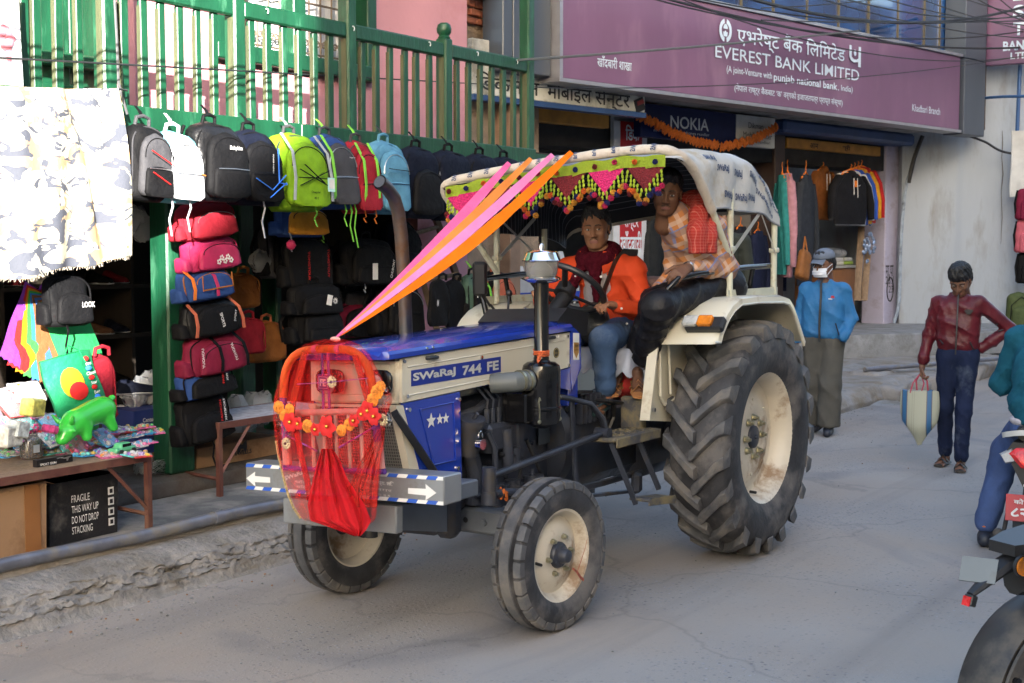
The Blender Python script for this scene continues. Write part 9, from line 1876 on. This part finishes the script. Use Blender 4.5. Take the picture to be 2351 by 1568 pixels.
# rider, astride, seen from behind
fp_=on_plane(2263, 1240, (0, 0, .03), Vector((0, 0, 1)));XR=Matrix.Translation((8.02, by, 0))@Matrix.Rotation(R(4), 4, 'Z');inv=XR.inverted();fl=inv@fp_
rid=thing('person', 'person in a teal sweater and blue jeans astride the motorcycle, seen from behind', 'person', (8.02, by, .8))
hz_=zl+.16;b=MB();HXr=XR@hx((.18, 0, hz_+.74), 0, R(5));head_mesh(b, HXr, h=.008);b.xf=XR
LK, LA=(.5*fl.x+.06, .5*fl.y+.06, .58), (fl.x, fl.y, .12);s=SDF();s.chain([(0, 0, hz_+.05), (.05, 0, hz_+.3), (.14, 0, hz_+.58)], [.1, .11, .05], .05);s.chain([(0, .1, hz_+.05), LK, LA], [.07, .05, .04], .03);s.chain([(0, -.1, hz_+.05), (.4, -.26, .62), (.42, -.26, .34)], [.07, .05, .04], .03);RL, RE_, RW_=(.10, .17, hz_+.46), (.20, .275, hz_+.20), (.60, .27, hz_+.18)
s.chain([RL, RE_, RW_], [.04, .034, .026], .03);s.chain([(.10, -.2, hz_+.46), (.16, -.36, hz_+.18), (.6, -.32, hz_+.18)], [.04, .034, .026], .03);net_into(b, s, .016)
s=SDF();hand_sdf(s, RW_, (1, 0, 0), (0, 0, -1), (0, -1, 0), curl=.8);hand_sdf(s, (.6, -.32, hz_+.18), (1, 0, 0), (0, 0, -1), (0, 1, 0), curl=.8);net_into(b, s, .008);body=body_obj(rid, b, [SK4, M_LIP]);hair_mesh(HXr, 'short').obj('hair', M_HAIR, body, world=True, smooth=70)
s=SDF();s.chain([(-.01, 0, hz_+.06), (.03, 0, hz_+.28), (.10, 0, hz_+.44)], [.18, .185, .16], .06);s.ell((.0, 0, hz_+.12), (.17, .215, .10), .05);s.cap((.10, .16, hz_+.47), (.10, -.16, hz_+.47), .08, .08, .06);s.chain([RL, RE_], [.08, .07], .03);s.chain([RE_, (.56, .27, hz_+.18)], [.074, .05], .03);s.chain([(.1, -.2, hz_+.46), (.16, -.36, hz_+.18), (.56, -.32, hz_+.18)], [.088, .074, .05], .03);s.box((0, 0, hz_-.05), (.7, .7, .10), .01, .01, sub=True)
cloth_obj(rid, 'sweater', s, fab('teal_sweatshirt', (.012, .085, .13), rough=.9), .0125, folds(.014, 11, (.2, .5, 1), 1.9), XR)
s=SDF();s.ell((-.01, 0, hz_+.02), (.165, .20, .055), .03);cloth_obj(rid, 't_shirt', s, fab('white_t_shirt', (.5, .46, .50)), .011, folds(.008, 16), XR)
s=SDF();s.ell((-.0, 0, hz_-.04), (.165, .195, .12), .05);s.chain([(.03, .09, hz_-.04), LK, (LA[0], LA[1], .14)], [.115, .088, .070], .04);s.chain([(.03, -.10, hz_-.04), (.4, -.26, .62), (.42, -.26, .36)], [.125, .09, .066], .05);cloth_obj(rid, 'jeans', s, mat('bright_blue_denim', (.04, .075, .20), .8, var=.3, scale=5, bump=.2, bscale=90), .0125, folds(.010, 12, (.7, .4, .6), .9), XR)
std_shoe(rid, XR, (LA[0], LA[1], 0), (1, .1, 0), M_SHOEB);mb=MB(XR);mb.tube([(LA[0]-.045, LA[1]-.03, .115), (LA[0]-.06, LA[1], .125), (LA[0]-.045, LA[1]+.03, .115)], .006, 6);mb.obj('orange_heel_tab', B_ORG, rid, world=True);std_shoe(rid, XR, (.42, -.26, .26), (1, 0, 0), M_SHOEB)
# second motorcycle: only its tail and rear wheel are in the frame, nearest of all
wc_=on_plane(2428, 1604, CAM+_f*4.45, _f);BR_=Matrix.Rotation(R(-30), 4, 'Z');pd_=lambda px, py:on_plane(px, py, wc_, BR_@Vector((0, 1, 0)));b2=thing('motorcycle', 'black motorcycle in the bottom right corner, only its tail, hugger and rear wheel in frame', 'motorcycle', (wc_.x, wc_.y, 0), (0, 0, R(-30)));zc_=wc_.z
L_=lambda px, py, d=0.0:BR_.inverted()@(pd_(px, py)-Vector((wc_.x, wc_.y, 0)))-Vector((0, d, 0));P2=lambda n_, m, f, **k:part(n_, m, f, b2, **k)
ride_wheel(b2, (0, 0, zc_), .315, .15)
def hug(u, v):a=R(196)-R(150)*u;rr=.365+.012*math.sin(u*3);y=(-.085+.17*v);return(rr*math.cos(a), y, zc_+rr*math.sin(a)-.025*(2*v-1)**2)
P2('hugger', M_MUD, lambda b:(b.grid(24, 8, hug, thick=.012), b.grid(24, 2, lambda u, v:(lambda p:(p[0]*(1-.16*v), p[1]-.012, zc_+(p[2]-zc_)*(1-.16*v)))(hug(u*.8, 0)), thick=.012)), smooth=50)
P2('hugger_arm', M_MUD, lambda b:(b.tube([(-.30, -.10, zc_+.13), (-.16, -.115, zc_+.06), (.10, -.12, zc_+.02)], .022, 6), b.tube([(-.20, -.10, zc_+.26), (-.10, -.115, zc_+.17), (.10, -.12, zc_+.06)], .022, 6)))
for p in((-.31, -.105, zc_+.135), (-.205, -.105, zc_+.265)):P2('bolt', M_BLKP, lambda b:b.cyl(p, (p[0], p[1]-.02, p[2]), .013, n=10))
a0, a1, a2=L_(2380, 1262), L_(2300, 1300), L_(2228, 1365)
P2('plate_hanger', M_BLKM, lambda b:(b.tube([a0, a1, a2], [.06, .04, .016], 8, flat=.6), b.tube([L_(2420, 1330), L_(2330, 1330)], .05, 10)))
P2('tail_unit', M_BLKM, lambda b:b.loft([[(p.x, .09*k*s_, p.z+.03*h*s_)for k, h in((-1, -1), (1, -1), (1, 1), (-1, 1))]for p, s_ in((L_(2300, 1258), .6), (L_(2351, 1252), 1), (L_(2600, 1200), 1.6))]))
c=L_(2304, 1288, .07);P2('reflector', M_BLKM, lambda b:b.cyl(c, c-Vector((0, .012, 0)), .034, n=28));P2('reflector_lens', M_LAMPO, lambda b:b.cyl(c-Vector((0, .012, 0)), c-Vector((0, .017, 0)), .030, n=28))
q=L_(2258, 1312, -.02);P2('number_plate', mat('bare_plate_back', (.20, .20, .18), .4, .5, dirt=(.12, .1, .08), dirt_amt=.3), lambda b:b.box(q, (.005, .11, .085), rot=(0, R(38), R(34))));q2=L_(2228, 1378);P2('plate_lamp', M_BLKM, lambda b:b.box(q2, (.028, .035, .036), rot=(0, .3, 0), bev=.004));P2('red_reflector', M_TAIL, lambda b:b.box(q2-Vector((.017, 0, 0)), (.005, .03, .03), rot=(0, .3, 0)))
i0, i1=L_(2320, 1258, .10), L_(2250, 1262, .2);P2('indicator', M_BLKM, lambda b:b.tube([i0, i0.lerp(i1, .6), i1], [.022, .026, .010], 10));P2('indicator_lens', M_LAMPW, lambda b:b.ball(L_(2350, 1255, .12), (.03, .03, .026), 12, 8))
P2('swing_arm', M_MUD, lambda b:b.box((.25, -.10, zc_+.02), (.6, .03, .05), bev=.01));P2('red_caliper', M_TAIL, lambda b:b.box((.02, -.115, zc_-.09), (.10, .04, .05), rot=(0, .5, 0), bev=.01));P2('seat', M_BLKM, lambda b:b.ball((.5, 0, .82), (.45, .15, .09), 16, 8));P2('engine', M_ENG, lambda b:b.box((.75, 0, .42), (.42, .28, .34), bev=.05));P2('fuel_tank', M_BLKP, lambda b:b.ball((1.0, 0, .86), (.28, .17, .15), 18, 10));ride_wheel(b2, (1.36, 0, zc_), .31, .12)
P2('fork', M_CHROME, lambda b:[b.tube([(1.36, y, .31), (1.16, y, .98)], .022, 8)for y in(-.09, .09)]);P2('handlebar', M_BLKM, lambda b:b.tube([(1.0, -.36, 1.04), (1.12, 0, 1.06), (1.0, .36, 1.04)], .013, 8))
# ------------------------------------------------------------ overhead cables
def span(label, a, b_, sag, r_=.008, n=24, grp='overhead cables', m=M_CABLE):
 mb=MB();mb.tube([a.lerp(b_, k/n)-Vector((0, 0, sag*4*(k/n)*(1-k/n)))for k in range(n+1)], r_, 5);return solo(mb, 'cable', m, label, 'cable', grp)
yc=5.75;span('thin cable crossing the whole balcony front below the hand rail', atY(-80, 128, yc), atB(1290, 203, -.5)@Matrix.Identity(3)if False else bp(*atB(1290, 203, -.4)), .0, .0055)
span('thin cable running on from the balcony across the violet sign low down', bp(*atB(1290, 203, -.4)), bp(*atB(2340, 130, -.4)), .12, .006)
span('grey wire from the balcony end post rising across the violet sign', atY(1190, 138, 6.2), bp(*atB(1975, 70, -.4)), .02, .012, m=mat('grey_wire', (.10, .10, .09), .6))
CBL=[((1520, -6), (2400, 105), .22, .016), ((1480, -8), (2400, 62), .30, .010), ((1600, -4), (2420, 20), .25, .009), ((1560, -4), (2400, 120), .35, .008), ((1700, -10), (2420, -8), .35, .022), ((1860, -10), (2420, 90), .12, .008), ((2000, -12), (2430, 60), .1, .008), ((1748, 18), (2100, -14), .03, .007), ((2230, -10), (2420, 70), .05, .009), ((2200, -8), (2430, 40), .06, .008), ((2290, -6), (2430, 95), .03, .008), ((1748, 46), (2420, 44), .04, .008), ((1900, -14), (2440, 22), .2, .010), ((2100, -8), (2430, 82), .06, .007)]
CLB=['thick twisted cable following the top edge of the violet sign', 'long cable above the twisted one, crossing the blue glass', 'straight cable high across the blue glass', 'slack thin cable hanging across the top edge of the violet sign', 'thickest cable sagging across the blue glass', 'thin cable falling from top centre to the right edge', 'short thin cable across the upper right glass', 'short cable climbing over the left part of the glass', 'cable crossing the projecting violet sign, lowest of its bunch', 'cable crossing the projecting violet sign near its top', 'steep cable over the corner of the projecting violet sign', 'nearly level cable across the blue glass', 'cable sagging deeply at the very top right', 'cable from the glass down to the projecting sign']
for k, (p, q, sg, r_)in enumerate(CBL):n_=-.45-.05*k;span(CLB[k], bp(*atB(p[0], p[1], n_)), bp(*atB(q[0], q[1], n_)), sg, r_)
for k in range(4):span(('lowest', 'second lowest', 'second highest', 'highest')[k]+' cable of the bundle across the street above the camouflage cloth', Vector((-6, 4.35+.02*k, 3.30+.045*k)), Vector((6.6, 4.75+.02*k, 3.36+.05*k)), .02, .010, grp='cable bundle over the street')
